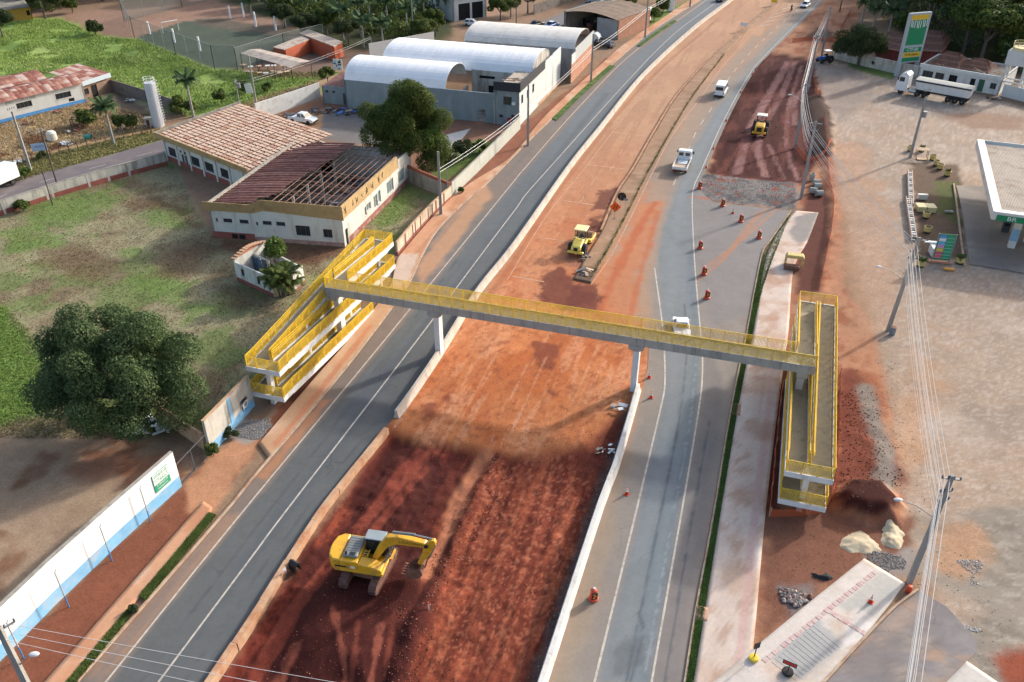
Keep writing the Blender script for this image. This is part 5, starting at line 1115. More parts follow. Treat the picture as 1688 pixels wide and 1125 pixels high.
for k in range(6): eb('cover_groove',lambda m,k=k: m.bb(-1.5,-.55,-.5 + k * .25,-.47 + k * .25,2.552,2.56),M_BLK,T2,parent=cv)
eb('exhaust', lambda m: m.cyl((-1.35, -.82, 2.64), .09, .22, 'z', 12), M_BLK, T2)
eb('grille', lambda m: m.bb(-1.1, -.65, -.9, -.6, 2.553, 2.565), M_BLK, T2)
eb('walkway', lambda m: m.bb(-.3, .15, -.4, .3, 2.0, 2.06), M_EXY, T2)
for k in range(3): eb('step_plate',lambda m,k=k: m.bb(-.2,.05,-.35 + .26 * k,-.22 + .26 * k,2.062,2.07),M_BLK,T2)
eb('cab',lambda m: m.side([(-.25,1.43),(-.25,3.0),(1.15,3.0),(1.55,2.2),(1.55,1.43)],.42,1.36),M_BLK,T2,.05)
eb('cab_roof', lambda m: m.bb(-.32, 1.22, .38, 1.4, 3.0, 3.1), M_ROOFG, T2, .04)
eb('cab_window',lambda m: m.bb(.0,1.05,.405,.415,2.0,2.85),M_GLASS,T2); eb('cab_window',lambda m: m.bb(.0,1.05,1.365,1.375,2.0,2.85),M_GLASS,T2)
eb('windscreen',lambda m: m.quad((1.175,.48,2.98),(1.565,.48,2.2),(1.565,1.3,2.2),(1.175,1.3,2.98)),M_GLASS,T2)
eb('front_guard', lambda m: m.bb(1.5, 1.75, .36, 1.4, 1.2, 1.32), M_EXY, T2)
eb('side_stripe',lambda m: m.side([(-2.15,1.62),(-2.15,1.78),(-1.3,1.78),(-1.1,1.62)],-1.372,-1.366),M_BLK,T2); eb('sticker',lambda m: m.bb(-.9,-.55,-1.372,-1.366,1.6,1.85),M_PWHITE,T2)
def arm(pts, w_, y=0): return lambda m: m.side(pts, y - w_ / 2, y + w_ / 2)
boom = eb('boom',arm([(.35,1.7),(.75,1.6),(1.75,3.2),(2.5,3.62),(4.75,3.7),(4.9,3.95),(4.65,4.13),(2.6,4.4),(1.7,4.2),(.95,3.0)],.5,-.02),M_EXY,T2,.05)
stick = eb('stick',arm([(4.5,3.7),(5.05,4.45),(5.4,4.5),(5.5,4.2),(5.0,3.0),(4.2,1.75),(3.95,1.85),(4.4,3.0)],.36,-.02),M_EXY,T2,.04)
eb('pin', lambda m: m.cyl((4.75, -.02, 3.9), .16, .62, 'y', 14), M_BLK, T2)
eb('stick_cylinder',lambda m: m.tube([(2.2,-.02,4.62),(3.9,-.02,4.68)],.12,12),M_EXG,T2); eb('cylinder_rod',lambda m: m.tube([(3.9,-.02,4.68),(5.2,-.02,4.52)],.06,10),M_CHROME,T2)
for y in (-.36,.32): eb('boom_cylinder',lambda m,y=y: m.tube([(1.3,y,1.55),(2.0,y,2.6)],.1,10),M_EXG,T2); eb('cylinder_rod',lambda m,y=y: m.tube([(2.0,y,2.6),(2.35,y,3.6)],.055,10),M_CHROME,T2)
eb('bucket_cylinder', lambda m: m.tube([(5.4, -.02, 4.0), (4.85, -.02, 2.5)], .09, 10), M_EXG, T2)
eb('linkage',lambda m: (m.bar((4.75,-.15,2.4),(4.5,-.15,1.5),.1),m.bar((4.75,.12,2.4),(4.5,.12,1.5),.1)),M_RUST,T2)
def bucket(m):
 P = [(4.85,1.75),(5.0,1.2),(4.75,.75),(4.2,.55),(3.6,.75)]; Q = [(4.75,1.7),(4.88,1.25),(4.68,.84),(4.2,.66),(3.65,.83)]
 ya, yb = -.62, .6
 for i in range(4): m.add([(P[i][0],ya,P[i][1]),(P[i + 1][0],ya,P[i + 1][1]),(P[i + 1][0],yb,P[i + 1][1]),(P[i][0],yb,P[i][1]),(Q[i][0],ya,Q[i][1]),(Q[i + 1][0],ya,Q[i + 1][1]),(Q[i + 1][0],yb,Q[i + 1][1]),(Q[i][0],yb,Q[i][1])],[(0,1,2,3),(7,6,5,4),(0,4,5,1),(2,6,7,3),(1,5,6,2),(0,3,7,4)])
 for y0,y1 in ((ya - .05,ya),(yb,yb + .05)): m.side([(4.85,1.75),(5.0,1.2),(4.75,.75),(4.2,.55),(3.6,.75),(3.75,1.1),(4.3,1.55)],y0,y1)
TB = T2 @ Matrix.Translation((-.55, 0, .05)); bk = eb('bucket', bucket, M_RUST, TB)
for k in range(5): eb('tooth',lambda m,k=k: m.side([(3.62,.73),(3.66,.86),(3.32,.95)],-.55 + k * .26 - .05,-.55 + k * .26 + .05),M_RUST,TB,parent=bk)
tx = text_mesh('lettering', 'LIUGONG', .34, M_BLK, boom, (0, 0, 0), (0, 0, 0), sx=1.15)
tx.matrix_local = T2 @ Matrix.Translation((3.6,-.278,3.96)) @ Matrix.Rotation(R(1),4,'Y') @ Matrix.Rotation(R(90),4,'X') @ Matrix.Diagonal((1.15,1,1,1))
# ---- soil compactor
M_RYE = mat('roller_yellow',(0.72,0.55,0.10),.45,.06,2,(0.4,0.25,0.12),.25,1.5,coat=.2); M_DRUM = mat('steel_drum',(0.30,0.17,0.09),.5,.2,2,(0.36,0.18,0.09),.5,1.5,metal=.3)
t = thing('road_roller','yellow single-drum road roller working beside the median island','road roller',G(957,410) + Vector((0,0,.02)),heading((940,440),(985,366)))
m = MB(); m.side([(-2.6,.75),(-2.6,1.1),(-2.3,1.35),(-.95,1.75),(-.6,1.7),(-.5,.75)],-.62,.62); m.build('engine_hood',M_RYE,t,bevel=.12)
m = MB(); m.bb(-2.75,-2.35,-1.0,1.0,.5,.8); m.build('rear_weight',M_RYE,t,bevel=.08); m = MB(); m.box((-2.565,0,1.06),(.08,.5,.42)); m.build('radiator_grille',M_BLK,t)
m = MB(); m.bb(-.6,.7,-.75,.75,.7,1.1); m.build('platform',M_RYE,t,bevel=.04); m = MB(); m.box((-.1,0,1.35),(.5,.6,.5)); m.build('seat',M_BLK,t,bevel=.06); m = MB(); m.box((.5,0,1.35),(.2,.6,.5)); m.tube([(.42,0,1.6),(.25,0,1.75)],.16,10); m.build('console',M_BLK,t)
for x,y in ((-.5,-.65),(-.5,.65),(.6,-.65),(.6,.65)): m = MB(); m.bar((x,y,1.0),(x,y,2.75),.07); m.build('canopy_post',M_BLK,t)
m = MB(); m.box((.05,0,2.8),(1.7,1.6,.12)); m.build('canopy',mat('canopy_cream',(0.72,0.64,0.30),.5,.05,2),t,bevel=.06)
for s in (-1, 1): wheel(t, -1.5, s * .85, .72, .55)
m = MB(); m.cyl((2.1, 0, .75), .74, 2.05, 'y', 28); m.build('drum', M_DRUM, t)
fr = MB(); fr.bb(.7,1.2,-1.15,1.15,.55,1.0); fr.bb(1.202,3.0,1.05,1.2,.55,.95); fr.bb(1.202,3.0,-1.2,-1.05,.55,.95); fr.bb(3.002,3.15,-1.2,1.2,.55,.95); fr.build('drum_frame',M_RYE,t,bevel=.03)
# ---- wheel loader in the cutting
t = thing('wheel_loader','dusty yellow wheel loader with cream canopy in the dark red cutting','wheel loader',G(1252,219,-.35),heading((1245,240),(1264,180)))
m = MB(); m.side([(-2.6,.9),(-2.6,1.7),(-2.3,1.9),(-.6,2.0),(-.6,.8),(-2.2,.7)],-.75,.75); m.build('engine_hood',M_EXY,t,bevel=.1); m = MB(); m.box((-2.61,0,1.35),(.06,.8,.7)); m.build('radiator_grille',M_BLK,t)
m = MB(); m.bb(-.59,.8,-.7,.7,.8,1.5); m.build('platform',M_EXY,t,bevel=.05); m = MB(); m.box((.0,0,1.8),(.5,.6,.6)); m.build('seat',M_BLK,t,bevel=.06)
for x in (-.5, .8):
 for s in (-1, 1): m = MB(); m.bar((x, s * .7, 1.4), (x, s * .7, 3.0), .08); m.build('canopy_post', M_BLK, t)
m = MB(); m.box((.15, 0, 3.05), (1.6, 1.7, .14)); m.build('canopy', M_CREAM, t, bevel=.05)
m = MB(); m.bb(-2.75, -2.3, -1.15, 1.15, .6, .95); m.build('rear_bumper', M_EXY, t, bevel=.05)
for x in (-1.5, 1.5):
 for s in (-1, 1): wheel(t, x, s * 1.05, .78, .55)
for s in (-1, 1): m = MB(); m.bar((.8, s * .5, 1.6), (3.0, s * .5, .7), .2, .3); m.build('lift_arm', M_EXY, t)
m = MB(); m.side([(2.9,.1),(3.9,.08),(3.95,.18),(3.2,.25),(3.1,.8),(3.3,1.2),(3.1,1.25),(2.85,.8)],-1.35,1.35); m.build('bucket',M_RUST,t)
# ================================================================ street furniture, poles, wires, forecourt things
M_ORG = mat('barrel_orange',(0.60,0.07,0.025),.5,.12,3,(0.35,0.2,0.14),.25,2); M_CHEV = mat('chevron_orange',(0.85,0.20,0.02),.5,.05,3)
M_WBAND = mat('white_band', (0.7, 0.7, 0.68), .5, .06, 3)
def barrel_proto(name, label, loc, rz, lamp):
 t = thing(name, label, 'traffic barrel', loc, rz, 'orange chevron barrels along the right road')
 m = MB(); m.lathe([(.32,0),(.36,.03),(.36,.16),(.26,.24),(.24,.9),(.2,1.0),(.12,1.04)],16); m.build('body',M_ORG,t,smooth=False)
 m = MB(); m.lathe([(.249, .28), (.249, .33)], 16); m.build('white_band', M_WBAND, t)
 m = MB(); m.box((0, -.3, .62), (.44, .03, .62)); p = m.build('chevron_plate', M_BLK, t)
 m = MB(); s = 1
 for k in (-1, 1): m.bar((-.1, -.32, .62 + .2 * k), (.1, -.32, .62), .012, .14, 0, (0, 0, 1))
 m.build('chevron', M_CHEV, p)
 m = MB(); m.lathe([(.07,1.04),(.09,1.08),(.09,1.16),(.03,1.2)],10); m.build('cap',M_CHEV if lamp else M_WBAND,t)
 return t
BRL = ((978,988,'orange chevron barrel beside the white barrier, nearest to the camera',0),(1165,492,'orange chevron barrel just above the white pickup on the right road',1),(1160,453,'orange chevron barrel second above the white pickup',1),
       (1154,410,'orange chevron barrel third above the white pickup beside the edge line',0),(1251,393,'orange chevron barrel nearest the right kerb in the asphalt bay',0),(1221,366,'orange chevron barrel between the small cone and the kerb in the bay',0),
       (1191,340,'orange chevron barrel below the gravel patch',0),(1153,311,'farthest orange chevron barrel at the corner of the gravel patch',0))
bp = None
for k, (px, py, lb, lamp) in enumerate(BRL):
 if k == 0: bp = barrel_proto('traffic_barrel', lb, G(px, py, .02), R(8), 0); bk_ = kid_map(bp)
 else: copy_tree(bp, bk_, G(px, py, .02), R(random.uniform(-12, 20)), lb)
def cone_proto(label, loc):
 t = thing('traffic_cone', label, 'traffic cone', loc, 0, 'orange traffic cones')
 m = MB(); m.box((0,0,.02),(.4,.4,.04)); m.build('base',M_ORG,t,bevel=.01); m = MB(); m.lathe([(.15,.04),(.03,.72),(.015,.73)],14); m.build('cone',M_ORG,t,smooth=True)
 m = MB(); m.lathe([(.112,.32),(.088,.46)],14); m.build('white_band',M_WBAND,t); m = MB(); m.lathe([(.072,.56),(.056,.64)],14); m.build('white_band',M_WBAND,t); return t
CN = ((1208,352,'small traffic cone alone between the barrels in the bay'),(1073,656,'traffic cone beside the end of the white barrier'),(1070,623,'traffic cone behind the right footbridge pier'),(1033,815,'lone traffic cone on the right road shoulder below the footbridge'),(1435,993,'traffic cone standing on the corner pavement'),
      (1246,115,'cone at the road edge, farthest of the row along the cutting'),(1240,123,'cone second farthest of the row along the dark red cutting'),(1221,153,'cone along the cutting level with the white van'),(1197,200,'cone along the cutting level with the wheel loader'),(1176,246,'cone along the cutting just behind the flatbed truck'),(1164,277,'cone along the cutting nearest to the gravel patch'))
cp = None
for k, (px, py, lb) in enumerate(CN):
 z = .15 if px == 1435 else .02
 if cp is None: cp = cone_proto(lb, G(px, py, z)); ck = kid_map(cp)
 else: copy_tree(cp, ck, G(px, py, z), R(random.uniform(0, 90)), lb)
M_SORG = mat('sign_orange',(0.85,0.13,0.02),.5,.03,2); M_POST = mat('galvanised_post',(0.3,0.3,0.3),.5,.1,3,metal=.4)
t = thing('road_work_sign','orange diamond road narrows sign on the median island','road sign',G(1013,361,.16),R(-8))
m = MB(); m.tube([(0,0,0),(0,0,1.2)],.03,8); m.tube([(-.3,0,.02),(.3,0,.02)],.03,6); m.build('post',M_POST,t)
pl = MB(); pl.add([(0,-.03,.95),(.78,-.03,1.73),(0,-.03,2.5),(-.78,-.03,1.73),(0,0,.95),(.78,0,1.73),(0,0,2.5),(-.78,0,1.73)],[(0,1,2,3),(7,6,5,4),(1,0,4,5),(2,1,5,6),(3,2,6,7),(0,3,7,4)]); pl = pl.build('sign_plate',M_SORG,t)
for x in (-.2,.12): m = MB(); m.bar((x,-.045,1.4),(x + .02,-.045,1.65),.01,.1,up=(1,0,0)); m.bar((x + .02,-.045,1.65),(x + .14,-.045,1.8),.01,.1,up=(1,0,0)); m.bar((x + .14,-.045,1.8),(x + .14,-.045,2.05),.01,.1,up=(1,0,0)); m.build('symbol',M_BLK,pl)
t = thing('round_sign','black back of a round road sign behind the orange diamond','road sign',G(1025,344,.16),R(-10))
for x in (-.25,.45): m = MB(); m.tube([(x,0,0),(x,0,1.9 if x < 0 else 1.4)],.025,6); m.build('post',M_POST,t)
m = MB(); m.cyl((-.1,0,1.75),.6,.02,'y',24); m.build('sign_disc',M_BLK,t); m = MB(); m.box((.45,-.03,1.35),(.6,.02,.35)); m.build('sub_plate',mat('dull_sign_back',(.25,.27,.3),.5),t)
t = thing('road_sign','white board sign on two posts far up the median','road sign',G(1225,51,.16),R(-20))
for x in (-.6, .6): m = MB(); m.tube([(x, 0, 0), (x, 0, 1.6)], .03, 6); m.build('post', M_POST, t)
m = MB(); m.box((0, -.03, 1.5), (1.6, .03, .8)); m.build('sign_plate', M_WBAND, t)
t = thing('road_sign','yellow board at the top edge beside the right road','road sign',G(1275,10,.02),R(-25))
for x in (-.6, .6): m = MB(); m.tube([(x, 0, 0), (x, 0, 1.6)], .03, 6); m.build('post', M_POST, t)
m = MB(); m.box((0,-.03,1.5),(1.6,.03,1.2)); m.build('sign_plate',mat('sign_yellow',(.75,.5,.03),.5),t)
t = thing('tyre_sign','black sign on a yellow tyre base at the end of the right pavement','road sign',G(1242,1087,.14),R(20))
m = MB(); m.lathe([(.18,0),(.3,.02),(.33,.12),(.3,.24),(.18,.26)],16); m.build('tyre_base',mat('yellow_tyre',(.7,.5,.03),.6),t); m = MB(); m.bar((0,0,.1),(.05,0,1.2),.05); m.build('post',M_BLK,t); m = MB(); m.box((.05,0,1.35),(.45,.03,.55)); m.build('sign_plate',M_BLK,t)
t = thing('tyre_sign','red and black sign stuck in a black tyre on the corner pavement','road sign',G(1298,1110,.16),R(-30))
m = MB(); m.lathe([(.2,0),(.34,.02),(.38,.14),(.34,.26),(.2,.28)],18); m.build('tyre_base',M_TYRE,t); m = MB(); m.bar((0,0,.2),(0,0,.8),.05); m.build('post',M_BLK,t); m = MB(); m.box((0,0,.95),(.9,.03,.36)); m.build('sign_plate',M_BLK,t); m = MB(); m.box((0,-.02,.97),(.8,.012,.2)); m.build('red_panel',mat('sign_red',(.5,.03,.02),.5),t)
m = MB(); m.lathe([(.2,0),(.22,.3),(.16,.6),(.1,.62)],10); m.build('red_can',M_ORG,None,G(1497,976,-.03),label='red plastic can at the foot of the near power pole',cat='can')
# ---- orange mesh fencing around the works
def mesh_mat():
 m,t,b = _new('orange_mesh'); b.inputs['Base Color'].default_value = (0.55,0.10,0.03,1); b.inputs['Roughness'].default_value = .8
 tr = t.nodes.new('ShaderNodeBsdfTransparent'); mx = t.nodes.new('ShaderNodeMixShader'); mx.inputs[0].default_value = .58
 t.links.new(tr.outputs[0],mx.inputs[1]); t.links.new(b.outputs[0],mx.inputs[2]); t.links.new(mx.outputs[0],t.nodes['Material Output'].inputs[0]); return m
M_MESH = mesh_mat(); M_STAKE = mat('timber_stake', (.36, .24, .15), .9)
def mesh_fence(label, pts, h=.9, sag=.25):
 L = PX(pts, 0, 1.0); t = thing('mesh_fence', label, 'fence'); V = []
 for i, p in enumerate(L):
  z = ground_z(p[0],p[1]); j = random.uniform(-.1,.1); hh = h - sag * abs(math.sin(i * .9)) * random.uniform(.4,1)
  V.append([(p[0], p[1], z), (p[0] + j, p[1] - j, z + hh * .5), (p[0] + j * .4, p[1] + j * .5, z + hh)])
 V = np.array(V); link('netting', grid_mesh('netting', V, None, M_MESH, False), t)
 for i in range(0,len(L),3): m = MB(); m.bar((L[i][0],L[i][1],V[i][0][2] - .2),(L[i][0] + random.uniform(-.1,.1),L[i][1],V[i][0][2] + h + .15),.05); m.build('stake',M_STAKE,t)
mesh_fence('sagging orange mesh fence along the forecourt edge of the works',[(1356,200),(1362,250),(1366,300),(1373,340),(1368,390),(1358,440),(1350,478)],1.0)
mesh_fence('orange mesh fence beside the right ramp',[(1384,620),(1382,700),(1378,770),(1366,832),(1340,848),(1268,852)],.9)
mesh_fence('orange mesh fence along the pavement side of the right ramp',[(1268,850),(1275,780),(1283,690),(1290,640)],.8)
mesh_fence('crumpled orange mesh beside the power poles in the cutting',[(1341,125),(1345,150),(1352,165)],1.1)
mesh_fence('orange mesh fence across the cutting below the wheel loader',[(1312,240),(1330,262),(1355,258),(1368,240)],1.0)
mesh_fence('orange mesh fence around the pit at the far end of the works',[(1306,70),(1340,66),(1380,68),(1386,50),(1402,20)],1.0)
# ---- concrete pipes, planters
M_PIPE = mat('pipe_concrete', S(176, 174, 166), .9, .12, 2, S(120, 112, 100), .4, 1.5)
def ring(name, label, loc, rot, r=.42, L=1.0, group='concrete pipes by the power pole'):
 n = 20; m = MB(); vs = []; fs = []
 for (ra,z) in ((r,0),(r,L),(r * .8,L),(r * .8,0)): vs += [(ra * math.cos(2 * math.pi * j / n),ra * math.sin(2 * math.pi * j / n),z) for j in range(n)]
 fs = [(k * n + j,k * n + (j + 1) % n,((k + 1) % 4) * n + (j + 1) % n,((k + 1) % 4) * n + j) for k in range(4) for j in range(n)]
 m.add(vs,fs); o = m.build(name,M_PIPE,None,loc,label=label,cat='pipe',group=group); o.rotation_euler = rot; return o
ring('concrete_pipe','upright concrete pipe at the top of the pipe stack by the power pole',G(1338,297),(0,0,0))
for k,(px,py,a,lb) in enumerate(((1345,305,80,'lying concrete pipe just below the upright one'),(1347,311,82,'lying concrete pipe in the middle of the row by the power pole'),(1340,318,70,'lying concrete pipe nearest to the power pole'),(1350,323,88,'lying concrete pipe nearest to the camera in the row'))):
 ring('concrete_pipe', lb, G(px, py) + Vector((-.5, 0, .42)), (0, R(90), R(a - 90)))
M_TUB = mat('tub_yellow',(0.56,0.45,0.16),.7,.12,2,(0.35,0.27,0.14),.4,1.2); M_SOILD = mat('dark_potting_soil',(0.05,0.035,0.025),.95)
TUBS = ((1537,264,0,'yellow planter tub, leftmost of the three below the wooden stand'),(1543,273,0,'yellow planter tub, middle of the three below the wooden stand'),(1549,279,0,'yellow planter tub, right of the three below the wooden stand'),(1561,290,1,'yellow planter tub with a small bush, nearest the canopy corner'),(1519,250,1,'yellow planter tub behind the wooden stand with a green sprig'),(1500,249,0,'yellow planter tub left of the wooden stand'),
  (1526,359,0,'yellow planter tub in front of the pale yellow boxes'),(1528,383,0,'tipped yellow planter tub behind the price board'),(1517,439,2,'yellow planter tub with a spiky plant left of the price board'),(1581,434,2,'yellow planter tub with a spiky plant right of the price board'))
tub = None; TUBPLANT = []
for k, (px, py, pl, lb) in enumerate(TUBS):
 if tub is None:
  tub = thing('planter_tub', lb, 'planter', G(px, py), 0, 'yellow planter tubs on the forecourt')
  m = MB(); m.lathe([(.42,0),(.44,.16)],18); m.build('black_foot',M_BLK,tub); m = MB(); m.lathe([(.44,.162),(.5,.8),(.44,.82),(.42,.72)],18); m.build('tub_wall',M_TUB,tub); m = MB(); m.lathe([(.415,.70),(.415,.735)],16); m.build('soil',M_SOILD,tub); tk = kid_map(tub); o = tub
 else: o = copy_tree(tub, tk, G(px, py), R(k * 37), lb)
 if pl: TUBPLANT.append((o.location + Vector((0, 0, .74)), pl))
t = thing('wooden_stand','small plank roofed stand on the forecourt beside a leaning pole','stand',G(1518,262),R(-12))
M_PLY = mat('pale_plywood', S(206, 178, 144), .85, .12, 2, S(160, 130, 104), .3, 1.5)
m = MB(); m.box((0,.2,1.5),(1.9,1.1,.06),rx=R(6)); m.build('roof_board',M_PLY,t); m = MB(); m.box((.1,-.2,.06),(1.5,1.0,.06)); m.build('floor_board',M_PLY,t)
for x in (-.8, .85):
 for y in (-.25, .6): m = MB(); m.bar((x, y, 0), (x, y, 1.48), .09); m.build('post', M_STAKE, t)
def lattice(label, a, b_):
 A,B = G(*a),G(*b_); L = (B - A).length; t = thing('lattice_beam',label,'beam',A,math.atan2((B - A).y,(B - A).x),'pale lattice beams by the forecourt island')
 for y in (-.28,.28): m = MB(); m.bb(0,L,y - .05,y + .05,-.03,.55); m.build('side_rail',mat('pale_pink_concrete',S(214,186,164),.9,.12,1.5),t)
 for k in range(int(L / .75)): m = MB(); m.bb(.2 + k * .75,.45 + k * .75,-.22,.22,.3,.54 - .002 * (k % 3)); m.build('rung',M_WBAND if k % 3 else M_PIPE,t)
lattice('pale lattice beam standing by the forecourt island, farther of the two',(1501,342),(1499,286)); lattice('pale lattice beam by the forecourt island, nearer of the two',(1506,398),(1496,330))
M_YBOX = mat('pale_yellow_box', (0.62, 0.53, 0.27), .6, .08, 2)
for k,(px,py,sx,sy,lb) in enumerate(((1518,348,1.15,1.5,'pale yellow metal box, left of the pair on the island'),(1534,349,1.15,1.5,'pale yellow metal box, right of the pair on the island'),(1521,330,1.3,.5,'cream lid box behind the pale yellow pair'))):
 t = thing('metal_box',lb,'box',G(px,py) + Vector((0,.3,0)),R(-6)); m = MB(); m.box((0,0,.35),(sx,sy,.7)); m.build('box_body',M_YBOX if k < 2 else M_CREAM,t,bevel=.03); m = MB(); m.box((0,0,.73),(sx + .08,sy + .08,.05)); m.build('lid',M_YBOX if k < 2 else M_CREAM,t,bevel=.02)
m = MB(); m.box((0,0,.1),(1.1,.45,.22)); m.build('concrete_block',M_PIPE,None,G(1564,350),R(-8),.03,label='pale concrete block on the mossy island',cat='block')
m = MB(); m.box((0,0,.1),(1.3,.55,.2)); m.build('orange_block',mat('orange_block',(.6,.27,.06),.7),None,G(1564,445),R(-10),.03,label='orange block on the asphalt below the price board',cat='block')
# price board
t = thing('price_board','green fuel price board with coloured rows between two planters','sign',G(1549,434),R(-12))
M_BGRN = mat('board_green', (0.012, 0.17, 0.075), .5, .06, 2)
m = MB(); m.box((0,.15,.12),(2.6,.5,.24)); m.build('base_slab',mat('pink_slab',S(206,150,124),.9),t)
for x in (-.98, .98): m = MB(); m.bb(x - .05, x + .05, -.05, .05, .2, 3.9); m.build('post', M_POST, t)
m = MB(); m.box((0, 0, 2.15), (1.84, .08, 3.4)); bd = m.build('board', M_BGRN, t)
RC = ((.1,.3,.62),(.7,.72,.75),(.12,.42,.68),(.62,.3,.5),(.7,.5,.08),(.62,.1,.14),(.66,.12,.16))
for k in range(7):
 z = 3.55 - k * .44; m = MB(); m.box((-.46,-.05,z),(.78,.02,.34)); m.build('fuel_name_plate',mat('row_%d' % k,RC[k],.5,.05),bd); m = MB(); m.box((.44,-.05,z),(.84,.02,.36)); m.build('price_panel',M_BANG,bd); m = MB(); m.box((0,-.048,z - .21),(1.76,.02,.03)); m.build('divider',M_WBAND,bd)
t = thing('white_cabinet','white cabinet lying behind the price board','cabinet',G(1538,420),R(-10)); m = MB(); m.box((0,0,.6),(.9,1.6,1.1)); m.build('cabinet_body',M_PWHITE,t,bevel=.04); m = MB(); m.box((0,.95,1.25),(2.2,.5,.12)); m.build('top_board',M_WBAND,t)
# totem
A_,B_ = G(1477,126),G(1507,123); t = thing('fuel_totem','tall grey, green and yellow fuel station totem sign','sign',(A_ + B_) / 2,math.atan2((B_ - A_).y,(B_ - A_).x))
W_ = (B_ - A_).length / 2; Ht = HT(1477,126,22); M_TG = mat('totem_grey',(0.40,0.42,0.43),.5,.05,2); M_TGR = mat('totem_green',(0.012,0.22,0.09),.5,.04,2); M_TYL = mat('totem_yellow',(0.75,0.45,0.03),.5,.04,2)
for x in (-W_, W_): m = MB(); m.bb(x - .35, x + .35, -.3, .3, 0, 2.6); m.build('leg', M_TG, t, bevel=.03)
m = MB(); m.bb(-W_ - .35, W_ + .35, -.3, .3, 2.6, Ht); m.build('totem_body', M_TG, t, bevel=.04)
for z0,z1,mm,nm in ((Ht - 1.3,Ht - .4,M_TYL,'top_band'),(6.1,Ht - 1.32,M_TGR,'green_field'),(4.75,5.6,M_TGR,'name_panel'),(3.75,4.65,M_TYL,'card_panel'),(2.9,3.65,M_TGR,'lower_panel')):
 m = MB(); m.bb(-W_ + .15, W_ - .15, -.33, -.3, z0, z1); m.build(nm, mm, t)
for k in range(9):
 x = -W_ + .35 + k * (2 * W_ - .7) / 8; z = Ht - 1.45; m = MB(); m.bar((x,-.345,z + (.0 if k % 2 else .25)),(x + (.2 if k % 3 == 0 else 0),-.345,z - 1.15 - .35 * (1 - abs(k - 4) / 4)),.02,.17,up=(1,0,0)); m.build('logo_stripe',M_WBAND,t)
text_mesh('lettering','CTF-BR',.85,M_WBAND,t,(0,-.345,5.17),(R(90),0,0),.01); text_mesh('lettering','PETROBRAS',.62,M_BLK,t,(0,-.345,4.2),(R(90),0,0),.01);
# canopy
cf = Vector((math.cos(R(-21)),math.sin(R(-21)),0)); cc = G(1634,360,4.9); t = thing('station_canopy','white ribbed fuel station canopy with green BR fascia','canopy',(cc.x,cc.y,0),R(-21))
M_CRIB = mat('canopy_sheet',S(206,190,170),.7,.1,.6,S(150,120,96),.45,.5); M_CANW = mat('canopy_white',S(232,228,220),.6,.05,1,S(170,150,130),.3,.6)
D_, Wc = 27.5, 22
m = MB(); m.bb(.5, Wc, .5, D_, 5.2, 5.3); rf = m.build('roof_deck', M_CANW, t)
sh = MB()
for k in range(9): sh.bar((.18 * k + .09, .7, 0), (.18 * k + .09, D_ - .6, 0), .09, .07)
sh.bb(0, 1.62, .7, D_ - .6, -.05, -.02); shm = sh.mesh('roof_sheet', M_CRIB)
for k in range(12): link('roof_sheet', shm, rf, (.75 + k * 1.63, 0, 5.37 + .002 * (k % 2)))
for nm,a in (('front_fascia',(0,Wc,0,.12)),('left_fascia',(0,.12,.122,D_)),('back_fascia',(.122,Wc,D_ - .12,D_ + .02))): m = MB(); m.bb(a[0],a[1],a[2],a[3],4.75,5.75); m.build(nm,M_CANW,t)
for a in ((.02,Wc,.0,.9),(.0,.95,.92,D_)): m = MB(); m.bb(a[0],a[1],a[2],a[3],5.752,5.8); m.build('capping',M_CANW,t)
m = MB(); m.bb(.5,Wc,-.06,-.005,4.72,5.45); m.build('green_band',M_TGR,t); text_mesh('lettering','BR',.72,M_WBAND,t,(2.2,-.075,5.08),(R(90),0,0),.01,sx=1.3)
for y in (6.0,20.0): m = MB(); m.bb(5.5,6.1,y - .3,y + .3,0,5.2); m.build('column',M_CANW,t,bevel=.03); m = MB(); m.bb(5.48,6.12,y - .32,y + .32,4.0,4.7); m.build('green_collar',M_TGR,t)
ci = G(1666,410); t = thing('fuel_pump','grey fuel pump under the canopy front','fuel pump',G(1656,382),R(-21)); m = MB(); m.bb(-.45,.45,-.3,.3,0,1.5); m.build('pump_body',M_PGREY,t,bevel=.04); m = MB(); m.box((0,-.31,1.1),(.6,.02,.4)); m.build('display',M_GLASS,t)
t = thing('canopy_column','white canopy column with green and blue sleeve at the forecourt front','column',G(1666,408),R(-21)); m = MB(); m.bb(-.4,.4,-.35,.35,0,4.7); m.build('shaft',M_CANW,t,bevel=.04); m = MB(); m.bb(-.42,.42,-.37,.37,1.0,2.6); m.build('sleeve',mat('blue_sleeve',(.25,.42,.55),.5),t); m = MB(); m.bb(-.42,.42,-.37,.37,3.9,4.4); m.build('green_band',M_TGR,t)
# paved apron under the canopy
def pave_apron(X, Y):
 P = Paint(X,Y,S(150,142,134)); P.noise(S(176,164,152),.5,.66,3,1,.7); P.poly([(1592,380),(1688,380),(1688,460),(1600,450)],S(128,116,108),1,1,3,2,.6); P.mul(.06,1,3); return P.c
apron = ribbon('canopy_apron',PX([(1598,436),(1592,390),(1582,330),(1576,306)]),PX([(1800,470),(1790,410),(1780,350),(1770,312)]),0.02,pave_apron,M_CONC,0.5)
extrude('kerb',PX([(1590,440),(1584,395),(1577,340),(1572,304)]),[(-.12,-.05),(.12,-.05),(.1,.16),(-.1,.16)],M_KERB,None,kind='structure')
for ln in ([(1618,310),(1628,380),(1622,425)],[(1622,425),(1700,440)]): stripe('joint',PX(ln),.04,.026,M_GROOVE,apron)
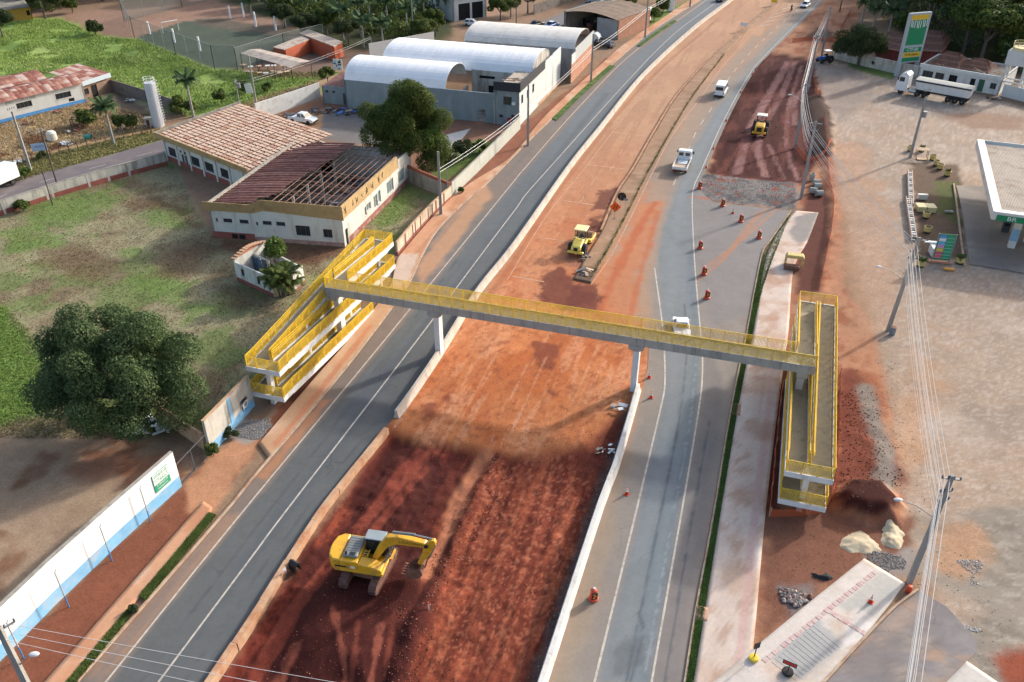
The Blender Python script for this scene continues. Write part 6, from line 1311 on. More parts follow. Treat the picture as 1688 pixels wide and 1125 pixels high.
# ---- power poles
M_POLE = mat('pole_concrete',S(168,164,158),.9,.1,1,S(120,116,110),.4,.8,streak=True); M_WPOLE = mat('old_timber_pole',(.10,.075,.06),.9,.2,2)
M_INS = mat('insulator', (.10, .12, .16), .3); M_LUM = mat('lamp_head', (.55, .56, .56), .4)
POLES = {}
def pole(key, label, px, py, h, arms=(), lamp=None, wood=False, r=.16, base_z=None, extra=None, tilt=(0, 0)):
 p = GZ(px, py) if base_z is None else G(px, py, base_z); h = h if h < 30 else HT(px, py, h)
 t = thing('power_pole', label, 'pole', p, 0); POLES[key] = (p, h, tilt)
 top = Vector((tilt[0], tilt[1], h)); mm = M_WPOLE if wood else M_POLE
 m = MB()
 if wood: m.tube([(0, 0, -.5), top], [r, r * .7], 10)
 else:
  a,b_ = r * 1.25,r * .8; m.add([(-a,-a * .7,-.5),(a,-a * .7,-.5),(a,a * .7,-.5),(-a,a * .7,-.5)] + [(top.x + x * b_,top.y + y * b_ * .7,h) for x,y in ((-1,-1),(1,-1),(1,1),(-1,1))],[(3,2,1,0),(4,5,6,7),(0,1,5,4),(1,2,6,5),(2,3,7,6),(3,0,4,7)])
 m.build('shaft', mm, t)
 for z, L, ang in arms:
  f = z / h; c = Vector((tilt[0] * f, tilt[1] * f, z)); d = Vector((math.cos(ang), math.sin(ang), 0)) * L
  m = MB(); m.bar(c - d, c + d, .09, .09); ca = m.build('crossarm', M_POST, t)
  for s in (-1,-.33,.33,1): m = MB(); m.lathe([(.05,0),(.07,.06),(.04,.1),(.06,.16),(.03,.2)],8); q = c + d * s * .95; m.build('insulator',M_INS,ca,q + Vector((0,0,.045)))
 if lamp:
  lx,ly,lz,z0 = lamp; m = MB(); m.tube([(tilt[0] * z0 / h,tilt[1] * z0 / h,z0),(lx * .5,ly * .5,z0 + (lz - z0) * .75),(lx,ly,lz)],.035,8); la = m.build('lamp_arm',M_POST,t)
  m = MB(); m.lathe([(.04,-.09),(.16,-.06),(.18,0),(.12,.07),(.03,.1)],12); o = m.build('lamp_head',M_LUM,la,(lx,ly,lz)); o.scale = (1.7,1,.8)
 if extra == 'transformer': m = MB(); m.cyl((.5,0,h * .72),.32,.9,'z',14); m.build('transformer',M_POST,t); m = MB(); m.bar((0,0,h * .72),(.3,0,h * .72),.1); m.build('bracket',M_POST,t)
 return t
AR = UA * -1
pole('P2','tall grey power pole rising above the corner pavement, nearest on the right',1498,961,784,((10.0,.6,R(170)),(8.9,.45,R(190)),(8.1,.45,R(190))),(-2.4,.6,7.6,6.4),tilt=(.3,0))
pole('P1','leaning grey power pole with street lamp beside the right ramp',1463,546,393,((10.6,.9,R(175)),(9.4,.55,R(190)),(8.6,.5,R(190))),(-2.6,.3,7.6,6.0),tilt=(.7,.2))
pole('P3','grey power pole beside the stacked concrete pipes',1320,328,200,((10.9,.9,R(160)),(9.9,.5,R(170))),None)
pole('P4','power pole with street lamp at the edge of the dark cutting',1310,245,10.5,((10.2,.7,R(160)),),(-2.4,0,8.8,7.4))
pole('P5','power pole in the cutting beside the crumpled orange mesh',1331,152,10.8,((10.4,.9,R(150)),(9.6,.5,R(150))),None)
pole('P6', 'power pole in front of the blue tractor', 1352, 104, 11.3, ((11.0, .5, R(150)),), None)
pole('P7', 'dark timber pole at the top edge behind the far works', 1384, 20, 9.5, (), None, True)
pole('PF','power pole with transformer standing on the forecourt',1500,260,160,((10.5,.5,R(10)),),None,extra='transformer')
pole('L1', 'rust-streaked power pole on the left pavement by the cream wall', 727, 355, 250, (), None, r=.17)
pole('L1b', 'thin pole behind the cream wall beside the power pole', 739, 331, 281, (), None, r=.06)
pole('L2', 'power pole on the left pavement by the grey warehouse corner', 870, 241, 140, (), None)
pole('L3', 'power pole on the left pavement beside the brick gable', 974, 136, 56, (), None)
pole('L4', 'power pole on the left pavement in front of the brown shed', 1063, 62, 10.5, (), None)
pole('L5', 'farthest power pole on the left pavement at the top edge', 1137, 12, 10.0, (), None)
pole('BL','white-faced power pole with small blue lamp arm at the bottom left corner',92,1225,10.6,((10.3,.8,R(50)),),(1.0,.25,8.0,7.2),r=.18,base_z=0.0)
pole('F1', 'thin dark timber pole inside the field wall', 87, 338, 277, (), None, True, .1)
pole('F2','dark timber pole on the back street with a crossarm',94,303,214,((8.0,.6,R(70)),),None,True,.13)
pole('F3', 'pale concrete pole on the grass verge at far left', 51, 282, 184, ((9.5, .6, R(70)),), None)
pole('F4', 'pale pole with a white board behind the rusty roofed wing', 423, 175, 92, (), None, r=.12)
pole('F5','short pole with a transformer in the green meadow',394,170,130,((4.0,.5,R(80)),),None,r=.09,extra='transformer')
pole('F6', 'slim pole behind the white warehouse at the palms', 682, 67, 21, (), None, r=.12)
pole('F7', 'slim short pole beside the white vault near the palms', 614, 92, 62, (), None, r=.1)
pole('F8', 'dark pole at the back street beside the parked black sedan', 851, 48, 18, (), None, True, .12)
t = thing('board_sign','white board hanging at the pale pole in the meadow','sign',G(412,160)); m = MB(); m.box((0,0,1.6),(1.3,.06,1.8),ry=R(-6)); m.build('board',M_PWHITE,t); m = MB(); m.bar((0,.08,0),(0,.08,1.0),.08); m.build('post',M_POST,t)
t = thing('board_sign','pale blue board sign on the verge by the timber pole','sign',G(70,260),R(18)); m = MB(); m.box((0,0,1.7),(2.2,.08,1.2)); m.build('board',mat('faded_blue_board',(.42,.50,.62),.6,.15,2),t); m = MB(); m.bar((-.8,.06,0),(-.8,.06,1.5),.08); m.build('post',M_STAKE,t); m = MB(); m.bar((.8,.06,0),(.8,.06,1.5),.08); m.build('post',M_STAKE,t); text_mesh('lettering','VENDO',.4,M_PBLUE,t,(0,-.05,1.8),(R(90),0,0))
ob = GZ(1470,552); t = thing('steel_drum','blue-grey steel drum at the foot of the leaning pole','drum',ob); m = MB(); m.lathe([(.3,0),(.31,.3),(.32,.32),(.31,.34),(.31,.6),(.32,.62),(.31,.64),(.3,.92)],16); m.build('drum_body',mat('blue_grey_drum',(.16,.2,.24),.6,.15,3),t); m = MB(); m.lathe([(.29,.925),(.29,.94)],16); m.build('lid',M_RUST,t)
# ---- wires
M_WIRE = mat('wire', (.52, .50, .48), .5, .05, 1)
def wire(t, a, b_, sag, r=.016, n=14):
 a,b_ = Vector(a),Vector(b_); P = [a.lerp(b_,k / n) - Vector((0,0,sag * 4 * (k / n) * (1 - k / n))) for k in range(n + 1)]
 m = MB(); m.tube(P, r, 5, cap=False); m.build('wire', M_WIRE, t)
def topof(k, z=None, off=(0, 0)):
 p,h,tl = POLES[k]; z = h if z is None else z; f = z / h; return Vector((p.x + tl[0] * f + off[0],p.y + tl[1] * f + off[1],p.z + z))
p2 = topof('P2',0); p1 = topof('P1',0); POLES['PS'] = (p2 + (p2 - p1) * .93 + Vector((-6.0,0,0)),10.5,(0,0))
chain = ['PS', 'P2', 'P1', 'P3', 'P4', 'P5', 'P6']
for a, b_ in zip(chain[:-1], chain[1:]):
 t = thing('power_line',{'PS': 'bundle of wires running down from the near right pole to the bottom edge','P2': 'bundle of wires between the near right pole and the leaning pole','P1': 'bundle of wires from the leaning pole to the pole at the pipes','P3': 'short wires between the pole at the pipes and the lamp pole','P4': 'wires between the lamp pole and the pole by the orange mesh','P5': 'wires from the pole by the orange mesh to the pole at the tractor'}[a],'power line')
 for k,(z,o) in enumerate(((10.3,-.75),(10.3,-.45),(10.3,-.1),(9.2,-.5),(9.2,-.35),(8.9,-.45),(8.5,-.5),(8.2,-.45),(7.4,-.3),(7.0,-.3))):
  za = min(z, POLES[a][1] - .2); zb = min(z, POLES[b_][1] - .2)
  wire(t,topof(a,za,(o,0)),topof(b_,zb,(o,0)),.5 + .05 * k,(.022 if k < 3 else .02 if k < 8 else .012))
LCH = ['L1', 'L2', 'L3', 'L4', 'L5']
for i, (a, b_) in enumerate(zip(LCH[:-1], LCH[1:])):
 t = thing('power_line',('wires along the left pavement in front of the grey warehouse yard','wires along the white warehouse side wall','wires along the left pavement past the brick gable','wires along the left pavement at the top edge')[i],'power line')
 for z in (6.6, 6.1): wire(t, topof(a, z), topof(b_, z), .4, .03)
t = thing('power_line','three thin wires crossing the left road and the excavation at the bottom','power line')
for k, (pyy) in enumerate((1124, 1150, 1176)):
 a = topof('BL',10.3,((k - 1) * .55,(1 - k) * .6)); q = G(610,pyy + 2,9.3); wire(t,a,a + (q - a) * 2.6,.5,.014,20)
t = thing('power_line', 'wires between the two poles on the far left back street', 'power line')
for z in (7.6,7.2): wire(t,topof('F3',z),topof('F2',z),.2,.015); wire(t,topof('F3',z),topof('F3',z) + Vector((-40,-12,0)),.6,.015)
t = thing('power_line', 'wires over the green meadow between the two poles', 'power line')
for z in (4.0,3.6): wire(t,topof('F5',z),topof('F4',min(z + 1,7)),.1,.015); wire(t,topof('F4',z + 1),topof('F7',min(z,4)),.5,.018)
# ================================================================ buildings
M_FRAME = mat('dark_window_frame',(.06,.06,.065),.6); M_PANE = glass_mat('window_glass',(.03,.035,.04),.15); M_DARK = mat('interior_shade',(.012,.012,.012),.95)  # M_DARK: near-black colour painting the shade inside openings
M_WFR = mat('pale_window_frame',(.55,.55,.52),.6); M_PANEL = glass_mat('pale_window_glass',(.22,.26,.26),.25)
def facade(t, A, B, z0, z1, th, m, ops=(), name='wall', glass=None, frame=None, slope=None, face_m=None):
 """wall from A to B (outside on the right-hand side of A->B) with real openings (s0,s1,za,zb,kind)"""
 A = Vector((A[0],A[1],0)); B = Vector((B[0],B[1],0)); L = (B - A).length; d = (B - A) / L; n = Vector((d.y,-d.x,0))
 cs = sorted(set([0,L] + [o[0] for o in ops] + [o[1] for o in ops])); cz = sorted(set([z0,z1] + [o[2] for o in ops] + [o[3] for o in ops]))
 hole = lambda i,j: any(o[0] <= (cs[i] + cs[i + 1]) / 2 <= o[1] and o[2] <= (cz[j] + cz[j + 1]) / 2 <= o[3] for o in ops)
 b = bmesh.new(); V = {}
 def vt(i, j, k):
  if (i, j, k) not in V: V[(i, j, k)] = b.verts.new(A + d * cs[i] + n * (-th * k) + Vector((0, 0, cz[j])))
  return V[(i, j, k)]
 ns, nz = len(cs) - 1, len(cz) - 1
 sol = [[not hole(i, j) for j in range(nz)] for i in range(ns)]
 for i in range(ns):
  for j in range(nz):
   if not sol[i][j]: continue
   b.faces.new((vt(i,j,0),vt(i + 1,j,0),vt(i + 1,j + 1,0),vt(i,j + 1,0))); b.faces.new((vt(i,j + 1,1),vt(i + 1,j + 1,1),vt(i + 1,j,1),vt(i,j,1)))
   for di,dj,e in ((-1,0,((i,j),(i,j + 1))),(1,0,((i + 1,j + 1),(i + 1,j))),(0,-1,((i + 1,j),(i,j))),(0,1,((i,j + 1),(i + 1,j + 1)))):
    a, c = i + di, j + dj
    if not (0 <= a < ns and 0 <= c < nz) or not sol[a][c]:
     (p, q), (r_, s_) = e; b.faces.new((vt(p, q, 0), vt(r_, s_, 0), vt(r_, s_, 1), vt(p, q, 1)))
 bmesh.ops.recalc_face_normals(b,faces=b.faces); me = bpy.data.meshes.new(name); b.to_mesh(me); b.free(); me.materials.append(m); w_ = link(name,me,t)
 for o in ops:
  s0, s1, za, zb, kind = o; a = A + d * s0 - n * th * .55; c = A + d * s1 - n * th * .55
  if kind == 'open': continue
  q = MB()
  if kind == 'door': q.prism([tuple((a + n * .02)[:2]),tuple((c + n * .02)[:2]),tuple((c - n * .03)[:2]),tuple((a - n * .03)[:2])],za,zb); q.build('door',frame or M_FRAME,t); continue
  q.quad(a + Vector((0, 0, za)), c + Vector((0, 0, za)), c + Vector((0, 0, zb)), a + Vector((0, 0, zb)))
  if kind == 'dark': q.build('opening_shade', M_DARK, t); continue  # near-black sheet across the hole paints the unlit inside
  fr = MB(); up = Vector((0, 0, 1)); bw = .07
  for P_,Q_ in ((a + up * (za + bw / 2),c + up * (za + bw / 2)),(a + up * (zb - bw / 2),c + up * (zb - bw / 2))): fr.bar(P_ + n * .03,Q_ + n * .03,.06,bw)
  k = max(2, int(round((s1 - s0) / .7)) + 1)
  for i in range(k): p = a.lerp(c,min(max(i / (k - 1),.02),.98)); fr.bar(p + up * (za + bw) + n * .03,p + up * (zb - bw) + n * .03,bw,.055)
  f = fr.build('window', frame or M_FRAME, t); q.build('pane', glass or M_PANE, f)
  s_ = MB(); s_.bar(A + d * (s0 - .06) + up * (za - .04) + n * .03,A + d * (s1 + .06) + up * (za - .04) + n * .03,.12,.07); s_.build('sill',m,t)
 return w_
def lerp2(a, b_, f): return Vector((a[0] + (b_[0] - a[0]) * f, a[1] + (b_[1] - a[1]) * f, 0))
# ---------------------------------------------------------------- derelict tan building
M_DWH = mat('peeling_white_wall',S(236,232,220,1.4),.9,.07,.8,S(170,140,116),.34,.9,streak=True); M_DTAN = mat('tan_sheet_fascia',S(196,164,116),.7,.1,.8,S(130,98,66),.35,.7)
M_RED1 = mat('rusted_sheet',(.13,.045,.035),.8,.25,1.5,(.24,.12,.09),.45,1.2); M_RED2 = mat('rusted_sheet_pale',(.19,.075,.055),.8,.25,1.5,(.28,.17,.14),.5,1.2); M_TRUSS = mat('rusty_truss',(.20,.11,.08),.8,.25,2,(.34,.26,.2),.4,2)
M_DEBR = mat('debris_grey', (.26, .25, .24), .95, .35, 1.2, (.06, .05, .045), .6, .7)
F0 = G(353.5, 391); F1 = G(569, 407); S1 = F1 + (G(672, 302) - F1) * 1.08; S0 = F0 + (S1 - F1) * 1.0
t = thing('derelict_building','derelict white building with tan fascia and half its rusty roof gone','building',(0,0,0))
Lf = (F1 - F0).length; Ls = (S1 - F1).length
base = .85
facade(t,F0,F1,-.2,4.2,.25,M_DWH,[(.7,.95,2.2,2.7,'glass'),(1.7,2.9,2.2,2.75,'glass'),(3.9,5.1,2.2,2.75,'glass'),(6.1,6.35,2.1,2.6,'glass'),(7.0,8.2,2.25,2.8,'glass'),(8.8,10.0,2.25,2.8,'glass'),(11.3,13.2,1.1,2.5,'glass'),(14.9,16.1,1.1,2.25,'glass')])
facade(t,F1,S1,-.2,4.2,.25,M_DWH,[(.5,1.2,-.1,2.1,'dark'),(6.6,7.1,1.3,2.5,'glass'),(7.2,8.6,1.6,2.6,'glass'),(9.6,10.9,1.0,2.8,'glass'),(11.1,12.0,1.2,2.9,'glass'),(14.2,16.6,1.1,2.9,'glass'),(18.4,20.8,1.1,2.9,'glass')],glass=M_PANEL,frame=M_WFR)
facade(t,S1,S0,-.2,4.6,.25,M_DWH,[(12,14,-.1,2.2,'dark')]); facade(t,S0,F0,-.2,4.9,.25,M_WGREY,[])
fd = (F1 - F0).normalized(); fn = Vector((fd.y,-fd.x,0)); sdv = (S1 - F1).normalized(); sn = Vector((sdv.y,-sdv.x,0))
m = MB(); a,c = F0 + fn * .03 - fd * .02,F0 + fd * Lf * .32 + fn * .03; m.prism([tuple(p[:2]) for p in (a,c,c - fn * .02,a - fn * .02)],-.2,base); m.build('base_band',M_WRED,t)
for s0 in (2.9,3.9): m = MB(); p = F0 + fd * s0 + fn * .06; m.box((p.x,p.y,.35),(.75,.06,.6),rz=math.atan2(fd.y,fd.x)); m.build('cellar_shade_patch',M_DARK,t)  # near-black boxes on the solid wall paint the shade of cellar holes
m = MB(); a,c = F0 + fd * Lf * .32 + fn * .03,F1 + fn * .03; m.prism([tuple(p[:2]) for p in (a,c,c - fn * .02,a - fn * .02)],-.2,.5); m.build('base_band',mat('peeled_base',S(190,160,146),.9,.2,1,(.26,.075,.055),.6,1.6),t)
m = MB(); a,c = F1 + sn * .03 + sdv * 1.4,S1 + sn * .03; m.prism([tuple(p[:2]) for p in (a,c,c - sn * .02,a - sn * .02)],-.2,.75); m.build('base_band',mat('peeled_red_base',(.30,.11,.085),.9,.2,1,S(214,200,186),.45,1.4),t)
# stepped corrugated fascia on the front, tan band on the side
fz = [(-.6, 3.75, 5.0), (Lf * .33, 3.75, 5.0), (Lf * .42, 4.2, 5.75), (Lf + .25, 3.6, 5.55)]
m = MB(); fr_ = lambda s, z, o: tuple(F0 + fd * s + fn * o + Vector((0, 0, z)))
for (s0, a0, b0), (s1, a1, b1) in zip(fz[:-1], fz[1:]):
 m.add([fr_(s0,a0,.08),fr_(s1,a1,.08),fr_(s1,b1,.3),fr_(s0,b0,.3),fr_(s0,a0,.02),fr_(s1,a1,.02),fr_(s1,b1,.22),fr_(s0,b0,.22)],[(0,1,2,3),(7,6,5,4),(3,2,6,7),(0,4,5,1),(1,5,6,2),(0,3,7,4)])
fa = m.build('front_fascia', M_DTAN, t)
for k in range(int((Lf + .7) / .32)):
 s = -.5 + k * .32; z0 = np.interp(s,[f[0] for f in fz],[f[1] for f in fz]); z1 = np.interp(s,[f[0] for f in fz],[f[2] for f in fz])
 m = MB(); m.bar(fr_(s,z0 + .02,.1),fr_(s,z1 - .02,.315),.05,.03,up=fn); m.build('fascia_rib',M_DTAN,fa)
m = MB(); sr = lambda s, z, o: tuple(F1 + sdv * s + sn * o + Vector((0, 0, z)))
m.add([sr(.0,3.6,.06),sr(18.5,3.55,.06),sr(18.5,5.2,.06),sr(.0,5.55,.06),sr(.0,3.6,-.02),sr(18.5,3.55,-.02),sr(18.5,5.2,-.3),sr(.0,5.55,-.02)],[(0,1,2,3),(7,6,5,4),(3,2,6,7),(0,4,5,1),(1,5,6,2),(0,3,7,4)]); sf = m.build('side_fascia',M_DTAN,t)
for k, s in enumerate((1.2, 3.0, 4.4, 6.2, 7.7, 9.4, 11.5, 12.8)):
 for j in range(3): m = MB(); x = s + random.uniform(-.3,.3); m.bar(sr(x,4.2 + random.uniform(-.2,.3),.07),sr(x + random.uniform(-.4,.4),4.7 + random.uniform(-.1,.4),.07),.02,.06,up=sn); m.build('graffiti',M_INK,sf)
m = MB(); m.add([sr(18.7,3.4,.05),sr(Ls - .1,3.4,.05),sr(Ls - .1,4.5,.05),sr(18.7,4.6,.05),sr(18.7,3.4,-.2),sr(Ls - .1,3.4,-.2),sr(Ls - .1,4.5,-.2),sr(18.7,4.6,-.2)],[(0,1,2,3),(7,6,5,4),(3,2,6,7),(0,4,5,1),(1,5,6,2),(0,3,7,4)]); m.build('side_parapet',M_DWH,t)
# roof: shallow arch across the front direction; left part sheeted, right part bare trusses
BW = Lf - .6; RX = lambda u, dd, z=0: F0 + fd * (.3 + u) + sdv * (.4 + dd) + Vector((0, 0, z))
arc = lambda u: 4.45 + .6 * math.sin(math.pi * min(max(u / BW, 0), 1))
cover = lambda dd: BW * (.40 + .008 * dd)
nS = 26; dS = (Ls - 1.0) / nS
for k in range(nS):
 m = MB(); d0,d1 = k * dS,k * dS + dS * 1.04; ue = cover(d0) * random.uniform(.96,1.02) if k > 1 else BW * .33; n_ = 7; lift = .03 * (k % 2) + random.uniform(0,.03)
 us = [ue * i / n_ for i in range(n_ + 1)]; vs = []; dd5 = [d0,d0 + (d1 - d0) * .35,d0 + (d1 - d0) * .5,d0 + (d1 - d0) * .65,d1]; zz = [0,.0,.09,.0,.0]
 for u in us:
  for q in range(5): vs.append(tuple(RX(u, dd5[q], arc(u) + .1 + zz[q] + lift)))
 m.add(vs,[(i * 5 + q,i * 5 + q + 1,(i + 1) * 5 + q + 1,(i + 1) * 5 + q) for i in range(n_) for q in range(4)]); m.build('roof_sheet',random.choice((M_RED1,M_RED1,M_RED2)),t)
for k in range(7):
 dd = .8 + k * (Ls - 2.4) / 6; m = MB(); n_ = 14; P_ = [RX(BW * i / n_,dd,arc(BW * i / n_) - .02) for i in range(n_ + 1)]; Q_ = [p - Vector((0,0,.45 * math.sin(math.pi * (i / n_)) + .12)) for i,p in enumerate(P_)]
 for i in range(n_): m.bar(P_[i],P_[i + 1],.07,.07); m.bar(Q_[i],Q_[i + 1],.06,.06); m.bar(P_[i],Q_[i + 1],.04,.04)
 m.build('truss', M_TRUSS, t)
for k in range(11):
 u = cover(5) + .3 + k * (BW - cover(5) - .5) / 10; m = MB(); m.bar(RX(u,.2,arc(u) + .06),RX(u + random.uniform(-.2,.2),Ls - 1.2,arc(u) + .06),.06,.08); m.build('purlin',M_TRUSS,t)
for k in range(5): m = MB(); p = RX(BW * .55,3 + k * 4); m.bb(p.x - .15,p.x + .15,p.y - .15,p.y + .15,0,4.9); m.build('inner_column',M_WGREY,t)
m = MB(); m.prism([tuple(RX(0,0)[:2]),tuple(RX(BW,0)[:2]),tuple(RX(BW,Ls - .8)[:2]),tuple(RX(0,Ls - .8)[:2])],.0,.25); m.build('floor',M_DEBR,t)
for k in range(60):
 p = RX(random.uniform(BW * .45,BW - .5),random.uniform(.8,Ls - 2)); m = MB(); m.box((p.x,p.y,.35 + random.uniform(0,.4)),(random.uniform(.4,2.2),random.uniform(.1,.8),random.uniform(.06,.4)),rz=random.uniform(0,3),rx=random.uniform(-.2,.2)); m.build('fallen_piece',random.choice((M_DEBR,M_RED1,M_WGREY,M_STAKE)),t)
m = MB(); p = RX(BW * .6,3.2); m.box((p.x,p.y,1.6),(.15,3.0,2.4),rz=math.atan2(fd.y,fd.x) - R(35)); m.build('partition',mat('pale_blue_partition',(.28,.46,.56),.8,.15,1),t)
# ---------------------------------------------------------------- wing with the pink sheet roof
t = thing('workshop_wing','white wing with wide pinkish sheet roof behind the derelict building','building',(0,0,0))
A0 = G(275,263); A1 = A0 + (G(375,305) - A0) * 1.42; wdir = (A1 - A0).normalized(); Lw = (A1 - A0).length; wn = Vector((wdir.y,-wdir.x,0)); Dw = 15.0
facade(t,A0,A1,-.2,3.5,.25,M_DWH,[(1.2,3.2,1.0,2.4,'glass'),(4.5,5.0,2.2,2.6,'glass'),(4.7,5.4,0,2.0,'door'),(5.6,6.3,0,2.0,'door'),(5.7,6.2,2.2,2.6,'glass'),(7.4,9.6,1.0,2.4,'glass'),(11.0,13.2,1.0,2.4,'glass'),(15,17.2,1.0,2.4,'glass')])
facade(t,A1,A1 - wn * Dw,-.2,3.4,.25,M_DWH,[]); facade(t,A1 - wn * Dw,A0 - wn * Dw,-.2,3.4,.25,M_DWH,[]); facade(t,A0 - wn * Dw,A0,-.2,3.4,.25,M_DWH,[])
m = MB(); a,c = A0 + wn * .03,A1 + wn * .03; m.prism([tuple(p[:2]) for p in (a,c,c - wn * .02,a - wn * .02)],-.2,.75); m.build('base_band',M_WRED,t)
for k in range(7): p = A0 + wdir * (.4 + k * 3.4) + wn * .08; m = MB(); m.box((p.x,p.y,1.7),(.35,.16,3.6),rz=math.atan2(wdir.y,wdir.x)); m.build('pier',M_DWH,t)
m = MB(); q = lambda s, o, z: tuple(A0 + wdir * s + wn * o + Vector((0, 0, z)))
m.add([q(-.9,.55,3.45),q(Lw,.55,3.45),q(Lw,.7,4.4),q(-.9,.7,4.4),q(-.9,.35,3.45),q(Lw,.35,3.45),q(Lw,.5,4.4),q(-.9,.5,4.4)],[(0,1,2,3),(7,6,5,4),(3,2,6,7),(0,4,5,1),(1,5,6,2),(0,3,7,4)]); m.build('fascia',M_DTAN,t)
m = MB(); m.add([q(-.9,.5,3.45),q(-.9,-Dw - .3,4.6),q(-.9,-Dw - .3,5.5),q(-.9,.5,4.4),q(-.7,.5,3.45),q(-.7,-Dw - .3,4.6),q(-.7,-Dw - .3,5.5),q(-.7,.5,4.4)],[(0,1,2,3),(7,6,5,4),(3,2,6,7),(0,4,5,1),(1,5,6,2),(0,3,7,4)]); m.build('end_parapet',M_WGREY,t)
PK = [mat('pink_sheet_%d' % k,c,.85,.12,1.2,(.30,.12,.085),.30 + .08 * k,3.2) for k,c in enumerate((S(218,186,160),S(212,174,146),S(200,154,126)))]
nr, nc = 20, 15; sw, sl_ = (Lw + .6) / nc, (Dw + .5) / nr
m = MB(); m.add([q(-.7,.4,3.93),q(Lw - .1,.4,3.93),q(Lw - .1,-Dw - .1,5.05),q(-.7,-Dw - .1,5.05)],[(0,1,2,3)]); m.build('roof_deck',mat('rust_red_deck',(.44,.27,.21),.9,.2,2),t)
for i in range(nc):
 for j in range(nr):
  m = MB(); s0,s1 = -.7 + (i + random.uniform(.02,.10)) * sw,-.7 + (i + random.uniform(.9,.98)) * sw; o0,o1 = .4 - j * sl_,.4 - (j + random.uniform(.68,.9)) * sl_; zf = lambda o: 3.95 + (.4 - o) * .075
  lf = .05 + .02 * (i % 2); vs = []; ks = 4
  for k in range(ks + 1):
   s = s0 + (s1 - s0) * k / ks; b_ = .05 if k % 2 else 0
   vs += [q(s, o0, zf(o0) + lf + b_ + .05), q(s, o1, zf(o1) + lf + b_)]
  m.add(vs,[(2 * k,2 * k + 2,2 * k + 3,2 * k + 1) for k in range(ks)]); m.build('roof_sheet',PK[0] if random.random() < .7 else random.choice(PK),t)
# ---------------------------------------------------------------- grey warehouse with two white vaults
M_GRW = mat('blue_grey_render',S(140,152,154),.9,.1,.6,S(176,178,172),.38,.5,streak=True); M_VAULT = mat('white_vault_sheet',(.80,.79,.78),.55,.05,.5,(.6,.58,.55),.2,.4); M_VAULTC = mat('cream_vault_sheet',(.62,.58,.52),.6,.06,.5,(.36,.31,.26),.35,.4)
M_NAVY = mat('dark_blue_band',(.025,.028,.036),.6,.1,2); M_BRK = mat('orange_brick',(.40,.19,.115),.9,.15,3,(.46,.38,.3),.35,.8)
def vault(t, u0, u1, v0, v1, zs, rise, m, n=18, step=1.0, name='roof_sheet', th=.06):
 """barrel roof along u, spanning v0..v1, as overlapping curved sheets"""
 k = max(1, round((u1 - u0) / step)); du = (u1 - u0) / k
 prof = [(v0 + (v1 - v0) * i / n,zs + rise * math.sin(math.acos(max(-1,min(1,1 - 2 * i / n))))) for i in range(n + 1)]
 b = MB(); prm = [(y - (v0 + v1) / 2, z) for y, z in prof]
 vs = [(0,y,z) for y,z in prm] + [(du * .5,y,z + .012) for y,z in prm] + [(du * 1.0,y,z) for y,z in prm] + [(du,y,z - th) for y,z in prm] + [(0,y,z - th) for y,z in prm]
 N = n + 1; fs = [(a * N + i,(a + 1) * N + i,(a + 1) * N + i + 1,a * N + i + 1) for a in range(4) for i in range(n)]; b.add(vs,fs); me = b.mesh(name,m,smooth=False)
 for i in range(k): o = link(name,me,t,UV(u0 + i * du,(v0 + v1) / 2,.012 * (i % 2))); o.rotation_euler = (0,0,-UA)
 return prof
def vault_end(t, u, prof, z0, m, th=.2, name='end_wall'):
 P_ = [UV(u, v, z) for v, z in prof]; b = MB(); n = len(P_); Q_ = [p + UU * th for p in P_]
 base0 = [Vector((p.x, p.y, z0)) for p in P_]; base1 = [Vector((p.x, p.y, z0)) for p in Q_]
 b.add(P_ + base0 + Q_ + base1,[(i,i + 1,n + i + 1,n + i) for i in range(n - 1)] + [(2 * n + i,3 * n + i,3 * n + i + 1,2 * n + i + 1) for i in range(n - 1)] + [(i,2 * n + i,2 * n + i + 1,i + 1) for i in range(n - 1)]); b.build(name,m,t)
t = thing('warehouse','grey walled warehouse with two white barrel roofs and a dark corner block','warehouse',(0,0,0))
uu = lambda u, v: UV(u, v)
facade(t,uu(-75,137.5),uu(-46.3,137.5),-.2,5.1,.25,M_GRW,[(28.0 - 2.6,28.0 - 1.2,-.1,2.2,'open')])
facade(t, uu(-75, 160), uu(-75, 137.5), -.2, 5.0, .25, M_GRW, []);
pA = vault(t, -75, -55.5, 137.55, 148, 5.0, 3.0, M_VAULT); vault_end(t, -74.9, pA, 4.9, M_GRW)
pB = vault(t,-72.5,-43,148.3,161,5.6,2.9,M_VAULT); vault_end(t,-72.4,pB,0,M_GRW); vault_end(t,-43.3,[(v,z - .12) for v,z in pB],0,M_WOLD)
facade(t,uu(-54.5,148.2),uu(-43.2,148.2),-.2,5.8,.25,M_WOLD,[(1.5,4.5,4.4,4.9,'dark'),(3.2,4.2,1.9,3.2,'dark')],'inner_wall')
facade(t, uu(-55.3, 147.9), uu(-55.3, 138), -.2, 3.0, .2, M_WOLD, [], 'inner_wall')
m = MB(); vs = [UV(-75,137.6),UV(-46,137.6),UV(-46,148),UV(-75,148)]; m.prism([tuple(p[:2]) for p in vs],0,.05); m.build('floor',M_DEBR,t)
for k in range(7): m = MB(); p = UV(random.uniform(-54,-47),random.uniform(140,146)); m.box((p.x,p.y,.9),(random.uniform(.5,1.4),random.uniform(.5,1.2),random.uniform(.8,1.8)),rz=random.random()); m.build('stored_crate',random.choice((M_RED1,M_DEBR,M_STAKE)),t)
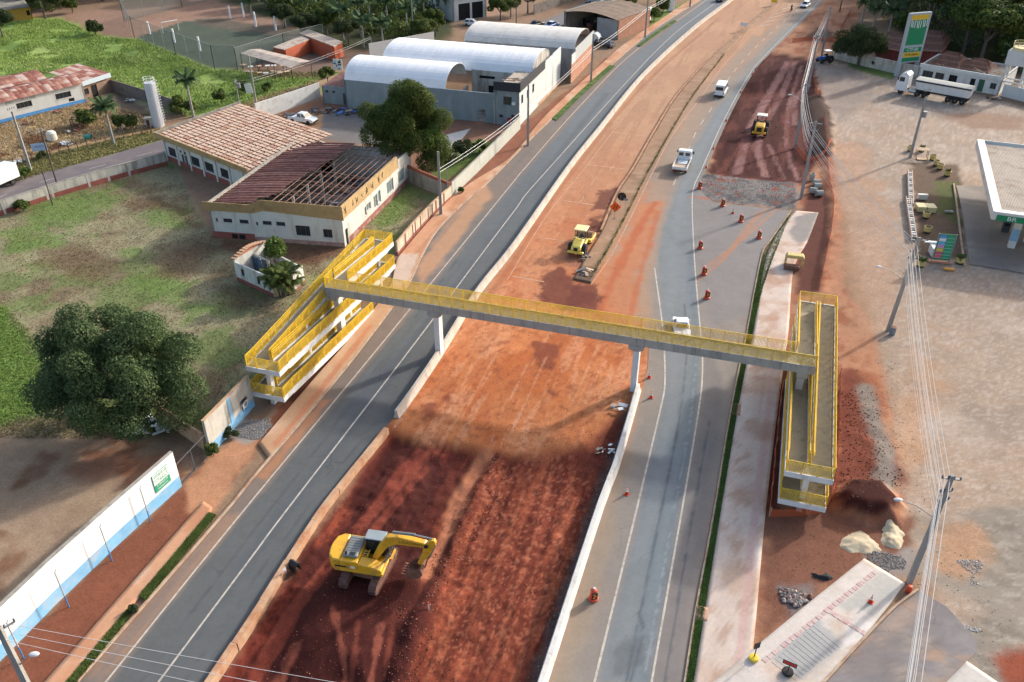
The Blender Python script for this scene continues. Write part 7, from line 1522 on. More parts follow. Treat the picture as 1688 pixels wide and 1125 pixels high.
# corner block: two storeys
facade(t,uu(-46.2,137.2),uu(-42,137.2),-.2,6.0,.25,M_GRW,[(1.4,2.9,3.5,4.9,'glass'),(.6,1.3,1.2,1.7,'glass'),(2.8,3.4,1.3,1.9,'glass')]); facade(t,uu(-42,137.2),uu(-42,149),-.2,6.0,.25,mat('pale_grey_render',S(214,218,214),.9,.06,.6,S(170,172,166),.3,.6),[(1.3,2.4,3.4,4.9,'glass'),(4.6,5.8,3.4,4.9,'glass'),(8.0,9.2,3.4,4.9,'glass')])
facade(t, uu(-46.2, 148), uu(-46.2, 137.2), 4.9, 6.0, .2, M_GRW, [])
for (a,c) in ((uu(-46.5,136.9),uu(-41.7,136.9)),(uu(-41.7,136.93),uu(-41.7,152.5))): facade(t,a,c,5.9,7.4,.2,M_NAVY,[],'parapet')
m = MB(); m.prism([tuple(UV(*p)[:2]) for p in ((-46.1,137.6),(-42.2,137.6),(-42.2,149),(-46.1,149))],6.0,6.15); m.build('flat_roof',mat('flat_roof_boards',S(206,190,168),.9,.15,1,S(120,96,78),.5,.9),t)
for k in range(16): m = MB(); p = UV(random.uniform(-45.6,-42.8),random.uniform(138,144),6.2); m.box(p,(random.uniform(.6,2.6),.25,.06),rz=-UA + random.uniform(-.2,.2)); m.build('loose_board',random.choice((M_STAKE,M_WOODB,M_WGREY)),t)
PG = mat('pale_side_render', S(222, 226, 222, 1.35), .9, .05, .6, S(176, 178, 172), .28, .6, streak=True)
for a,c,h in ((149.05,154,6.6),(154.05,159,6.8),(159.05,165,6.9)): facade(t,uu(-42,a),uu(-42,c),-.2,h,.22,PG,[],'side_wall')
m = MB(); a,c = UV(-41.97,149.2),UV(-41.97,165); m.prism([tuple(p[:2]) for p in (a,a + UU * .03,c + UU * .03,c)],-.2,.5); m.build('base_band',M_WTAN,t)
m = MB(); p = UV(-43.6,137.05); m.box((p.x,p.y,.8),(.9,.1,1.0),rz=-UA); m.build('red_panel',mat('red_meter_box',(.3,.03,.035),.6),t); m = MB(); p = UV(-42.9,136.95); m.box((p.x,p.y,3.9),(.6,.4,.45),rz=-UA); m.build('air_conditioner',M_PWHITE,t)
m = MB(); p = UV(-46.4, 137.0); m.tube([p, p + Vector((0, 0, 4.2))], .09, 8); m.build('downpipe', M_WPIPE, t)
t = thing('annex','small grey annex with tiny windows at the left end of the grey warehouse','building',(0,0,0))
facade(t,uu(-80.5,139),uu(-75.1,139),-.2,3.2,.2,M_GRW,[(.6,1.2,2.0,2.4,'glass'),(2.0,2.6,2.0,2.4,'glass'),(4.1,4.9,0,2.1,'door')]); facade(t,uu(-80.5,147),uu(-80.5,139),-.2,3.2,.2,M_GRW,[])
m = MB(); m.prism([tuple(UV(*p)[:2]) for p in ((-80.4,139.1),(-75.2,139.1),(-75.2,147),(-80.4,147))],3.0,[3.2,3.2,3.7,3.7]); m.build('roof',M_RED2,t)
t = thing('warehouse','farther warehouse with cream barrel roof and orange brick side wall','warehouse',(0,0,0))
pC = vault(t, -64, -40.5, 170, 183, 5.4, 2.2, M_VAULTC); vault_end(t, -63.9, pC, 0, M_GRW)
facade(t,uu(-64,170),uu(-40.2,170),-.2,5.4,.25,mat('streaked_sheet_wall',S(176,172,164),.8,.12,.8,S(100,90,84),.45,.9,streak=True),[(9,12,.1,3.6,'dark')])
facade(t,uu(-39.8,165.1),uu(-39.8,184),-.2,3.6,.25,M_BRK,[],'brick_wall'); facade(t,uu(-39.77,168),uu(-39.77,184),3.61,6.0,.2,mat('pale_grey_sheet',S(186,190,188),.8,.05,.6),[],'side_wall'); facade(t,uu(-39.75,165.1),uu(-39.75,167.9),3.61,5.4,.2,PG,[],'side_wall')
facade(t, uu(-64, 184), uu(-64, 170), -.2, 5.4, .25, M_WWHITE, [])
# ---------------------------------------------------------------- brown open shed with its yard
C0,C1,C2 = G(929,51),G(1018,66),G(1056,42); dx = (C1 - C0).normalized(); dy = Vector((-dx.y,dx.x,0)); Wd = (C1 - C0).length; t = thing('open_shed','brown arched shed with open dark front and brick end wall','shed',(0,0,0)); Dp = 15.0
M_BRN = mat('brown_shed_sheet', (.21, .145, .10), .85, .2, .5, (.13, .085, .06), .5, .4)
facade(t,C0,C0 + dx * .5,-.2,4.6,.3,M_WGREY,[],'pillar'); facade(t,C0 + dx * Wd * .62,C1,-.2,4.3,.25,mat('pale_sheet_wall',S(170,168,164),.8,.08,.6,S(150,116,92),.5,.4),[])
facade(t,C1,C1 + dy * Dp,-.2,4.3,.25,M_BRK,[]); facade(t,C1 + dy * Dp,C0 + dy * Dp,-.2,4.6,.25,M_WGREY,[]); facade(t,C0 + dy * Dp,C0,-.2,4.6,.25,M_WGREY,[])
n_ = 12
for j in range(10):
 m = MB(); vs = []
 for i in range(n_ + 1):
  f = i / n_; z = 4.4 + .9 * math.sin(math.pi * f); p = C0 + dx * (Wd * f)
  for e in (0,1): vs.append(tuple(p + dy * (-.4 + (j + e) * (Dp + .8) / 10 + (.03 if e else 0)) + Vector((0,0,z + .02 * (j % 2)))))
 m.add(vs, [(2 * i, 2 * i + 2, 2 * i + 3, 2 * i + 1) for i in range(n_)]); m.build('roof_sheet', M_BRN, t)
for k in range(9): m = MB(); p = C0 + dx * random.uniform(1,Wd - 2) + dy * random.uniform(3,12); m.box((p.x,p.y,.8),(random.uniform(.6,2),random.uniform(.6,1.5),random.uniform(.8,1.8)),rz=random.random() * 3); m.build('stored_scrap',random.choice((M_DEBR,M_RED1,M_BLK)),t)
t = thing('water_tank','white cylindrical tank lying in front of the brown shed','tank',G(981,72) + Vector((0,0,.1)),R(-20)); m = MB(); m.cyl((0,0,1.2),1.1,2.4,'y',22); m.build('tank_shell',M_PWHITE,t,bevel=.08); m = MB(); m.bb(-.7,.7,-.9,.9,-.1,.35); m.build('cradle',M_STAKE,t)
wall('shed_yard_wall','stub of white wall beside the brown shed at the pavement',[(1056,50),(1072,32)],(3.6,3.0),.2,M_WWHITE,None,0,9)
wall('shed_yard_wall','low grey wall in front of the brown shed',[(900,62),(930,52)],(1.6,1.6),.2,M_WGREY,None,0,9)
wall('street_wall','long brown block wall behind the parked cars at the top',[(880,24),(920,10),(985,-12)],(2.4,2.4),.2,M_STONE,None,0,14)
t = thing('gate_pillar','tall white pillar at the roadside green hedge','pillar',G(1105,19)); m = MB(); m.bb(-.9,.9,-.25,.25,0,3.6); m.build('shaft',M_WWHITE,t,bevel=.04); m = MB(); m.bb(-1,1,-.32,.32,3.602,3.75); m.build('cap',M_WGREY,t)
wall('sheet_wall','tall pale sheet wall behind the white vault',[(610,99),(660,88),(716,75)],(3.4,3.0),.15,mat('pale_sheet',S(206,206,202),.7,.05,.6),None,0,5)
# ---------------------------------------------------------------- ruined hut
t = thing('ruined_hut', 'small roofless white hut with red base swallowed by a palm', 'ruin', (0, 0, 0))
P0, P1, P2, P3, P4 = G(391, 463), G(452, 491), G(487, 484), G(503, 467), G(440, 433)
hh = 2.5; M_HUT = mat('mouldy_white_wall',S(224,222,212),.9,.08,.8,S(96,98,92),.45,.8,streak=True); M_HUTC = mat('cream_hut_wall',S(226,210,170),.9,.08,.8,S(150,130,100),.4,.9)
facade(t,P0,P1,.55,hh,.2,M_HUT,[(1.2,1.7,1.1,2.0,'glass'),(4.0,4.5,.9,1.9,'glass')]); facade(t,P0,P1,-.2,.54,.24,M_WRED,[],'base_band')
facade(t, P4, P0, -.2, hh + .25, .2, M_HUT, []); Lb = (P4 - P0).length
facade(t,P1,lerp2(P1,P2,.35),-.2,1.3,.2,M_HUTC,[]); facade(t,lerp2(P1,P2,.55),P2,-.2,2.2,.2,M_HUTC,[]); facade(t,P2,P3,.4,2.3,.2,M_HUT,[(.8,1.3,.8,1.8,'glass')]); facade(t,P2,P3,-.2,.39,.24,M_WRED,[],'base_band'); facade(t,P3,P4,-.2,2.1,.2,M_HUT,[(2.0,2.8,.8,1.6,'open')])
d_ = (P4 - P0).normalized()
for k in range(11):
 f0,f1 = k / 11,(k + .97) / 11; m = MB(); a = P0.lerp(P4,f0); c = P0.lerp(P4,f1); z = hh + .3 + .5 * math.sin(math.pi * (f0 + f1) / 2); n_ = Vector((d_.y,-d_.x,0)) * .3; m.prism([tuple(p[:2]) for p in (a + n_,c + n_,c - n_,a - n_)],z - .02,z + .06); m.build('coping_tile',mat('faded_tile',S(206,160,126),.9,.15,2) if k == 0 else bpy.data.materials['faded_tile'],t)
 m = MB(); m.prism([tuple(p[:2]) for p in (a + n_ * .3,c + n_ * .3,c - n_ * .3,a - n_ * .3)],hh + .252,z - .022); m.build('gable_brick',M_BRK,t)
mid = P0.lerp(P4, .62); e_ = mid + (P1 - P0) * .45
facade(t, e_, mid, -.1, 2.2, .15, M_HUT, [(.4, 1.6, 0, 2.0, 'open')], 'inner_wall')
m = MB(); m.bar(P4 + Vector((.2,-.2,hh + .5)),e_ + Vector((0,0,hh)),.35,.2); m.build('fallen_beam',M_STAKE,t)
MB_ = mat('faded_blue_board_wall', (.06, .13, .22), .8, .2, 3)
for k in range(6): m = MB(); p = mid.lerp(e_,.1 + k * .13) + Vector((-.3,-.3,1.0)); m.box(p,(.28,.05,2.0),rz=math.atan2((e_ - mid).y,(e_ - mid).x)); m.build('blue_board',MB_,t)
m = MB(); m.prism([tuple(p[:2]) for p in (P0, P1, P2, P3, P4)], -.1, .05); m.build('floor', M_DEBR, t)
# ---------------------------------------------------------------- workshop with red arched roofs, top left
t = thing('workshop','white workshop with blue base and rusty red arched roofs at far left','building',(0,0,0))
B0,B1 = G(-60,219),G(143,168); bd_ = (B1 - B0).normalized(); bn = Vector((bd_.y,-bd_.x,0)); Lb = (B1 - B0).length; s_of = lambda px,py: (G(px,py) - B0).dot(bd_)
h6 = 3.4
facade(t,B0,B1,.6,h6,.25,mat('workshop_white',S(232,230,222,1.4),.9,.06,.7,S(150,146,140),.3,.9,streak=True),[(s_of(27,193),s_of(53,187),1.6,2.6,'glass'),(s_of(93,178),s_of(119,172),1.6,2.6,'glass'),(s_of(114,174),s_of(124,172),.7,1.3,'dark')]); facade(t,B0,B1,-.2,.59,.28,mat('bright_blue_base',(.07,.26,.55),.8,.15,1),[],'base_band')
B2 = B1 - bn * 9; facade(t,B1,B2,-.2,3.2,.25,M_WOLD,[]); facade(t,B2,B2 - bd_ * 22,-.2,3.2,.25,M_WOLD,[])
M_TR = [mat('rusty_red_tile_%d' % k,c,.85,.2,1.5,S(190,160,140),.3 + .1 * k,2.0) for k,c in enumerate(((.22,.075,.055),(.32,.15,.11),(.44,.33,.28)))]
def arch_roof(t, o, L, span, zs, rise, n, k):
 """sheets on an arch across bn, running along bd_"""
 for i in range(k):
  for j in range(n):
   m = MB(); vs = []
   for e in (0, 1):
    f = (j + e * 1.05) / n; z = zs + rise * math.sin(math.pi * min(f, 1)); p = o - bn * (span * f)
    for g_ in (0,.5,1): vs.append(tuple(p + bd_ * (L * (i + g_ * 1.02) / k) + Vector((0,0,z + (.05 if g_ == .5 else 0) + .02 * (i % 2) - .04 * e))))
   m.add(vs,[(0,1,4,3),(1,2,5,4)]); m.build('roof_sheet',M_TR[0] if random.random() < .35 else M_TR[1] if random.random() < .6 else M_TR[2],t)
arch_roof(t,B0 + bn * .4,Lb * 1.0,6.5,h6,1.3,8,24); arch_roof(t,B0 - bn * 6.2 - bd_ * 2,Lb * .95,7,h6 + .2,1.3,7,14)
text_mesh('lettering','PROGRIDIR',.8,M_WGREY,t,B0 + bd_ * s_of(35,190) + bn * .02 + Vector((0,0,3.0)),(R(90),0,math.atan2(bd_.y,bd_.x)),.005,sx=1.3)
t = thing('lean_to', 'tiled lean-to with a pale fascia beside the white workshop', 'building', (0, 0, 0))
L0, L1 = G(140, 166), G(186, 150); ld = (L1 - L0).normalized(); ln_ = Vector((ld.y, -ld.x, 0))
facade(t,L0,L1,-.2,3.0,.2,mat('brown_wall',(.25,.16,.11),.9,.2,1),[(2.0,3.4,0,2.2,'dark'),(.4,1.4,.9,2.0,'glass')]); facade(t,L0 + ln_ * .5,L1 + ln_ * .5,2.7,3.5,.12,mat('pale_blue_fascia',(.45,.53,.56),.7,.05),[],'fascia')
for i in range(7):
 for j in range(5):
  m = MB(); a = L0.lerp(L1,i / 7); c = L0.lerp(L1,(i + 1.02) / 7); z0,z1 = 3.45 + j * .18,3.45 + (j + 1.05) * .18; m.add([a + ln_ * (.5 - j * 1.6) + Vector((0,0,z0 + .02)),c + ln_ * (.5 - j * 1.6) + Vector((0,0,z0 + .02)),c + ln_ * (.5 - (j + 1.05) * 1.6) + Vector((0,0,z1)),a + ln_ * (.5 - (j + 1.05) * 1.6) + Vector((0,0,z1))],[(0,1,2,3)]); m.build('roof_sheet',random.choice(M_TR),t)
# silo
t = thing('water_silo','tall white cylindrical water tank with a ladder beside the block wall','water tank',G(262,208)); hs_ = HT(262,208,137)
m = MB(); m.lathe([(.9,-.2),(.9,hs_),(.85,hs_ + .1)],26); m.build('tank_shell',mat('tank_white',S(232,234,236,1.4),.5,.04,.6,S(180,180,178),.25,.6),t,smooth=False)
for z in (hs_ + .5,hs_ + .9): m = MB(); m.tube([(.85 * math.cos(a),.85 * math.sin(a),z) for a in np.linspace(0,2 * math.pi,20)],.035,6); m.build('guard_rail',M_WBAND,t)
for k in range(8): a = k * math.pi / 4; m = MB(); m.bar((.85 * math.cos(a),.85 * math.sin(a),hs_ + .1),(.85 * math.cos(a),.85 * math.sin(a),hs_ + .9),.04); m.build('rail_post',M_WBAND,t)
m = MB(); m.bar((.98,-.2,0),(.98,-.2,hs_ + .9),.05); m.bar((.98,.2,0),(.98,.2,hs_ + .9),.05); m.build('ladder_rail',M_WBAND,t)
for k in range(int(hs_ / .45)): m = MB(); m.bar((.98,-.2,.3 + k * .45),(.98,.2,.3 + k * .45),.035); m.build('rung',M_WBAND,t); m = MB(); m.tube([(.98 + .38 * math.sin(a),.38 * math.cos(a),1 + k * .45) for a in np.linspace(.3,math.pi - .3,7)],.025,5); m.build('cage_hoop',M_WBAND,t)
t = thing('pump_house','tiny white pump house at the foot of the tall white tank','building',G(248,207),R(10)); m = MB(); m.bb(-.7,.7,-.5,.5,-.1,1.3); m.build('wall',M_DWH,t); m = MB(); m.bb(-.8,.8,-.6,.6,1.302,1.4); m.build('roof',M_WGREY,t); m = MB(); m.box((-.2,-.51,.6),(.5,.03,1.0)); m.build('door',M_RED1,t)
# ---------------------------------------------------------------- bar with the open canopy, pitch fencing
t = thing('orange_bar','long orange-red building with pale flat roof beside the palms','building',(0,0,0))
M_BORG = mat('burnt_orange_wall',(.42,.10,.045),.85,.1,.8); M_FLAT = mat('stained_flat_roof',S(196,180,164),.9,.15,.8,S(120,100,84),.45,.6)
for poly_,h_,in (([(455,99),(500,80),(516,84),(472,103)],2.6),([(498,78),(512,72),(565,92),(552,100)],2.9)):
 Q = [G(*p) for p in poly_]
 for a, c in zip(Q, Q[1:] + Q[:1]): facade(t, a, c, -.2, h_, .2, M_BORG, [])
 m = MB(); cx_ = sum((q for q in Q),Vector()) / 4; m.prism([tuple((cx_ + (q - cx_) * 1.06)[:2]) for q in Q],h_ + .002,h_ + .15); m.build('roof_slab',M_FLAT,t)
t = thing('bar_canopy', 'pale corrugated canopy on thin posts over the bar tables', 'canopy', (0, 0, 0))
K = [G(396, 88, 3.4), G(428, 81, 3.6), G(512, 101, 3.4), G(480, 112, 3.2)]
for i in range(10):
 m = MB(); a = K[0].lerp(K[3],i / 10); c = K[0].lerp(K[3],(i + 1.03) / 10); e = K[1].lerp(K[2],(i + 1.03) / 10); f = K[1].lerp(K[2],i / 10); mid1 = a.lerp(f,.5) + Vector((0,0,.35)); mid2 = c.lerp(e,.5) + Vector((0,0,.35)); m.add([a,c,mid2,mid1,f,e],[(0,1,2,3),(3,2,5,4)]); m.build('roof_sheet',M_FLAT,t)
for p in [K[0].lerp(K[3],f) for f in (0,.33,.66,1)] + [K[1].lerp(K[2],f) for f in (0,.5,1)]: m = MB(); m.bar((p.x,p.y,-.1),(p.x,p.y,p.z),.1); m.build('post',M_BLK,t)
for k in range(14):
 p = G(404 + (k % 7) * 12 + random.uniform(-3,3),(114,125)[k // 7] + random.uniform(-2,2)); tt = thing('bar_table','pale bar table, %s from the left in the %s row' % (('first','second','third','fourth','fifth','sixth','seventh')[k % 7],('far','near')[k // 7]),'table',p,random.random(),'tables at the bar canopy'); m = MB(); m.bb(-.5,.5,-.5,.5,.7,.75); m.build('top',random.choice((M_WBAND,M_WOODB)),tt); m = MB(); m.bb(-.05,.05,-.05,.05,-.1,.7); m.build('leg',M_BLK,tt)
t = thing('poster_board','blue and white poster board on the path by the round bush','sign',G(558,118),R(-10)); m = MB(); m.box((0,0,1.4),(1.9,.08,2.2)); m.build('board',M_PWHITE,t);
for k in range(9): m = MB(); m.box((random.uniform(-.7,.7),-.05,random.uniform(.5,2.3)),(random.uniform(.2,.6),.02,random.uniform(.2,.5))); m.build('print_patch',random.choice((M_PBLUE,M_BLK,mat('sky_print',(.2,.45,.7),.5) if k == 0 else bpy.data.materials['sky_print'])),t)
for x in (-.8, .8): m = MB(); m.bar((x, .07, 0), (x, .07, 1.2), .08); m.build('post', M_STAKE, t)
def net_mat():
 m,t_,b = _new('pitch_net'); b.inputs['Base Color'].default_value = (.16,.19,.17,1); b.inputs['Roughness'].default_value = .9
 tr = t_.nodes.new('ShaderNodeBsdfTransparent'); mx = t_.nodes.new('ShaderNodeMixShader'); mx.inputs[0].default_value = .30
 t_.links.new(tr.outputs[0],mx.inputs[1]); t_.links.new(b.outputs[0],mx.inputs[2]); t_.links.new(mx.outputs[0],t_.nodes['Material Output'].inputs[0]); return m
M_NET = net_mat()
def netting(label, pts, h, n):
 t = thing('pitch_fence', label, 'fence', (0, 0, 0))
 for (a, c) in zip(pts[:-1], pts[1:]):
  A_,B_ = G(*a),G(*c); k = max(1,int((B_ - A_).length / n)); m = MB(); m.quad(A_,B_,B_ + Vector((0,0,h)),A_ + Vector((0,0,h))); m.build('net',M_NET,t); m = MB(); m.bar(A_ + Vector((0,0,h)),B_ + Vector((0,0,h)),.07); m.build('top_rail',M_POST,t)
  for i in range(k + 1): p = A_.lerp(B_,i / k); m = MB(); m.bar(p,p + Vector((0,0,h + .05)),.09); m.build('post',M_POST,t)
netting('tall wire mesh fence round the football pitch, side towards the meadow',[(222,64),(290,92),(354,115),(392,116)],5.0,5)
netting('tall wire mesh fence round the football pitch, far side',[(222,64),(205,36),(300,12),(392,-8)],5.0,6)
netting('tall wire mesh fence round the football pitch, bar side', [(392, 116), (470, 90), (535, 74)], 4.5, 5)
for k,(px,py,pyt) in enumerate(((247,56,36),(288,70,48),(330,84,61),(380,30,10),(402,28,5),(422,44,20),(455,50,27),(470,44,20))):
 t = thing('white_post','white concrete post of the football pitch, number %s from the left' % ('first','second','third','fourth','fifth','sixth','seventh','last')[k],'post',G(px,py),0,'white posts round the pitch'); m = MB(); m.lathe([(.26,-.1),(.22,HT(px,py,pyt))],10); m.build('shaft',M_WWHITE,t)
 t['label'] = ('white post at the near left corner of the football pitch','white post on the meadow side of the pitch left of centre','white post on the meadow side of the pitch beside the bar canopy','white post far behind the pitch, left of the four in the palms','tall white post behind the pitch below the palms','white post right behind the bare end of the pitch','white post among the shrubs right of the pitch','white post farthest right behind the pitch')[k]
g0,g1 = G(269,55),G(295,50); t = thing('goal','white football goal on the dirt end of the pitch','goal',(0,0,0)); m = MB(); up = Vector((0,0,2.4))
m.tube([g0,g0 + up,g1 + up,g1],.09,8); m.build('goal_frame',M_WBAND,t); m = MB(); bk2 = Vector((-.6,1.6,0)); m.tube([g0 + up,g0 + bk2],.05,6); m.tube([g1 + up,g1 + bk2],.05,6); m.build('goal_stay',M_WBAND,t)
# ---------------------------------------------------------------- forecourt buildings, right
t = thing('station_building','long low white station building with green doors behind the tipper','building',(0,0,0))
Q0,Q1 = G(1511,133),G(1645,157); qd = (Q1 - Q0).normalized(); qn = Vector((qd.y,-qd.x,0)); Lq = (Q1 - Q0).length
M_SWH = mat('station_white',S(226,226,222,1.35),.85,.05,.7,S(170,164,156),.3,.8,streak=True); M_GDOOR = mat('dark_green_shutter',(.03,.10,.06),.6,.1,2)
facade(t,Q0,Q1,-.2,3.3,.25,M_SWH,[(1.0,4.6,1.0,2.2,'glass'),(6.0,9.0,1.0,2.2,'glass'),(10.4,13.2,.9,2.2,'dark'),(17.5,19.2,0,2.2,'dark'),(20.2,22.2,0,2.3,'door'),(24.5,26,.9,2.0,'glass')] if Lq > 27 else [(Lq * .05,Lq * .18,1.0,2.2,'glass'),(Lq * .21,Lq * .32,1.0,2.2,'glass'),(Lq * .38,Lq * .48,.9,2.2,'dark'),(Lq * .64,Lq * .70,0,2.2,'dark'),(Lq * .74,Lq * .81,0,2.3,'door'),(Lq * .88,Lq * .95,.9,2.0,'glass')],frame=M_GDOOR)
facade(t, Q0 + qn * .35, Q1 + qn * .35, 2.75, 3.45, .3, M_SWH, [], 'parapet'); Dq = 11.0
facade(t,Q1,Q1 - qn * Dq,-.2,3.2,.25,M_SWH,[]); facade(t,Q0 - qn * Dq,Q0,-.2,3.2,.25,M_SWH,[]); facade(t,Q1 - qn * Dq,Q0 - qn * Dq,-.2,3.2,.25,M_SWH,[])
m = MB(); m.prism([tuple(p[:2]) for p in (Q0 - qn * .3,Q1 - qn * .3,Q1 - qn * (Dq - .3),Q0 - qn * (Dq - .3))],2.8,3.0); m.build('slab_roof',mat('dark_slab_roof',S(122,112,104),.95,.2,.6,S(80,66,58),.5,.5),t)
M_CLAY = mat('old_clay_tile',(.16,.075,.05),.9,.25,1.2,(.08,.05,.04),.5,.8); M_CLAY2 = mat('old_clay_tile_light',(.22,.11,.075),.9,.2,1.2,(.1,.07,.055),.4,.8)
def tiled_plane(t, a, b_, c, d, nu, nv, ridge=True):
 """clay roof plane a-b (eaves) d-c (ridge) made of tile courses; each course is rows of rounded tiles"""
 for j in range(nv):
  m = MB(); n_ = nu * 2; vs = []
  for e in (0, 1):
   f = (j + e * 1.12) / nv; A_ = a.lerp(d, f); B_ = b_.lerp(c, f)
   for i in range(n_ + 1): vs.append(tuple(A_.lerp(B_,i / n_) + Vector((0,0,(.07 if i % 2 else 0) + (.05 if e == 0 else -.0)))))
  N = n_ + 1; m.add(vs,[(i,i + 1,N + i + 1,N + i) for i in range(n_)]); m.build('tile_course',M_CLAY if j % 3 else M_CLAY2,t)
def hip(t, base, h0, h1, inset, nu=16, nv=9):
 a,b_,c,d = [Vector((p.x,p.y,h0)) for p in base]; r0 = a.lerp(d,.5).lerp(b_.lerp(c,.5),inset); r1 = a.lerp(d,.5).lerp(b_.lerp(c,.5),1 - inset); r0.z = r1.z = h1
 tiled_plane(t,a,b_,r1,r0,nu,nv); tiled_plane(t,c,d,r0,r1,nu,nv); tiled_plane(t,b_,c,r1,r1,nu,nv); tiled_plane(t,d,a,r0,r0,nu,nv)
t2 = thing('tiled_roof', 'partly collapsed brown tile roof on the station building', 'roof', (0, 0, 0))
hip(t2,[Q0 + qd * 1 - qn * 1.5,Q0 + qd * Lq * .45 - qn * 1.2,Q0 + qd * Lq * .45 - qn * 9.5,Q0 + qd * 1 - qn * 9.5],3.05,5.2,.3); hip(t2,[Q0 + qd * Lq * .42 - qn * 2,Q0 + qd * Lq * .8 - qn * 2,Q0 + qd * Lq * .78 - qn * 9.5,Q0 + qd * Lq * .42 - qn * 9.5],3.05,4.7,.3)
for k in range(12): m = MB(); p = Q0 + qd * Lq * random.uniform(.15,.9) - qn * random.uniform(.8,3.5); m.bar(p + Vector((0,0,3.1 + random.uniform(0,.5))),p + qd * random.uniform(-2.5,3) + qn * random.uniform(-1,.5) + Vector((0,0,3.3 + random.uniform(0,.5))),.12,.12); m.build('fallen_rafter',random.choice((M_STAKE,M_WGREY,M_WOODB)),t2)
t = thing('tile_roof_house', 'red house with old tile roofs behind the whitewashed wall', 'house', (0, 0, 0))
for poly_,h0,h1 in (([(1442,98),(1486,108),(1500,84),(1452,78)],2.8,4.6),([(1488,104),(1545,108),(1560,86),(1504,78)],2.9,5.6)):
 Q = [G(*p) for p in poly_]
 for a,c in zip(Q,Q[1:] + Q[:1]): facade(t,a,c,-.2,h0,.2,mat('dark_red_house_wall',(.22,.05,.04),.9,.15,1) if 'dark_red_house_wall' not in bpy.data.materials else bpy.data.materials['dark_red_house_wall'],[])
 cx_ = sum((q for q in Q), Vector()) / 4; hip(t, [cx_ + (q - cx_) * 1.12 for q in Q], h0 - .1, h1, .25)
wall('whitewashed_wall','stained whitewashed wall between the round tree and the totem',[(1373,96),(1420,108),(1480,122),(1512,128)],(2.3,2.3),.22,M_WOLD,None,0,7)
wall('yard_wall','white wall with green foot right of the station water tower',[(1650,158),(1690,168),(1760,186)],(2.2,2.2),.2,M_SWH,None,0,8)
t = thing('water_tower','square white water tower on four legs with a yellow rail','water tower',G(1663,156),math.atan2(qd.y,qd.x)); hw = HT(1662,160,110)
for x in (-1.5, 1.5):
 for y in (-1.3, 1.3): m = MB(); m.bar((x * 1.1, y * 1.1, -.2), (x, y, hw), .38); m.build('leg', M_SWH, t)
for z in (hw * .45,):
 for a,c in (((-1.5,-1.3),(1.5,-1.3)),((-1.5,1.3),(1.5,1.3)),((-1.5,-1.3),(-1.5,1.3)),((1.5,-1.3),(1.5,1.3))): m = MB(); m.bar((*a,z),(*c,z),.25); m.build('brace',M_SWH,t)
m = MB(); m.bb(-2,2,-1.8,1.8,hw,hw + 2.6); m.build('tank',M_SWH,t,bevel=.05); m = MB(); m.lathe([(1.75,0),(1.75,.5),(1.6,.55)],22); m.build('top_ring',M_YBOX,t,(0,0,hw + 2.6))
for z in (1.0,1.4): m = MB(); m.tube([(1.75 * math.cos(a),1.75 * math.sin(a),hw + 2.6 + z) for a in np.linspace(0,2 * math.pi,22)],.05,6); m.build('guard_rail',M_YBOX,t)
for k in range(10): a = k * math.pi / 5; m = MB(); m.bar((1.75 * math.cos(a),1.75 * math.sin(a),hw + 3.1),(1.75 * math.cos(a),1.75 * math.sin(a),hw + 4.0),.05); m.build('rail_post',M_YBOX,t)
for y in (-.25, .25): m = MB(); m.bar((2.1, y, 0), (2.1, y, hw + 3.8), .06); m.build('ladder_rail', M_YBOX, t)
for k in range(int((hw + 3.4) / .5)): m = MB(); m.bar((2.1,-.25,.4 + k * .5),(2.1,.25,.4 + k * .5),.05); m.build('rung',M_YBOX,t)
# ---------------------------------------------------------------- far garage and houses at the top
t = thing('far_garage','two-storey white garage building among the palms at the top','building',(0,0,0)); E0,E1 = G(748,36),G(802,28); ed = (E1 - E0).normalized(); en = Vector((ed.y,-ed.x,0)); Le = (E1 - E0).length
facade(t,E0,E1,-.2,6.5,.3,M_SWH,[(1.5,Le * .5,0,4.0,'dark'),(Le * .56,Le - 1.0,0,4.0,'dark')]); facade(t,E1,E1 - en * 14,-.2,6.5,.3,M_SWH,[]); facade(t,E0 - en * 14,E0,-.2,6.5,.3,M_SWH,[]); facade(t,E0 + en * .4 - ed * 1,E1 + en * .4 + ed * .5,5.3,6.8,.3,M_SWH,[],'parapet')
m = MB(); m.prism([tuple(p[:2]) for p in (E0 - en * .4,E1 - en * .4,E1 - en * 14,E0 - en * 14)],6.2,6.3); m.build('roof',M_WGREY,t)
t = thing('far_house','grey flat-roofed house behind the palm row','house',(0,0,0)); E0,E1 = G(655,14),G(735,10); ed = (E1 - E0).normalized(); en = Vector((ed.y,-ed.x,0))
facade(t,E0,E1,-.2,5.5,.3,M_SWH,[(6,8,2.5,4,'glass'),(11,13,2.5,4,'glass')]); facade(t,E1,E1 - en * 12,-.2,5.5,.3,M_SWH,[]); m = MB(); m.prism([tuple(p[:2]) for p in (E0,E1,E1 - en * 12,E0 - en * 12)],5.51,5.8); m.build('roof',M_WGREY,t)
t = thing('yellow_hut','small ochre hut with grey roof half hidden by trees at top left','hut',(0,0,0)); E0,E1 = G(4,38),G(54,32); ed = (E1 - E0).normalized(); en = Vector((ed.y,-ed.x,0))
facade(t,E0,E1,-.2,3.0,.2,mat('ochre_wall',(.45,.27,.05),.85,.1,1),[(6,7.2,1,2.2,'dark')]); facade(t,E1,E1 - en * 6,-.2,3.0,.2,bpy.data.materials['ochre_wall'],[])
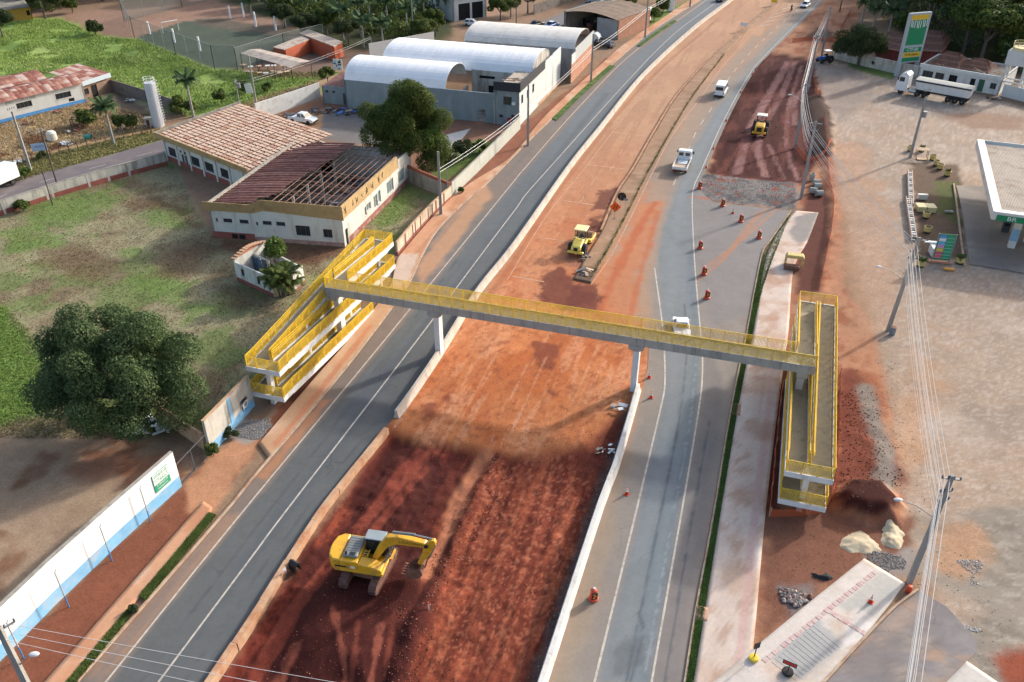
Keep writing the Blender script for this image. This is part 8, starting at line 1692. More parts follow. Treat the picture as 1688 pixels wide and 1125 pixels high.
for k in range(6): m = MB(); a,c = E0.lerp(E1,k / 6) + en * .5,E0.lerp(E1,(k + 1.02) / 6) + en * .5; m.add([a + Vector((0,0,3.0)),c + Vector((0,0,3.0)),c - en * 7 + Vector((0,0,4.3)),a - en * 7 + Vector((0,0,4.3))],[(0,1,2,3)]); m.build('roof_sheet',M_WGREY,t)
# ================================================================ trees, palms, grass, loose soil and stones
M_BARK = mat('grey_bark',(.10,.085,.07),.9,.25,2,bump=.3); M_PBARK = mat('pale_palm_trunk',(.30,.28,.25),.9,.15,1.5,(.2,.17,.14),.4,2)
LF = {'dark': leaf_mat('dark_leaves',(.032,.058,.022),(.150,.205,.085)),'mid': leaf_mat('mid_green_leaves',(.038,.062,.016),(.145,.18,.045)),'olive': leaf_mat('olive_leaves',(.028,.046,.018),(.095,.115,.045)),
      'light': leaf_mat('light_green_leaves',(.05,.09,.02),(.15,.21,.05)),'palm': leaf_mat('palm_leaves',(.030,.062,.026),(.10,.16,.065)),'yellow': leaf_mat('yellowish_leaves',(.10,.10,.02),(.22,.22,.05))}
def leaves(C, Rr, n, size, rng, shell=.55):
 """n leaf quads in ellipsoid lobes: C (k,3) centres, Rr (k,3) radii -> verts, faces"""
 k = len(C); w_ = Rr.prod(1) ** (2 / 3); idx = rng.choice(k, n, p=w_ / w_.sum())
 d = rng.normal(size=(n, 3)); d[:, 2] += .25; d /= np.linalg.norm(d, axis=1)[:, None]
 r = (shell + (1 - shell) * rng.random(n) ** .6)[:, None]
 p = C[idx] + d * Rr[idx] * r * rng.normal(1, .07, (n, 1))
 nr = d + rng.normal(scale=.75, size=(n, 3)); nr[:, 2] += .35; nr /= np.linalg.norm(nr, axis=1)[:, None]
 a = np.cross(nr, rng.normal(size=(n, 3))); a /= np.linalg.norm(a, axis=1)[:, None]; b_ = np.cross(nr, a)
 s = size * rng.uniform(.6, 1.35, (n, 1)); a = a * s; b_ = b_ * s * .62
 V = np.stack([p - a, p - b_ * .9 + nr * s * .12, p + a, p + b_ * .9 + nr * s * .12], 1).reshape(-1, 3)
 return V, np.arange(4 * n).reshape(n, 4)
def crown_lobes(rad, k, rng, cz, low=-.35, lobe=.36, flat=1.0):
 d = rng.normal(size=(k * 4,3)); d /= np.linalg.norm(d,axis=1)[:,None]; d = d[d[:,2] > low][:k]; r = rng.uniform(.42,.92,(len(d),1))
 C = d * r * np.array(rad) + np.array([0,0,cz]); Rr = np.array(rad) * lobe * rng.uniform(.65,1.25,(len(d),1)); Rr[:,2] *= flat
 return C, np.maximum(Rr, .35)
def trunk_mesh(h, r, C, rng, nlimb=7, lean=(0, 0), mt=None):
 m = MB(); top = Vector((lean[0],lean[1],h)); m.tube([(0,0,-.4),Vector((lean[0] * .3,lean[1] * .3,h * .45)),top],[r * 1.3,r,r * .7],10)
 for i in rng.choice(len(C), min(nlimb, len(C)), replace=False):
  c = Vector(C[i]); mid = top.lerp(c,.55) + Vector((0,0,-.3)); m.tube([top - Vector((0,0,.3)),mid,c],[r * .55,r * .33,r * .12],7)
 return m.mesh('trunk', mt or M_BARK)
def make_tree(seed,rad,cz,n,size,th,tr,k=22,lobe=.36,lim=8,flat=1.0,low=-.35,shell=.55,lean=(0,0),extra=None):
 rng = np.random.default_rng(seed); C,Rr = crown_lobes(rad,k,rng,cz,low,lobe,flat); C[:,0] += lean[0]; C[:,1] += lean[1]
 if extra is not None: C = np.concatenate([C,np.array([e[0] for e in extra],float)]); Rr = np.concatenate([Rr,np.array([e[1] for e in extra],float)])
 V, Fc = leaves(C, Rr, n, size, rng, shell); return V, Fc, trunk_mesh(th, tr, C, rng, lim, lean)
def plant_tree(name, label, loc, mesh, leaf, scale=1.0, rz=0.0, group=None, cat='tree'):
 t = thing(name, label, cat, loc, rz, group); t.scale = (scale,) * 3 if not isinstance(scale, tuple) else scale
 link('trunk', mesh[1], t); me = mesh[0]
 if me.materials[0] != leaf: me = me.copy(); me.materials[0] = leaf
 link('crown', me, t); return t
def TM(name, leaf, *a, **k): V, Fc, tk = make_tree(*a, **k); return (tri_mesh(name, V, Fc, leaf), tk)
big = TM('crown',LF['dark'],3,(7.9,7.0,5.2),5.9,95000,.125,3.4,.45,k=74,lobe=.24,lim=14,low=-.8,shell=.6,extra=[((-7.2,-1,4.2),(2.2,2,1.5)),((7.4,-1.5,4.8),(2.2,2,1.6)),((6.0,-2,2.6),(2.2,2,1.4)),((3.6,0,10.2),(2.2,2,1.3)),((-3.0,1,10.6),(2.0,2,1.2)),((-6.0,1,8.4),(1.8,1.8,1.3)),((7.0,1,7.6),(1.9,1.8,1.3))])
plant_tree('broad_tree','huge round dark green tree standing alone in the field at left',G(218,702),big,LF['dark'],(.86,.88,1.02))
ylw = TM('crown',LF['yellow'],31,(1.6,1.3,.7),9.6,500,.16,1,.02,k=6,lim=0); o = link('flower_tuft',ylw[0],bpy.data.objects['broad_tree']); o.location = (-3.6,.5,-.8)
midt = TM('crown',LF['mid'],8,(6.0,5.0,5.4),7.2,70000,.13,4.5,.4,k=46,lobe=.26,lim=12,low=-.75,extra=[((5.0,-1.0,3.6),(2.2,2,1.8)),((-4.6,-1,5.6),(2.0,1.8,1.8)),((-5.2,0,8.6),(1.6,1.5,1.3)),((5.6,0,7.6),(1.6,1.5,1.5)),((3.5,-2,2.2),(2.0,1.6,1.5)),((.5,0,11.4),(2.6,2.2,1.5)),((-3.2,0,2.9),(2.0,1.8,1.4))])
plant_tree('broad_tree','tall broad-leaved tree with yellowish right side in front of the grey warehouse',G(672,285),midt,LF['mid'],(1,1,1.08))
lt = TM('sunlit_leaves',LF['light'],9,(2.6,2.4,3.2),5.2,9000,.13,1,.05,k=12,lobe=.42,lim=0,low=-.9,shell=.6); o = link('sunlit_leaves',lt[0],bpy.data.objects['broad_tree.001']); o.location = (4.2,-.6,-.6)  # extra lobes in a paler leaf colour paint sunlight on the right side
rt_ = TM('crown', LF['olive'], 12, (5.3, 4.4, 3.6), 4.3, 24000, .16, 2.0, .28, k=40, lobe=.3, lim=8)
plant_tree('broad_tree','round dark tree behind the whitewashed wall beside the tractor',G(1414,108),rt_,LF['olive'])
# generic trees for the wooded background, three shapes
GT = [TM('crown',LF['dark'],20 + i,r_,z_,11000,.30,z_ * .6,.3,k=22,lobe=.34,lim=6) for i,(r_,z_) in enumerate((((5,5,5.0),7.5),((4.2,4.2,6.4),9.0),((5.8,5.2,4.0),6.0)))]
SB = [TM('crown',LF['olive'],40 + i,r_,z_,1300,.22,.6,.08,k=9,lobe=.45,lim=3) for i,(r_,z_) in enumerate((((1.6,1.5,1.2),1.2),((1.2,1.2,1.5),1.5)))]
def woods(spots, group, words):
 for k,(px,py,g,lf,sc) in enumerate(spots): plant_tree('background_tree',words[k],G(px,py),GT[g],LF[lf],sc * (1.3 if sc >= .75 else 1.15) * random.uniform(.92,1.08),random.uniform(0,6.28),group)
woods([(1520,70,1,'dark',1.3),(1560,62,0,'dark',1.25),(1600,72,2,'mid',1.35),(1640,52,0,'dark',1.3),(1680,60,1,'olive',1.3),(1540,30,0,'olive',1.3),(1590,28,1,'dark',1.3),(1640,14,2,'dark',1.4),(1700,24,0,'mid',1.4),(1490,30,2,'dark',1.2),(1615,104,2,'mid',1.0),(1470,4,0,'olive',1.2),(1740,80,0,'dark',1.3),(1790,40,1,'olive',1.4),(1560,-12,0,'dark',1.4),(1660,-20,1,'mid',1.4),(1440,-16,2,'dark',1.2),(1585,92,0,'dark',.95)],'trees behind the fuel station',
      ['tall dark tree just right of the totem top','dark dense tree behind the station roofs','wide lighter green tree in the middle of the station wood','dark tree left of the water tower top','slender olive tree above the water tower','olive tree second row behind the totem','tall dark tree at the top edge above the station roofs','broad dark tree at the top edge right of centre','mid-green tree at the top right corner','dark spreading tree directly behind the totem top','lighter low tree behind the collapsed tile roof','olive tree at the top edge left of the totem','dark tree at the right edge behind the water tower','olive tree beyond the right edge of the wood','farthest dark tree at the top edge above the totem','farthest mid-green tree at the top edge','dark tree at the top edge near the far works','small dark tree between the tile roofs and the wood'])
woods([(30,22,2,'olive',.75),(75,32,2,'olive',.7),(110,12,0,'dark',.8),(170,2,1,'dark',.9),(140,-6,0,'dark',.9),(220,-14,0,'dark',1.0),(290,-16,1,'dark',1.0),(350,-18,2,'dark',1.0),(-40,40,0,'olive',.9),(5,62,2,'olive',.55)],'trees behind the meadow at top left',
      ['olive tree right of the ochre hut','olive bushy tree at the upper end of the meadow','dark tree behind the meadow end','tall dark tree at the top edge behind the pitch corner','dark tree at the top edge left of the pitch','dark tree at the top edge behind the pitch middle','tall dark tree at the top edge above the goal','wide dark tree at the top edge right of the goal','olive tree at the left edge above the workshop','low olive tree at the left edge by the workshop roof'])
woods([(400,-12,1,'dark',.9),(440,-6,2,'olive',.8),(490,-10,0,'dark',.9),(545,-2,1,'dark',.85),(600,-4,0,'dark',.9),(650,-10,2,'olive',.9),(700,-12,0,'dark',.9),(745,-8,1,'dark',.8),(825,34,2,'mid',.5),(842,28,0,'mid',.42),(870,22,0,'olive',.55),(1010,-6,2,'mid',.8),(1050,-14,0,'olive',.9),(700,72,2,'mid',.45),(718,60,0,'mid',.42),(1085,4,2,'mid',.6),(505,66,2,'olive',.55),(540,62,0,'mid',.5),(470,46,2,'olive',.5),(575,72,2,'olive',.5),(1030,18,2,'mid',.45)],'trees and shrubs among the palms',
      ['dark tree behind the left palms','olive tree behind the pitch shrubs','dark tree at the top edge behind the orange bar','tall dark tree behind the palm row, left','dark tree behind the palm row, middle','olive tree behind the palm row, right','dark tree beside the grey far house','tall dark tree left of the far garage','round green tree in front of the far garage','small round tree right of the far garage','olive tree behind the parked black sedan','green tree behind the brown shed','olive tree at the top edge right of the shed','low green tree behind the white vault by the sheet wall','small tree right of the sheet wall','green tree at the roadside hedge top','olive shrub tree behind the orange bar','mid-green shrub tree at the foot of the palms','olive shrub tree beside the pitch','olive shrub tree between bar and white vault','small green tree just behind the brown shed roof'])
bush = TM('crown',LF['mid'],77,(1.5,1.5,1.15),2.2,2600,.17,1.3,.09,k=16,lobe=.4,lim=5); plant_tree('round_bush','small round clipped tree on a thin stem by the path',G(541,139),bush,LF['mid'])
for k,(px,py,s_,lb) in enumerate(((405,154,1.0,'leafy shrub in the meadow below the bar canopy'),(365,172,.9,'shrub behind the rusty roof ridge'),(440,152,.7,'low shrub on the path side of the meadow'),(200,214,.9,'shrub at the foot of the verge palm'),(146,208,1.2,'green shrub among the scrap'),(218,216,.9,'shrub below the white tank'),(300,190,1.3,'dark shrub beside the block wall and tank'),(120,22,1.4,'shrub on the dirt left of the pitch'),(158,58,1.4,'shrub at the meadow edge by the dirt lot'),(43,320 - 26,.6,'small shrub on the verge'),(38,348,.7,'small shrub inside the field wall'),(765,265,1.1,'green shrubs along the pale wall'),(790,252,.9,'shrub near the pale wall end'),(352,752,.45,'weeds at the foot of the blue graffiti wall'),(380,722,.4,'weeds beside the gravel by the graffiti wall'),(760,320,.35,'weed tuft on the left pavement'),(1500,122,.6,'weeds at the totem foot'),(1440,112,.6,'weeds along the whitewashed wall'),(1078,34,1.3,'green hedge bush beside the white pillar'),(1092,24,1.3,'second green hedge bush beside the white pillar'),(1062,44,1.0,'low hedge bush nearest the shed wall'),(1490,62,2.0,'pale shrub behind the tile roof house'),(1660,96,2.2,'pale shrub mass left of the water tower'),(222,1012,.26,'leafy weed in the left grass verge'),(70,262,.5,'shrub on the back street verge'))):
 plant_tree('shrub',lb,GZ(px,py),SB[k % 2],LF[('light','mid','olive')[k % 3] if k > 6 else 'mid'],s_,random.uniform(0,6),'scattered shrubs and weeds','shrub')
def undergrowth(label, polys, nl, n, hgt, leaf, seed, size=.42):
 rng = np.random.default_rng(seed); C = []
 for pl in polys:
  P = pxpoly(pl); a = np.array([[p.x,p.y] for p in P]); x = rng.uniform(a[:,0].min(),a[:,0].max(),nl * 5); y = rng.uniform(a[:,1].min(),a[:,1].max(),nl * 5); k = sdf(P,x,y) < 0; C.append(np.stack([x[k][:nl],y[k][:nl]],1))
 C = np.concatenate(C); k = len(C); h_ = hgt * rng.uniform(.35,1.0,k); C = np.concatenate([C,(h_ * .45)[:,None]],1); Rr = np.stack([h_ * .75,h_ * .75,h_ * .6],1)
 V,Fc = leaves(C,Rr,n,size,rng,.6); link('undergrowth',tri_mesh('undergrowth',V,Fc,leaf),kind='stuff',label=label,cat='bushes')
undergrowth('dense dark undergrowth of the wood behind the fuel station',[[(1440,30),(1500,70),(1580,90),(1660,110),(1760,140),(1900,100),(1800,-60),(1430,-60)]],150,32000,9,LF['dark'],5)
undergrowth('leafy undergrowth among the palms behind the warehouses',[[(395,-20),(480,44),(560,70),(660,72),(740,50),(760,-20)],[(-200,10),(100,22),(150,-10),(380,-30),(-200,-30)]],110,32000,5,LF['mid'],6)
# ---------------------------------------------------------------- palms
def frond_mesh(L, droop, wd, n=22, leaf=LF['palm'], lw=.05):
 pts = [Vector((L * math.sin(f * 1.45) * .73, 0, L * (f * .7 - droop * f * f))) for f in np.linspace(0, 1, n)]
 V = []; Fc = []; rng = np.random.default_rng(int(L * 100) + n)
 for i in range(1, n):
  d = (pts[i] - pts[i - 1]).normalized(); f = i / n; ll = wd * (math.sin(math.pi * min(1, f * .9 + .12)) ** .7)
  for s in (-1, 1):
   for e in (0, .5):
    p = pts[i - 1].lerp(pts[i],e); tip = p + Vector((d.x * ll * .55,s * ll * .9,-ll * (.38 + .25 * rng.random()))); o = len(V)
    a = d * lw; V += [tuple(p - a),tuple(p + a),tuple(tip + a * .15),tuple(tip - a * .15)]; Fc.append((o,o + 1,o + 2,o + 3))
 for i in range(1, n):
  o = len(V); w0, w1 = .05 * (1 - (i - 1) / n) + .015, .05 * (1 - i / n) + .015
  V += [tuple(pts[i - 1] + Vector((0,-w0,0))),tuple(pts[i - 1] + Vector((0,w0,0))),tuple(pts[i] + Vector((0,w1,0))),tuple(pts[i] + Vector((0,-w1,0)))]; Fc.append((o,o + 1,o + 2,o + 3))
 return tri_mesh('frond', np.array(V), np.array(Fc), leaf)
FR = [frond_mesh(3.0,.35,.75),frond_mesh(3.0,.75,.75),frond_mesh(2.8,1.15,.7)]; FRS = [frond_mesh(2.4,.5,.55,18,LF['mid'],.045),frond_mesh(2.4,.95,.55,18,LF['mid'],.045)]
def palm(label, px, py, h, sc=1.0, group=None, nf=20, lean=(0, 0), fr=FR, sr=.2):
 t = thing('palm_tree', label, 'palm tree', GZ(px, py), random.uniform(0, 6.28), group); m = MB()
 m.tube([(0,0,-.3),(lean[0] * .3,lean[1] * .3,h * .35),(lean[0],lean[1],h)],[sr * 1.35,sr * 1.1,sr * .8],9,0); m.build('trunk',M_PBARK,t)
 m = MB(); m.tube([(lean[0],lean[1],h + .002),(lean[0],lean[1],h + 1.1 * sc)],[sr * .8,sr * .35],8); m.build('crownshaft',LF['light'],t)
 for k in range(nf):
  i = 0 if k < nf * .35 else 1 if k < nf * .7 else min(2,len(fr) - 1); o = link('frond',fr[i % len(fr)],t,(lean[0],lean[1],h + (1.0 - .25 * (k / nf)) * sc)); o.rotation_euler = (random.uniform(-.15,.15),random.uniform(-.35,.12),k * 2.399 + random.uniform(-.2,.2)); o.scale = (sc * random.uniform(.85,1.1),) * 3
 return t
palm('royal palm on the verge between the scrap yard and the back street',188,238,5.2,1.0); palm('royal palm in the meadow behind the rusty roof',319,193,5.6,1.0)
PR = ((600,78,6),(632,84,6.5),(566,66,7),(595,60,8),(640,56,8),(672,62,7),(560,45,8),(610,36,9),(655,34,9),(700,40,8),(725,34,8),(510,34,9),(535,26,9),(470,22,9),(440,14,9),(480,4,9),(690,18,9),(756,22,8),(580,18,9),(635,12,9),(415,26,8))
PL = ('palm nearest the path, left of the pair','palm nearest the path, right of the pair','palm behind the orange bar','tall palm second row at left','tall palm second row at right','palm behind the sheet wall','palm third row above the orange bar','tall palm third row middle','tall palm third row right','palm left of the far garage','palm beside the far garage door','palm behind the bar roof, left','palm behind the bar roof, far','palm behind the pitch, right','palm behind the pitch at the top edge','palm at the top edge above the bar','palm in front of the grey far house','palm closest to the garage corner','palm at the top edge middle','palm at the top edge before the grey house','palm at the left end of the palm row')
for k,(px,py,h) in enumerate(PR): palm(PL[k],px,py,max(2.6,min(h * .8,(py - 6) / 6.6)),random.uniform(1.05,1.3),'royal palms behind the warehouses',18)
for k,(px,py,h) in enumerate(((1436,58,7),(1462,66,8),(1420,40,7),(1450,30,8),(1480,44,8))): palm(('left palm behind the round dark tree','palm nearest the totem on its left','palm over the far red soil','palm at the top edge left of the totem','palm in the dark wood by the totem')[k],px,py,max(2.8,min(h * .7,(py - 10) / 7)),1.25,'palms left of the totem',18)
# palm thicket in the hut
t = thing('palm_thicket', 'bushy feather palm growing out of the ruined hut', 'palm tree', G(468, 487), 0)
for k in range(5): a = k * 1.3; m = MB(); m.tube([(.5 * math.cos(a),.4 * math.sin(a),-.1),(.8 * math.cos(a),.7 * math.sin(a),2.0 + .3 * k)],[.09,.06],7); m.build('stem',M_BARK,t)
for k in range(58): a = k * 2.399; i = k % 5; q = i * 1.3; o = link('frond',FRS[k % 2],t,(.75 * math.cos(q) + random.uniform(-.3,.3),.65 * math.sin(q) + random.uniform(-.3,.3),random.uniform(1.2,3.4))); o.rotation_euler = (random.uniform(-.2,.2),random.uniform(-.7,.15),a); o.scale = (random.uniform(.8,1.15),) * 3
hb = TM('crown',LF['light'],91,(1.6,1.5,1.6),3.2,2600,.16,1.8,.1,k=16,lobe=.42,lim=5); plant_tree('young_tree','light green leafy tree inside the ruined hut behind the palm',G(460,458),hb,LF['light'])
for loc, pl in TUBPLANT:
 t = thing('tub_plant','spiky green plant in the yellow tub %s' % ('nearest the canopy corner' if loc.x < 59.5 and pl == 1 and loc.y < 126 and loc.y > 118 else 'behind the wooden stand' if pl == 1 and loc.y > 126 else 'below the wooden stand' if pl == 1 else 'left of the price board' if loc.x < 52 else 'right of the price board'),'plant',loc)
 for k in range(14): o = link('leaf',FRS[k % 2],t,(0,0,-.05)); o.rotation_euler = (0,random.uniform(-.6,-.1),k * 2.4); o.scale = (.3 if pl == 1 else .42,) * 3
# ---------------------------------------------------------------- grass as stuff
M_BLADE = attr_mat('grass_blades', ((9.0, .15),), .85, 0, spec=.15)
def tufts(name, label, polys, n, h, wd, tint, seed, blades=3, use_paint=True, zoff=0.0, mixp=.6, thr=None):
 rng = np.random.default_rng(seed); X = []; Y = []
 for pl, share in polys:
  P = pxpoly(pl); a = np.array([[p.x,p.y] for p in P]); lo,hi = a.min(0),a.max(0); want = int(n * share); got = 0
  while got < want:
   x = rng.uniform(lo[0], hi[0], want * 2); y = rng.uniform(lo[1], hi[1], want * 2); k = sdf(P, x, y) < 0
   if thr: k &= fbm(x, y, thr[0], 3, seed) > thr[1]
   X.append(x[k][:want - got]); Y.append(y[k][:want - got]); got += min(int(k.sum()), want - got)
   if k.sum() == 0: break
 X = np.concatenate(X); Y = np.concatenate(Y); N = len(X); Z = terrain(X[None],Y[None])[0] if not zoff else np.full(N,zoff)
 col = np.array(tint)[None] * np.ones((N, 3))
 if use_paint: col = col * (1 - mixp) + ground_paint(X[None], Y[None])[0] * mixp
 col = col * rng.uniform(.65,1.4,(N,1)) * np.stack([rng.uniform(.9,1.15,N),np.ones(N),rng.uniform(.8,1.1,N)],1)
 V = []; C = []
 for b_ in range(blades):
  a = rng.uniform(0,6.28,N); hh_ = h * rng.uniform(.5,1.3,N); dx_,dy_ = np.cos(a),np.sin(a); o = rng.normal(scale=wd,size=(2,N)); l_ = hh_ * rng.uniform(.2,.7,N)
  p0 = np.stack([X + o[0] - dy_ * wd * .5,Y + o[1] + dx_ * wd * .5,Z - .03],1); p1 = np.stack([X + o[0] + dy_ * wd * .5,Y + o[1] - dx_ * wd * .5,Z - .03],1); p2 = np.stack([X + o[0] + dx_ * l_,Y + o[1] + dy_ * l_,Z + hh_],1)
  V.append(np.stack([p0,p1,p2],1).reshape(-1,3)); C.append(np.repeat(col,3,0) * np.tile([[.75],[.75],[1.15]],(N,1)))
 V = np.concatenate(V); C = np.concatenate(C); return link(name,tri_mesh(name,V,np.arange(len(V)).reshape(-1,3),M_BLADE,C),kind='stuff',label=label,cat='grass')
MEAD = [(-250,45),(100,32),(172,62),(235,66),(352,116),(560,120),(430,176),(300,190),(188,134),(150,118),(-250,135)]
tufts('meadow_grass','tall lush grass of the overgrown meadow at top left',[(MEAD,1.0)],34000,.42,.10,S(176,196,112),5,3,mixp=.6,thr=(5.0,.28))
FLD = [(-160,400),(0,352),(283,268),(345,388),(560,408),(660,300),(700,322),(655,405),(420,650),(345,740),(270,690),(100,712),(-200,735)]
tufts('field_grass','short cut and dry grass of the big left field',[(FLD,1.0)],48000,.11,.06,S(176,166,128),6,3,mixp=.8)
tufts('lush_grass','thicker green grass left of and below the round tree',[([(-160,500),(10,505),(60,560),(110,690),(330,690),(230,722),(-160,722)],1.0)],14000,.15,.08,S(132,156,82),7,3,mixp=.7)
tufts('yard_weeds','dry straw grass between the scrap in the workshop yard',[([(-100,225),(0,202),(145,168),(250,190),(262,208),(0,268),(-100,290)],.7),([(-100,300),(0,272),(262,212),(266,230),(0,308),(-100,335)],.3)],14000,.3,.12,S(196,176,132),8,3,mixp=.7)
def band(A, B, n, z, h, tint, seed, name, label):
 rng = np.random.default_rng(seed); k = min(len(A),len(B)); A = resample(A,200); B = resample(B,200); f = rng.uniform(0,199,n); i = f.astype(int).clip(0,198); fr = (f - i)[:,None]; a = A[i] * (1 - fr) + A[i + 1] * fr; b_ = B[i] * (1 - fr) + B[i + 1] * fr; w_ = rng.random((n,1)); P = a * (1 - w_) + b_ * w_
 X,Y = P[:,0],P[:,1]; V = []; C = []; col = np.array(tint)[None] * rng.uniform(.6,1.5,(n,1)) * (.7 + .6 * fbm(X,Y,1.2,3,seed))[:,None]
 for q in range(3):
  ang = rng.uniform(0,6.28,n); hh_ = h * rng.uniform(.5,1.3,n); o = rng.normal(scale=.05,size=(2,n)); dx_,dy_ = np.cos(ang) * .03,np.sin(ang) * .03; z0 = np.full(n,z)
  V.append(np.stack([np.stack([X + o[0] - dy_,Y + o[1] + dx_,z0],1),np.stack([X + o[0] + dy_,Y + o[1] - dx_,z0],1),np.stack([X + o[0] + dx_ * 2,Y + o[1] + dy_ * 2,z0 + hh_],1)],1).reshape(-1,3)); C.append(np.repeat(col,3,0))
 V = np.concatenate(V); C = np.concatenate(C); link(name,tri_mesh(name,V,np.arange(len(V)).reshape(-1,3),M_BLADE,C),kind='stuff',label=label,cat='grass')
band(offset_line(RK0,.22)[:110],GS,20000,.1,.11,S(104,130,66),3,'verge_grass','mown grass strip between the right kerb and pavement')
for k,(A,B) in enumerate(GV): band(A,B,7000,.12,.13,S(116,132,70),4 + k,'verge_grass',('mown grass strip on the left pavement, near piece','mown grass strip on the left pavement, far piece')[k])
band(PX([(974,455),(1014,388),(1064,290),(1107,214),(1142,157),(1192,91)]),PX([(974,462),(1015,392),(1067,290),(1110,214),(1145,157),(1195,91)]),1600,.165,.14,S(128,124,80),8,'median_weeds','weeds growing along the right edge of the median island')
# ---------------------------------------------------------------- clods, stones, heaps
def stones(name,label,polys,n,s0,s1,cols,seed,zadd=0.0,flat=.7,m=None,pw=2.5,cat='soil',conc=0.0):
 rng = np.random.default_rng(seed); X = []; Y = []
 for pl, share in polys:
  P = pxpoly(pl); a = np.array([[p.x,p.y] for p in P]); want = int(n * share); x = rng.uniform(a[:,0].min(),a[:,0].max(),want * 6); y = rng.uniform(a[:,1].min(),a[:,1].max(),want * 6)
  if conc: c = a.mean(0); x = c[0] + (x - c[0]) * rng.random(want * 6) ** conc; y = c[1] + (y - c[1]) * rng.random(want * 6) ** conc
  k = sdf(P, x, y) + (fbm(x, y, 1.6, 3, seed) - .5) * 3 < 0; X.append(x[k][:want]); Y.append(y[k][:want])
 X = np.concatenate(X); Y = np.concatenate(Y); N = len(X); Z = terrain(X[None],Y[None])[0] + zadd; s = s0 + (s1 - s0) * rng.random(N) ** pw
 base = np.array([(1,0,0),(0,1,0),(-1,0,0),(0,-1,0),(0,0,1),(0,0,-1.)]); Fb = np.array([(0,1,4),(1,2,4),(2,3,4),(3,0,4),(1,0,5),(2,1,5),(3,2,5),(0,3,5)])
 V = base[None] * s[:,None,None] * rng.uniform(.55,1.2,(N,6,1)); a = rng.uniform(0,6.28,N); c,sn_ = np.cos(a)[:,None],np.sin(a)[:,None]
 V = np.stack([V[...,0] * c - V[...,1] * sn_,V[...,0] * sn_ + V[...,1] * c,V[...,2] * flat],-1) + np.stack([X,Y,Z + s * .25],1)[:,None]
 col = np.array([cols[i] for i in rng.integers(0,len(cols),N)]) * rng.uniform(.7,1.25,(N,1)); Fc = (Fb[None] + (np.arange(N) * 6)[:,None,None]).reshape(-1,3)
 return link(name,tri_mesh(name,V.reshape(-1,3),Fc,m or M_BLADE,np.repeat(col,6,0)),kind='stuff',label=label,cat=cat)
stones('soil_clods','loose red clods strewn over the excavation floor',[([(660,720),(1020,690),(985,850),(893,1125),(850,1250),(300,1250),(380,1125),(550,870)],1.0)],9000,.010,.06,[S(128,64,46),S(160,92,66),S(98,46,36),S(186,124,94)],1)
stones('soil_clods','clods thrown along the dark furrow beside the excavator',[([(815,750),(850,760),(760,930),(700,1040),(660,1160),(620,1160),(690,980),(750,860)],1.0)],2500,.012,.08,[S(110,52,40),S(150,84,60),S(86,40,34),S(190,140,112)],2)
stones('soil_clods','rubble and clods along the foot of the white barrier',[([(1040,655),(1052,655),(985,850),(900,1110),(880,1110),(960,860)],1.0)],2500,.02,.09,[S(112,96,88),S(150,140,132),S(120,64,50)],3)
stones('soil_clods','clods in the dark red cutting of the right works',[(CUT,.75),([(1370,640),(1440,640),(1480,790),(1370,830)],.25)],4000,.03,.1,[S(98,48,40),S(130,80,66),S(80,40,34)],4)
stones('gravel','grey crushed gravel at the end of the asphalt bay',[([(1160,286),(1312,300),(1310,344),(1150,328)],1.0)],9000,.02,.07,[S(150,146,142),S(110,108,108),S(170,160,150)],5)
stones('gravel','small heap of grey gravel beside the graffiti wall',[([(388,692),(440,690),(448,702),(405,728),(376,720)],1.0)],3500,.02,.08,[S(176,172,168),S(140,136,132)],6,.02)
stones('rubble_heap','heap of broken concrete and stones beside the corner pavement',[([(1284,985),(1310,962),(1345,968),(1346,992),(1325,1018),(1298,1015)],1.0)],1300,.03,.24,[S(176,168,162),S(140,132,126),S(196,178,166),S(136,96,82)],7,.05,pw=3.5,cat='rubble',conc=.5)
stones('rubble_heap','grey gravel strewn at the far end of the corner pavement',[([(1432,922),(1500,908),(1508,945),(1480,950)],1.0)],1300,.02,.08,[S(180,174,168),S(150,144,138)],8,.02,cat='rubble')
stones('rubble_heap','pale cobbles spilled on the forecourt at bottom right',[([(1590,930),(1618,922),(1625,945),(1608,965),(1592,955)],.5),([(1585,1030),(1610,1025),(1640,1050),(1620,1058)],.5)],900,.03,.09,[S(216,208,200),S(186,178,170)],9,.0,cat='rubble')
stones('stones','small stones scattered over the right works and forecourt',[([(1380,560),(1500,600),(1560,900),(1680,1000),(1640,1120),(1540,980),(1260,1040),(1270,860),(1370,850)],1.0)],2500,.015,.06,[S(180,166,150),S(140,110,92),S(110,96,88)],10)
stones('stones','crumbs of soil scattered over the dusty old carriageway',[([(720,640),(860,440),(1010,240),(1070,240),(1000,400),(1060,540),(1040,640),(960,720),(720,700)],1.0)],3500,.015,.07,[S(170,92,60),S(140,74,52),S(196,140,104)],11,.06)
M_SAND = mat('pale_sand',S(208,192,162),.95,.1,1.5,S(190,160,124),.5,1.0,bump=.5,bscale=12); M_DSOIL = mat('dark_asphalt_spoil',(.03,.028,.026),.95,.25,2,bump=.6)
def heap(name, label, poly, h, m, cat, seed):
 P = pxpoly(poly); a = np.array([[p.x,p.y] for p in P]); x = np.linspace(a[:,0].min() - .3,a[:,0].max() + .3,46); y = np.linspace(a[:,1].min() - .3,a[:,1].max() + .3,46); X,Y = np.meshgrid(x,y)
 d = -sdf(P,X,Y) + (fbm(X,Y,.8,3,seed) - .5) * .9; mx = d.max(); Z = terrain(X,Y) - .05 + h * np.where(d > 0,sstep(0,1,d / mx),d * .3) * (.4 + 1.2 * fbm(X,Y,.9,4,seed + 1))
 link(name, grid_mesh(name, np.stack([X, Y, Z], -1), None, m), label=label, cat=cat)
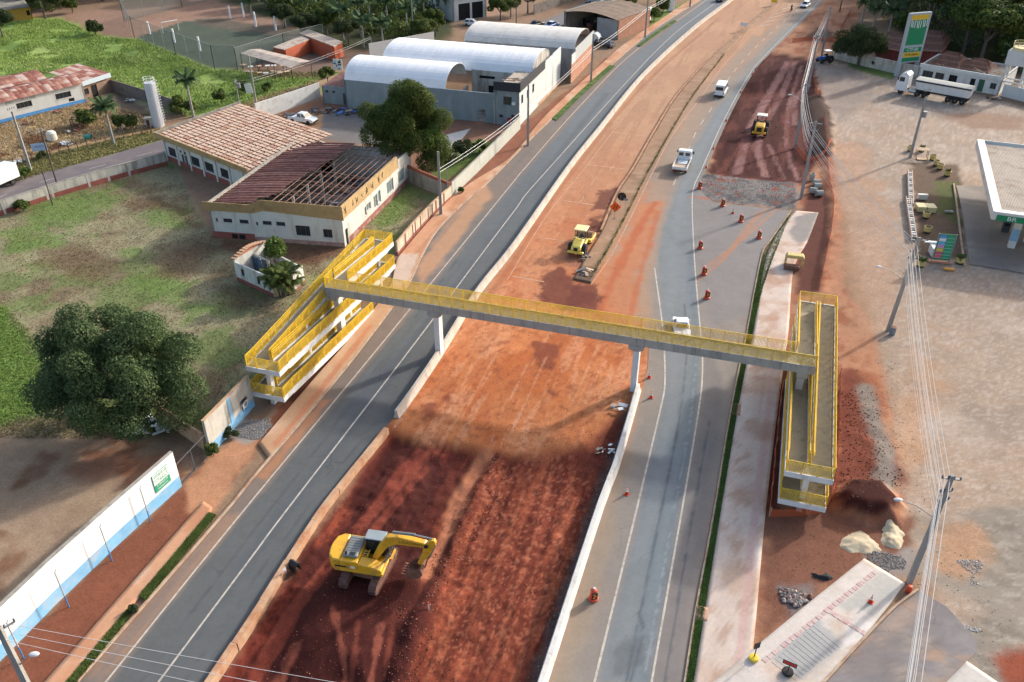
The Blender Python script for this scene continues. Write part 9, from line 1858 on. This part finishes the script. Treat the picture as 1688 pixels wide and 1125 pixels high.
heap('sand_heap','pale yellow sand heap, left of the two beside the corner pavement',[(1374,902),(1392,880),(1418,872),(1446,888),(1464,910),(1436,922),(1404,914)],.3,M_SAND,'heap',3); heap('sand_heap','pale yellow sand heap, right of the two near the power pole',[(1438,876),(1456,862),(1486,868),(1502,892),(1490,912),(1462,908)],.34,M_SAND,'heap',4)
heap('asphalt_spoil','small dark crescent of asphalt spoil left of the sand heaps',[(1326,938),(1345,940),(1374,952),(1372,962),(1340,956)],.25,M_DSOIL,'heap',5)
# ---------------------------------------------------------------- small loose things
def slabs(name, label, cat, px, py, n, sp, mats, sz=(.5, 1.6), seed=1):
 rng = random.Random(seed); t = thing(name, label, cat, GZ(px, py))
 for k in range(n): m = MB(); m.box((rng.uniform(-sp,sp),rng.uniform(-sp,sp) * .8,.1 + rng.uniform(0,.35)),(rng.uniform(*sz),rng.uniform(*sz) * .5,.05),rz=rng.uniform(0,3),rx=rng.uniform(-.4,.4),ry=rng.uniform(-.4,.4)); m.build('panel',rng.choice(mats),t)
slabs('rubbish_pile','pile of white plasterboard scraps behind the tan wall','rubbish',258,704,22,1.3,[M_PWHITE,M_WBAND,M_WGREY],(.4,1.3),2); slabs('rubbish_pile','scattered white strips on the grass below the round tree','rubbish',212,710,6,1.2,[M_PWHITE],(.3,1.2),3)
slabs('rubbish_pile','pale rubbish against the foot of the white barrier','rubbish',1000,742,12,.8,[M_WBAND,M_WGREY,M_PWHITE],(.2,.7),4); slabs('rubbish_pile','broken pale sticks behind the right footbridge pier','rubbish',1024,676,8,.7,[M_WBAND,M_STAKE],(.2,.9),5)
slabs('scrap_pile','burnt scrap and timber beside the parked yard pickup','scrap',472,192,16,1.3,[M_RUST,M_DEBR,M_STAKE],(.4,1.5),6); slabs('scrap_pile','long pile of dark scrap along the yard wall','scrap',535,184,20,2.2,[M_BLK,M_DEBR,M_RUST],(.4,1.6),7); slabs('scrap_pile','scrap with blue tarpaulin in front of the grey warehouse','scrap',575,186,18,2.2,[M_PBLUE,M_DEBR,M_BLK,M_WGREY],(.4,1.5),8)
for k,(px,py,mats_,lb) in enumerate(((48,205,[M_RED1,M_RED2],'rusty sheets lying below the workshop wall'),(35,268,[M_WBAND,M_STAKE],'pale planks by the verge fence'),(108,238,[M_WBAND,M_PWHITE],'white broken chair frame in the scrap yard'),(120,218,[M_RED1,M_DEBR],'dark red scrap in the middle of the yard'),(212,168,[M_WBAND,M_WGREY],'white rubbish at the lean-to'),(98,185,[M_DEBR,M_RED2],'rubble at the workshop wall'),(200,216,[M_DEBR,M_RUST],'dark scrap right of the verge palm'),(1580 - 10,166,[M_DEBR,M_WBAND,M_BLK],'tyres and bags piled behind the tipper trailer'),(1636,164,[M_WBAND,M_BLK,M_WGREY],'bagged rubbish at the station corner'),(962,452,[M_WOODB,M_DEBR],'board and rags at the end of the median island'),(962,428,[M_DEBR],'crumpled bag on the median island'))): slabs('scrap_pile',lb,'scrap',px,py,9,.9,mats_,(.3,1.3),20 + k)
t = thing('plastic_tank','white plastic tank lying in the scrap yard','tank',GZ(87,232),R(20)); m = MB(); m.lathe([(.6,0),(.8,.2),(.8,1.3),(.5,1.6),(.3,1.65)],16); m.build('tank_shell',M_CREAM,t)
t = thing('plastic_drum','green plastic drum on its side in the scrap yard','drum',GZ(146,230) + Vector((0,0,.4)),R(15)); m = MB(); m.cyl((0,0,0),.42,1.1,'x',14); m.build('drum_body',mat('teal_plastic',(.05,.28,.22),.5),t); m = MB(); m.cyl((.56,0,0),.44,.06,'x',14); m.build('rim',M_BLK,t)
t = thing('scrap_cage', 'empty rusty steel cage in the scrap yard', 'cage', GZ(130, 208), R(10))
for a,c in (((-1,-.6),(1,-.6)),((1,-.6),(1,.6)),((1,.6),(-1,.6)),((-1,.6),(-1,-.6))): m = MB(); m.bar((*a,1.4),(*c,1.4),.1); m.bar((*a,0),(*a,1.4),.1); m.build('rail',M_BLK,t)
for k in range(16):
 px = 25 + k * 15; py = 276 - k * 3.9; t = thing('fence_post','wire fence post on the back street verge, %s from the left' % ('first','second','third','fourth','fifth','sixth','seventh','eighth','ninth','tenth','eleventh','twelfth','thirteenth','fourteenth','fifteenth','last')[k],'post',GZ(px,py),0,'posts of the verge wire fence'); m = MB(); m.bar((0,0,-.2),(random.uniform(-.05,.05),0,1.5),.1); m.build('shaft',M_WPOLE,t)
t = thing('black_tarpaulin','black plastic draped over the orange-stained kerb beside the left road','tarpaulin',G(485,930,.38),R(55)); m = MB(); m.side([(-.25,.0),(-.3,-.5),(-.18,-.5),(-.12,.06),(.12,.1),(.22,-.6),(.34,-.6),(.24,.08),(0,.3),(-.16,.22)],-.35,.35); m.build('sheet',M_BLK,t)
t = thing('marker_stake','white survey stake on the furrow right of the excavator','stake',GZ(707,1006)); m = MB(); m.bar((0,0,-.1),(0,0,.7),.07); m.build('shaft',M_PWHITE,t); m = MB(); m.box((0,0,.75),(.1,.1,.1)); m.build('tip',M_ORG,t)
t = thing('marker_plate','white marker plate leaning on the orange-stained kerb','plate',G(470,944,.42),R(55)); m = MB(); m.box((0,0,.2),(.25,.05,.4)); m.build('plate',M_PWHITE,t); m = MB(); m.box((0,-.03,.1),(.2,.012,.1)); m.build('red_mark',M_TAIL,t)
t = thing('machine_guard','dusty yellow machine guard lying on the right pavement end','machine part',G(1308,440,.14),R(-14)); m = MB(); m.side([(-1.1,.05),(-1.1,1.2),(-.9,1.5),(.9,1.5),(1.1,1.2),(1.1,.05),(.9,.05),(.9,1.1),(-.9,1.1),(-.9,.05)],-.1,.8); m.build('guard_frame',M_TUB,t,bevel=.04); m = MB(); m.box((-.3,-.7,.3),(1.8,.8,.5)); m.build('counter_block',M_RUST,t,bevel=.08)
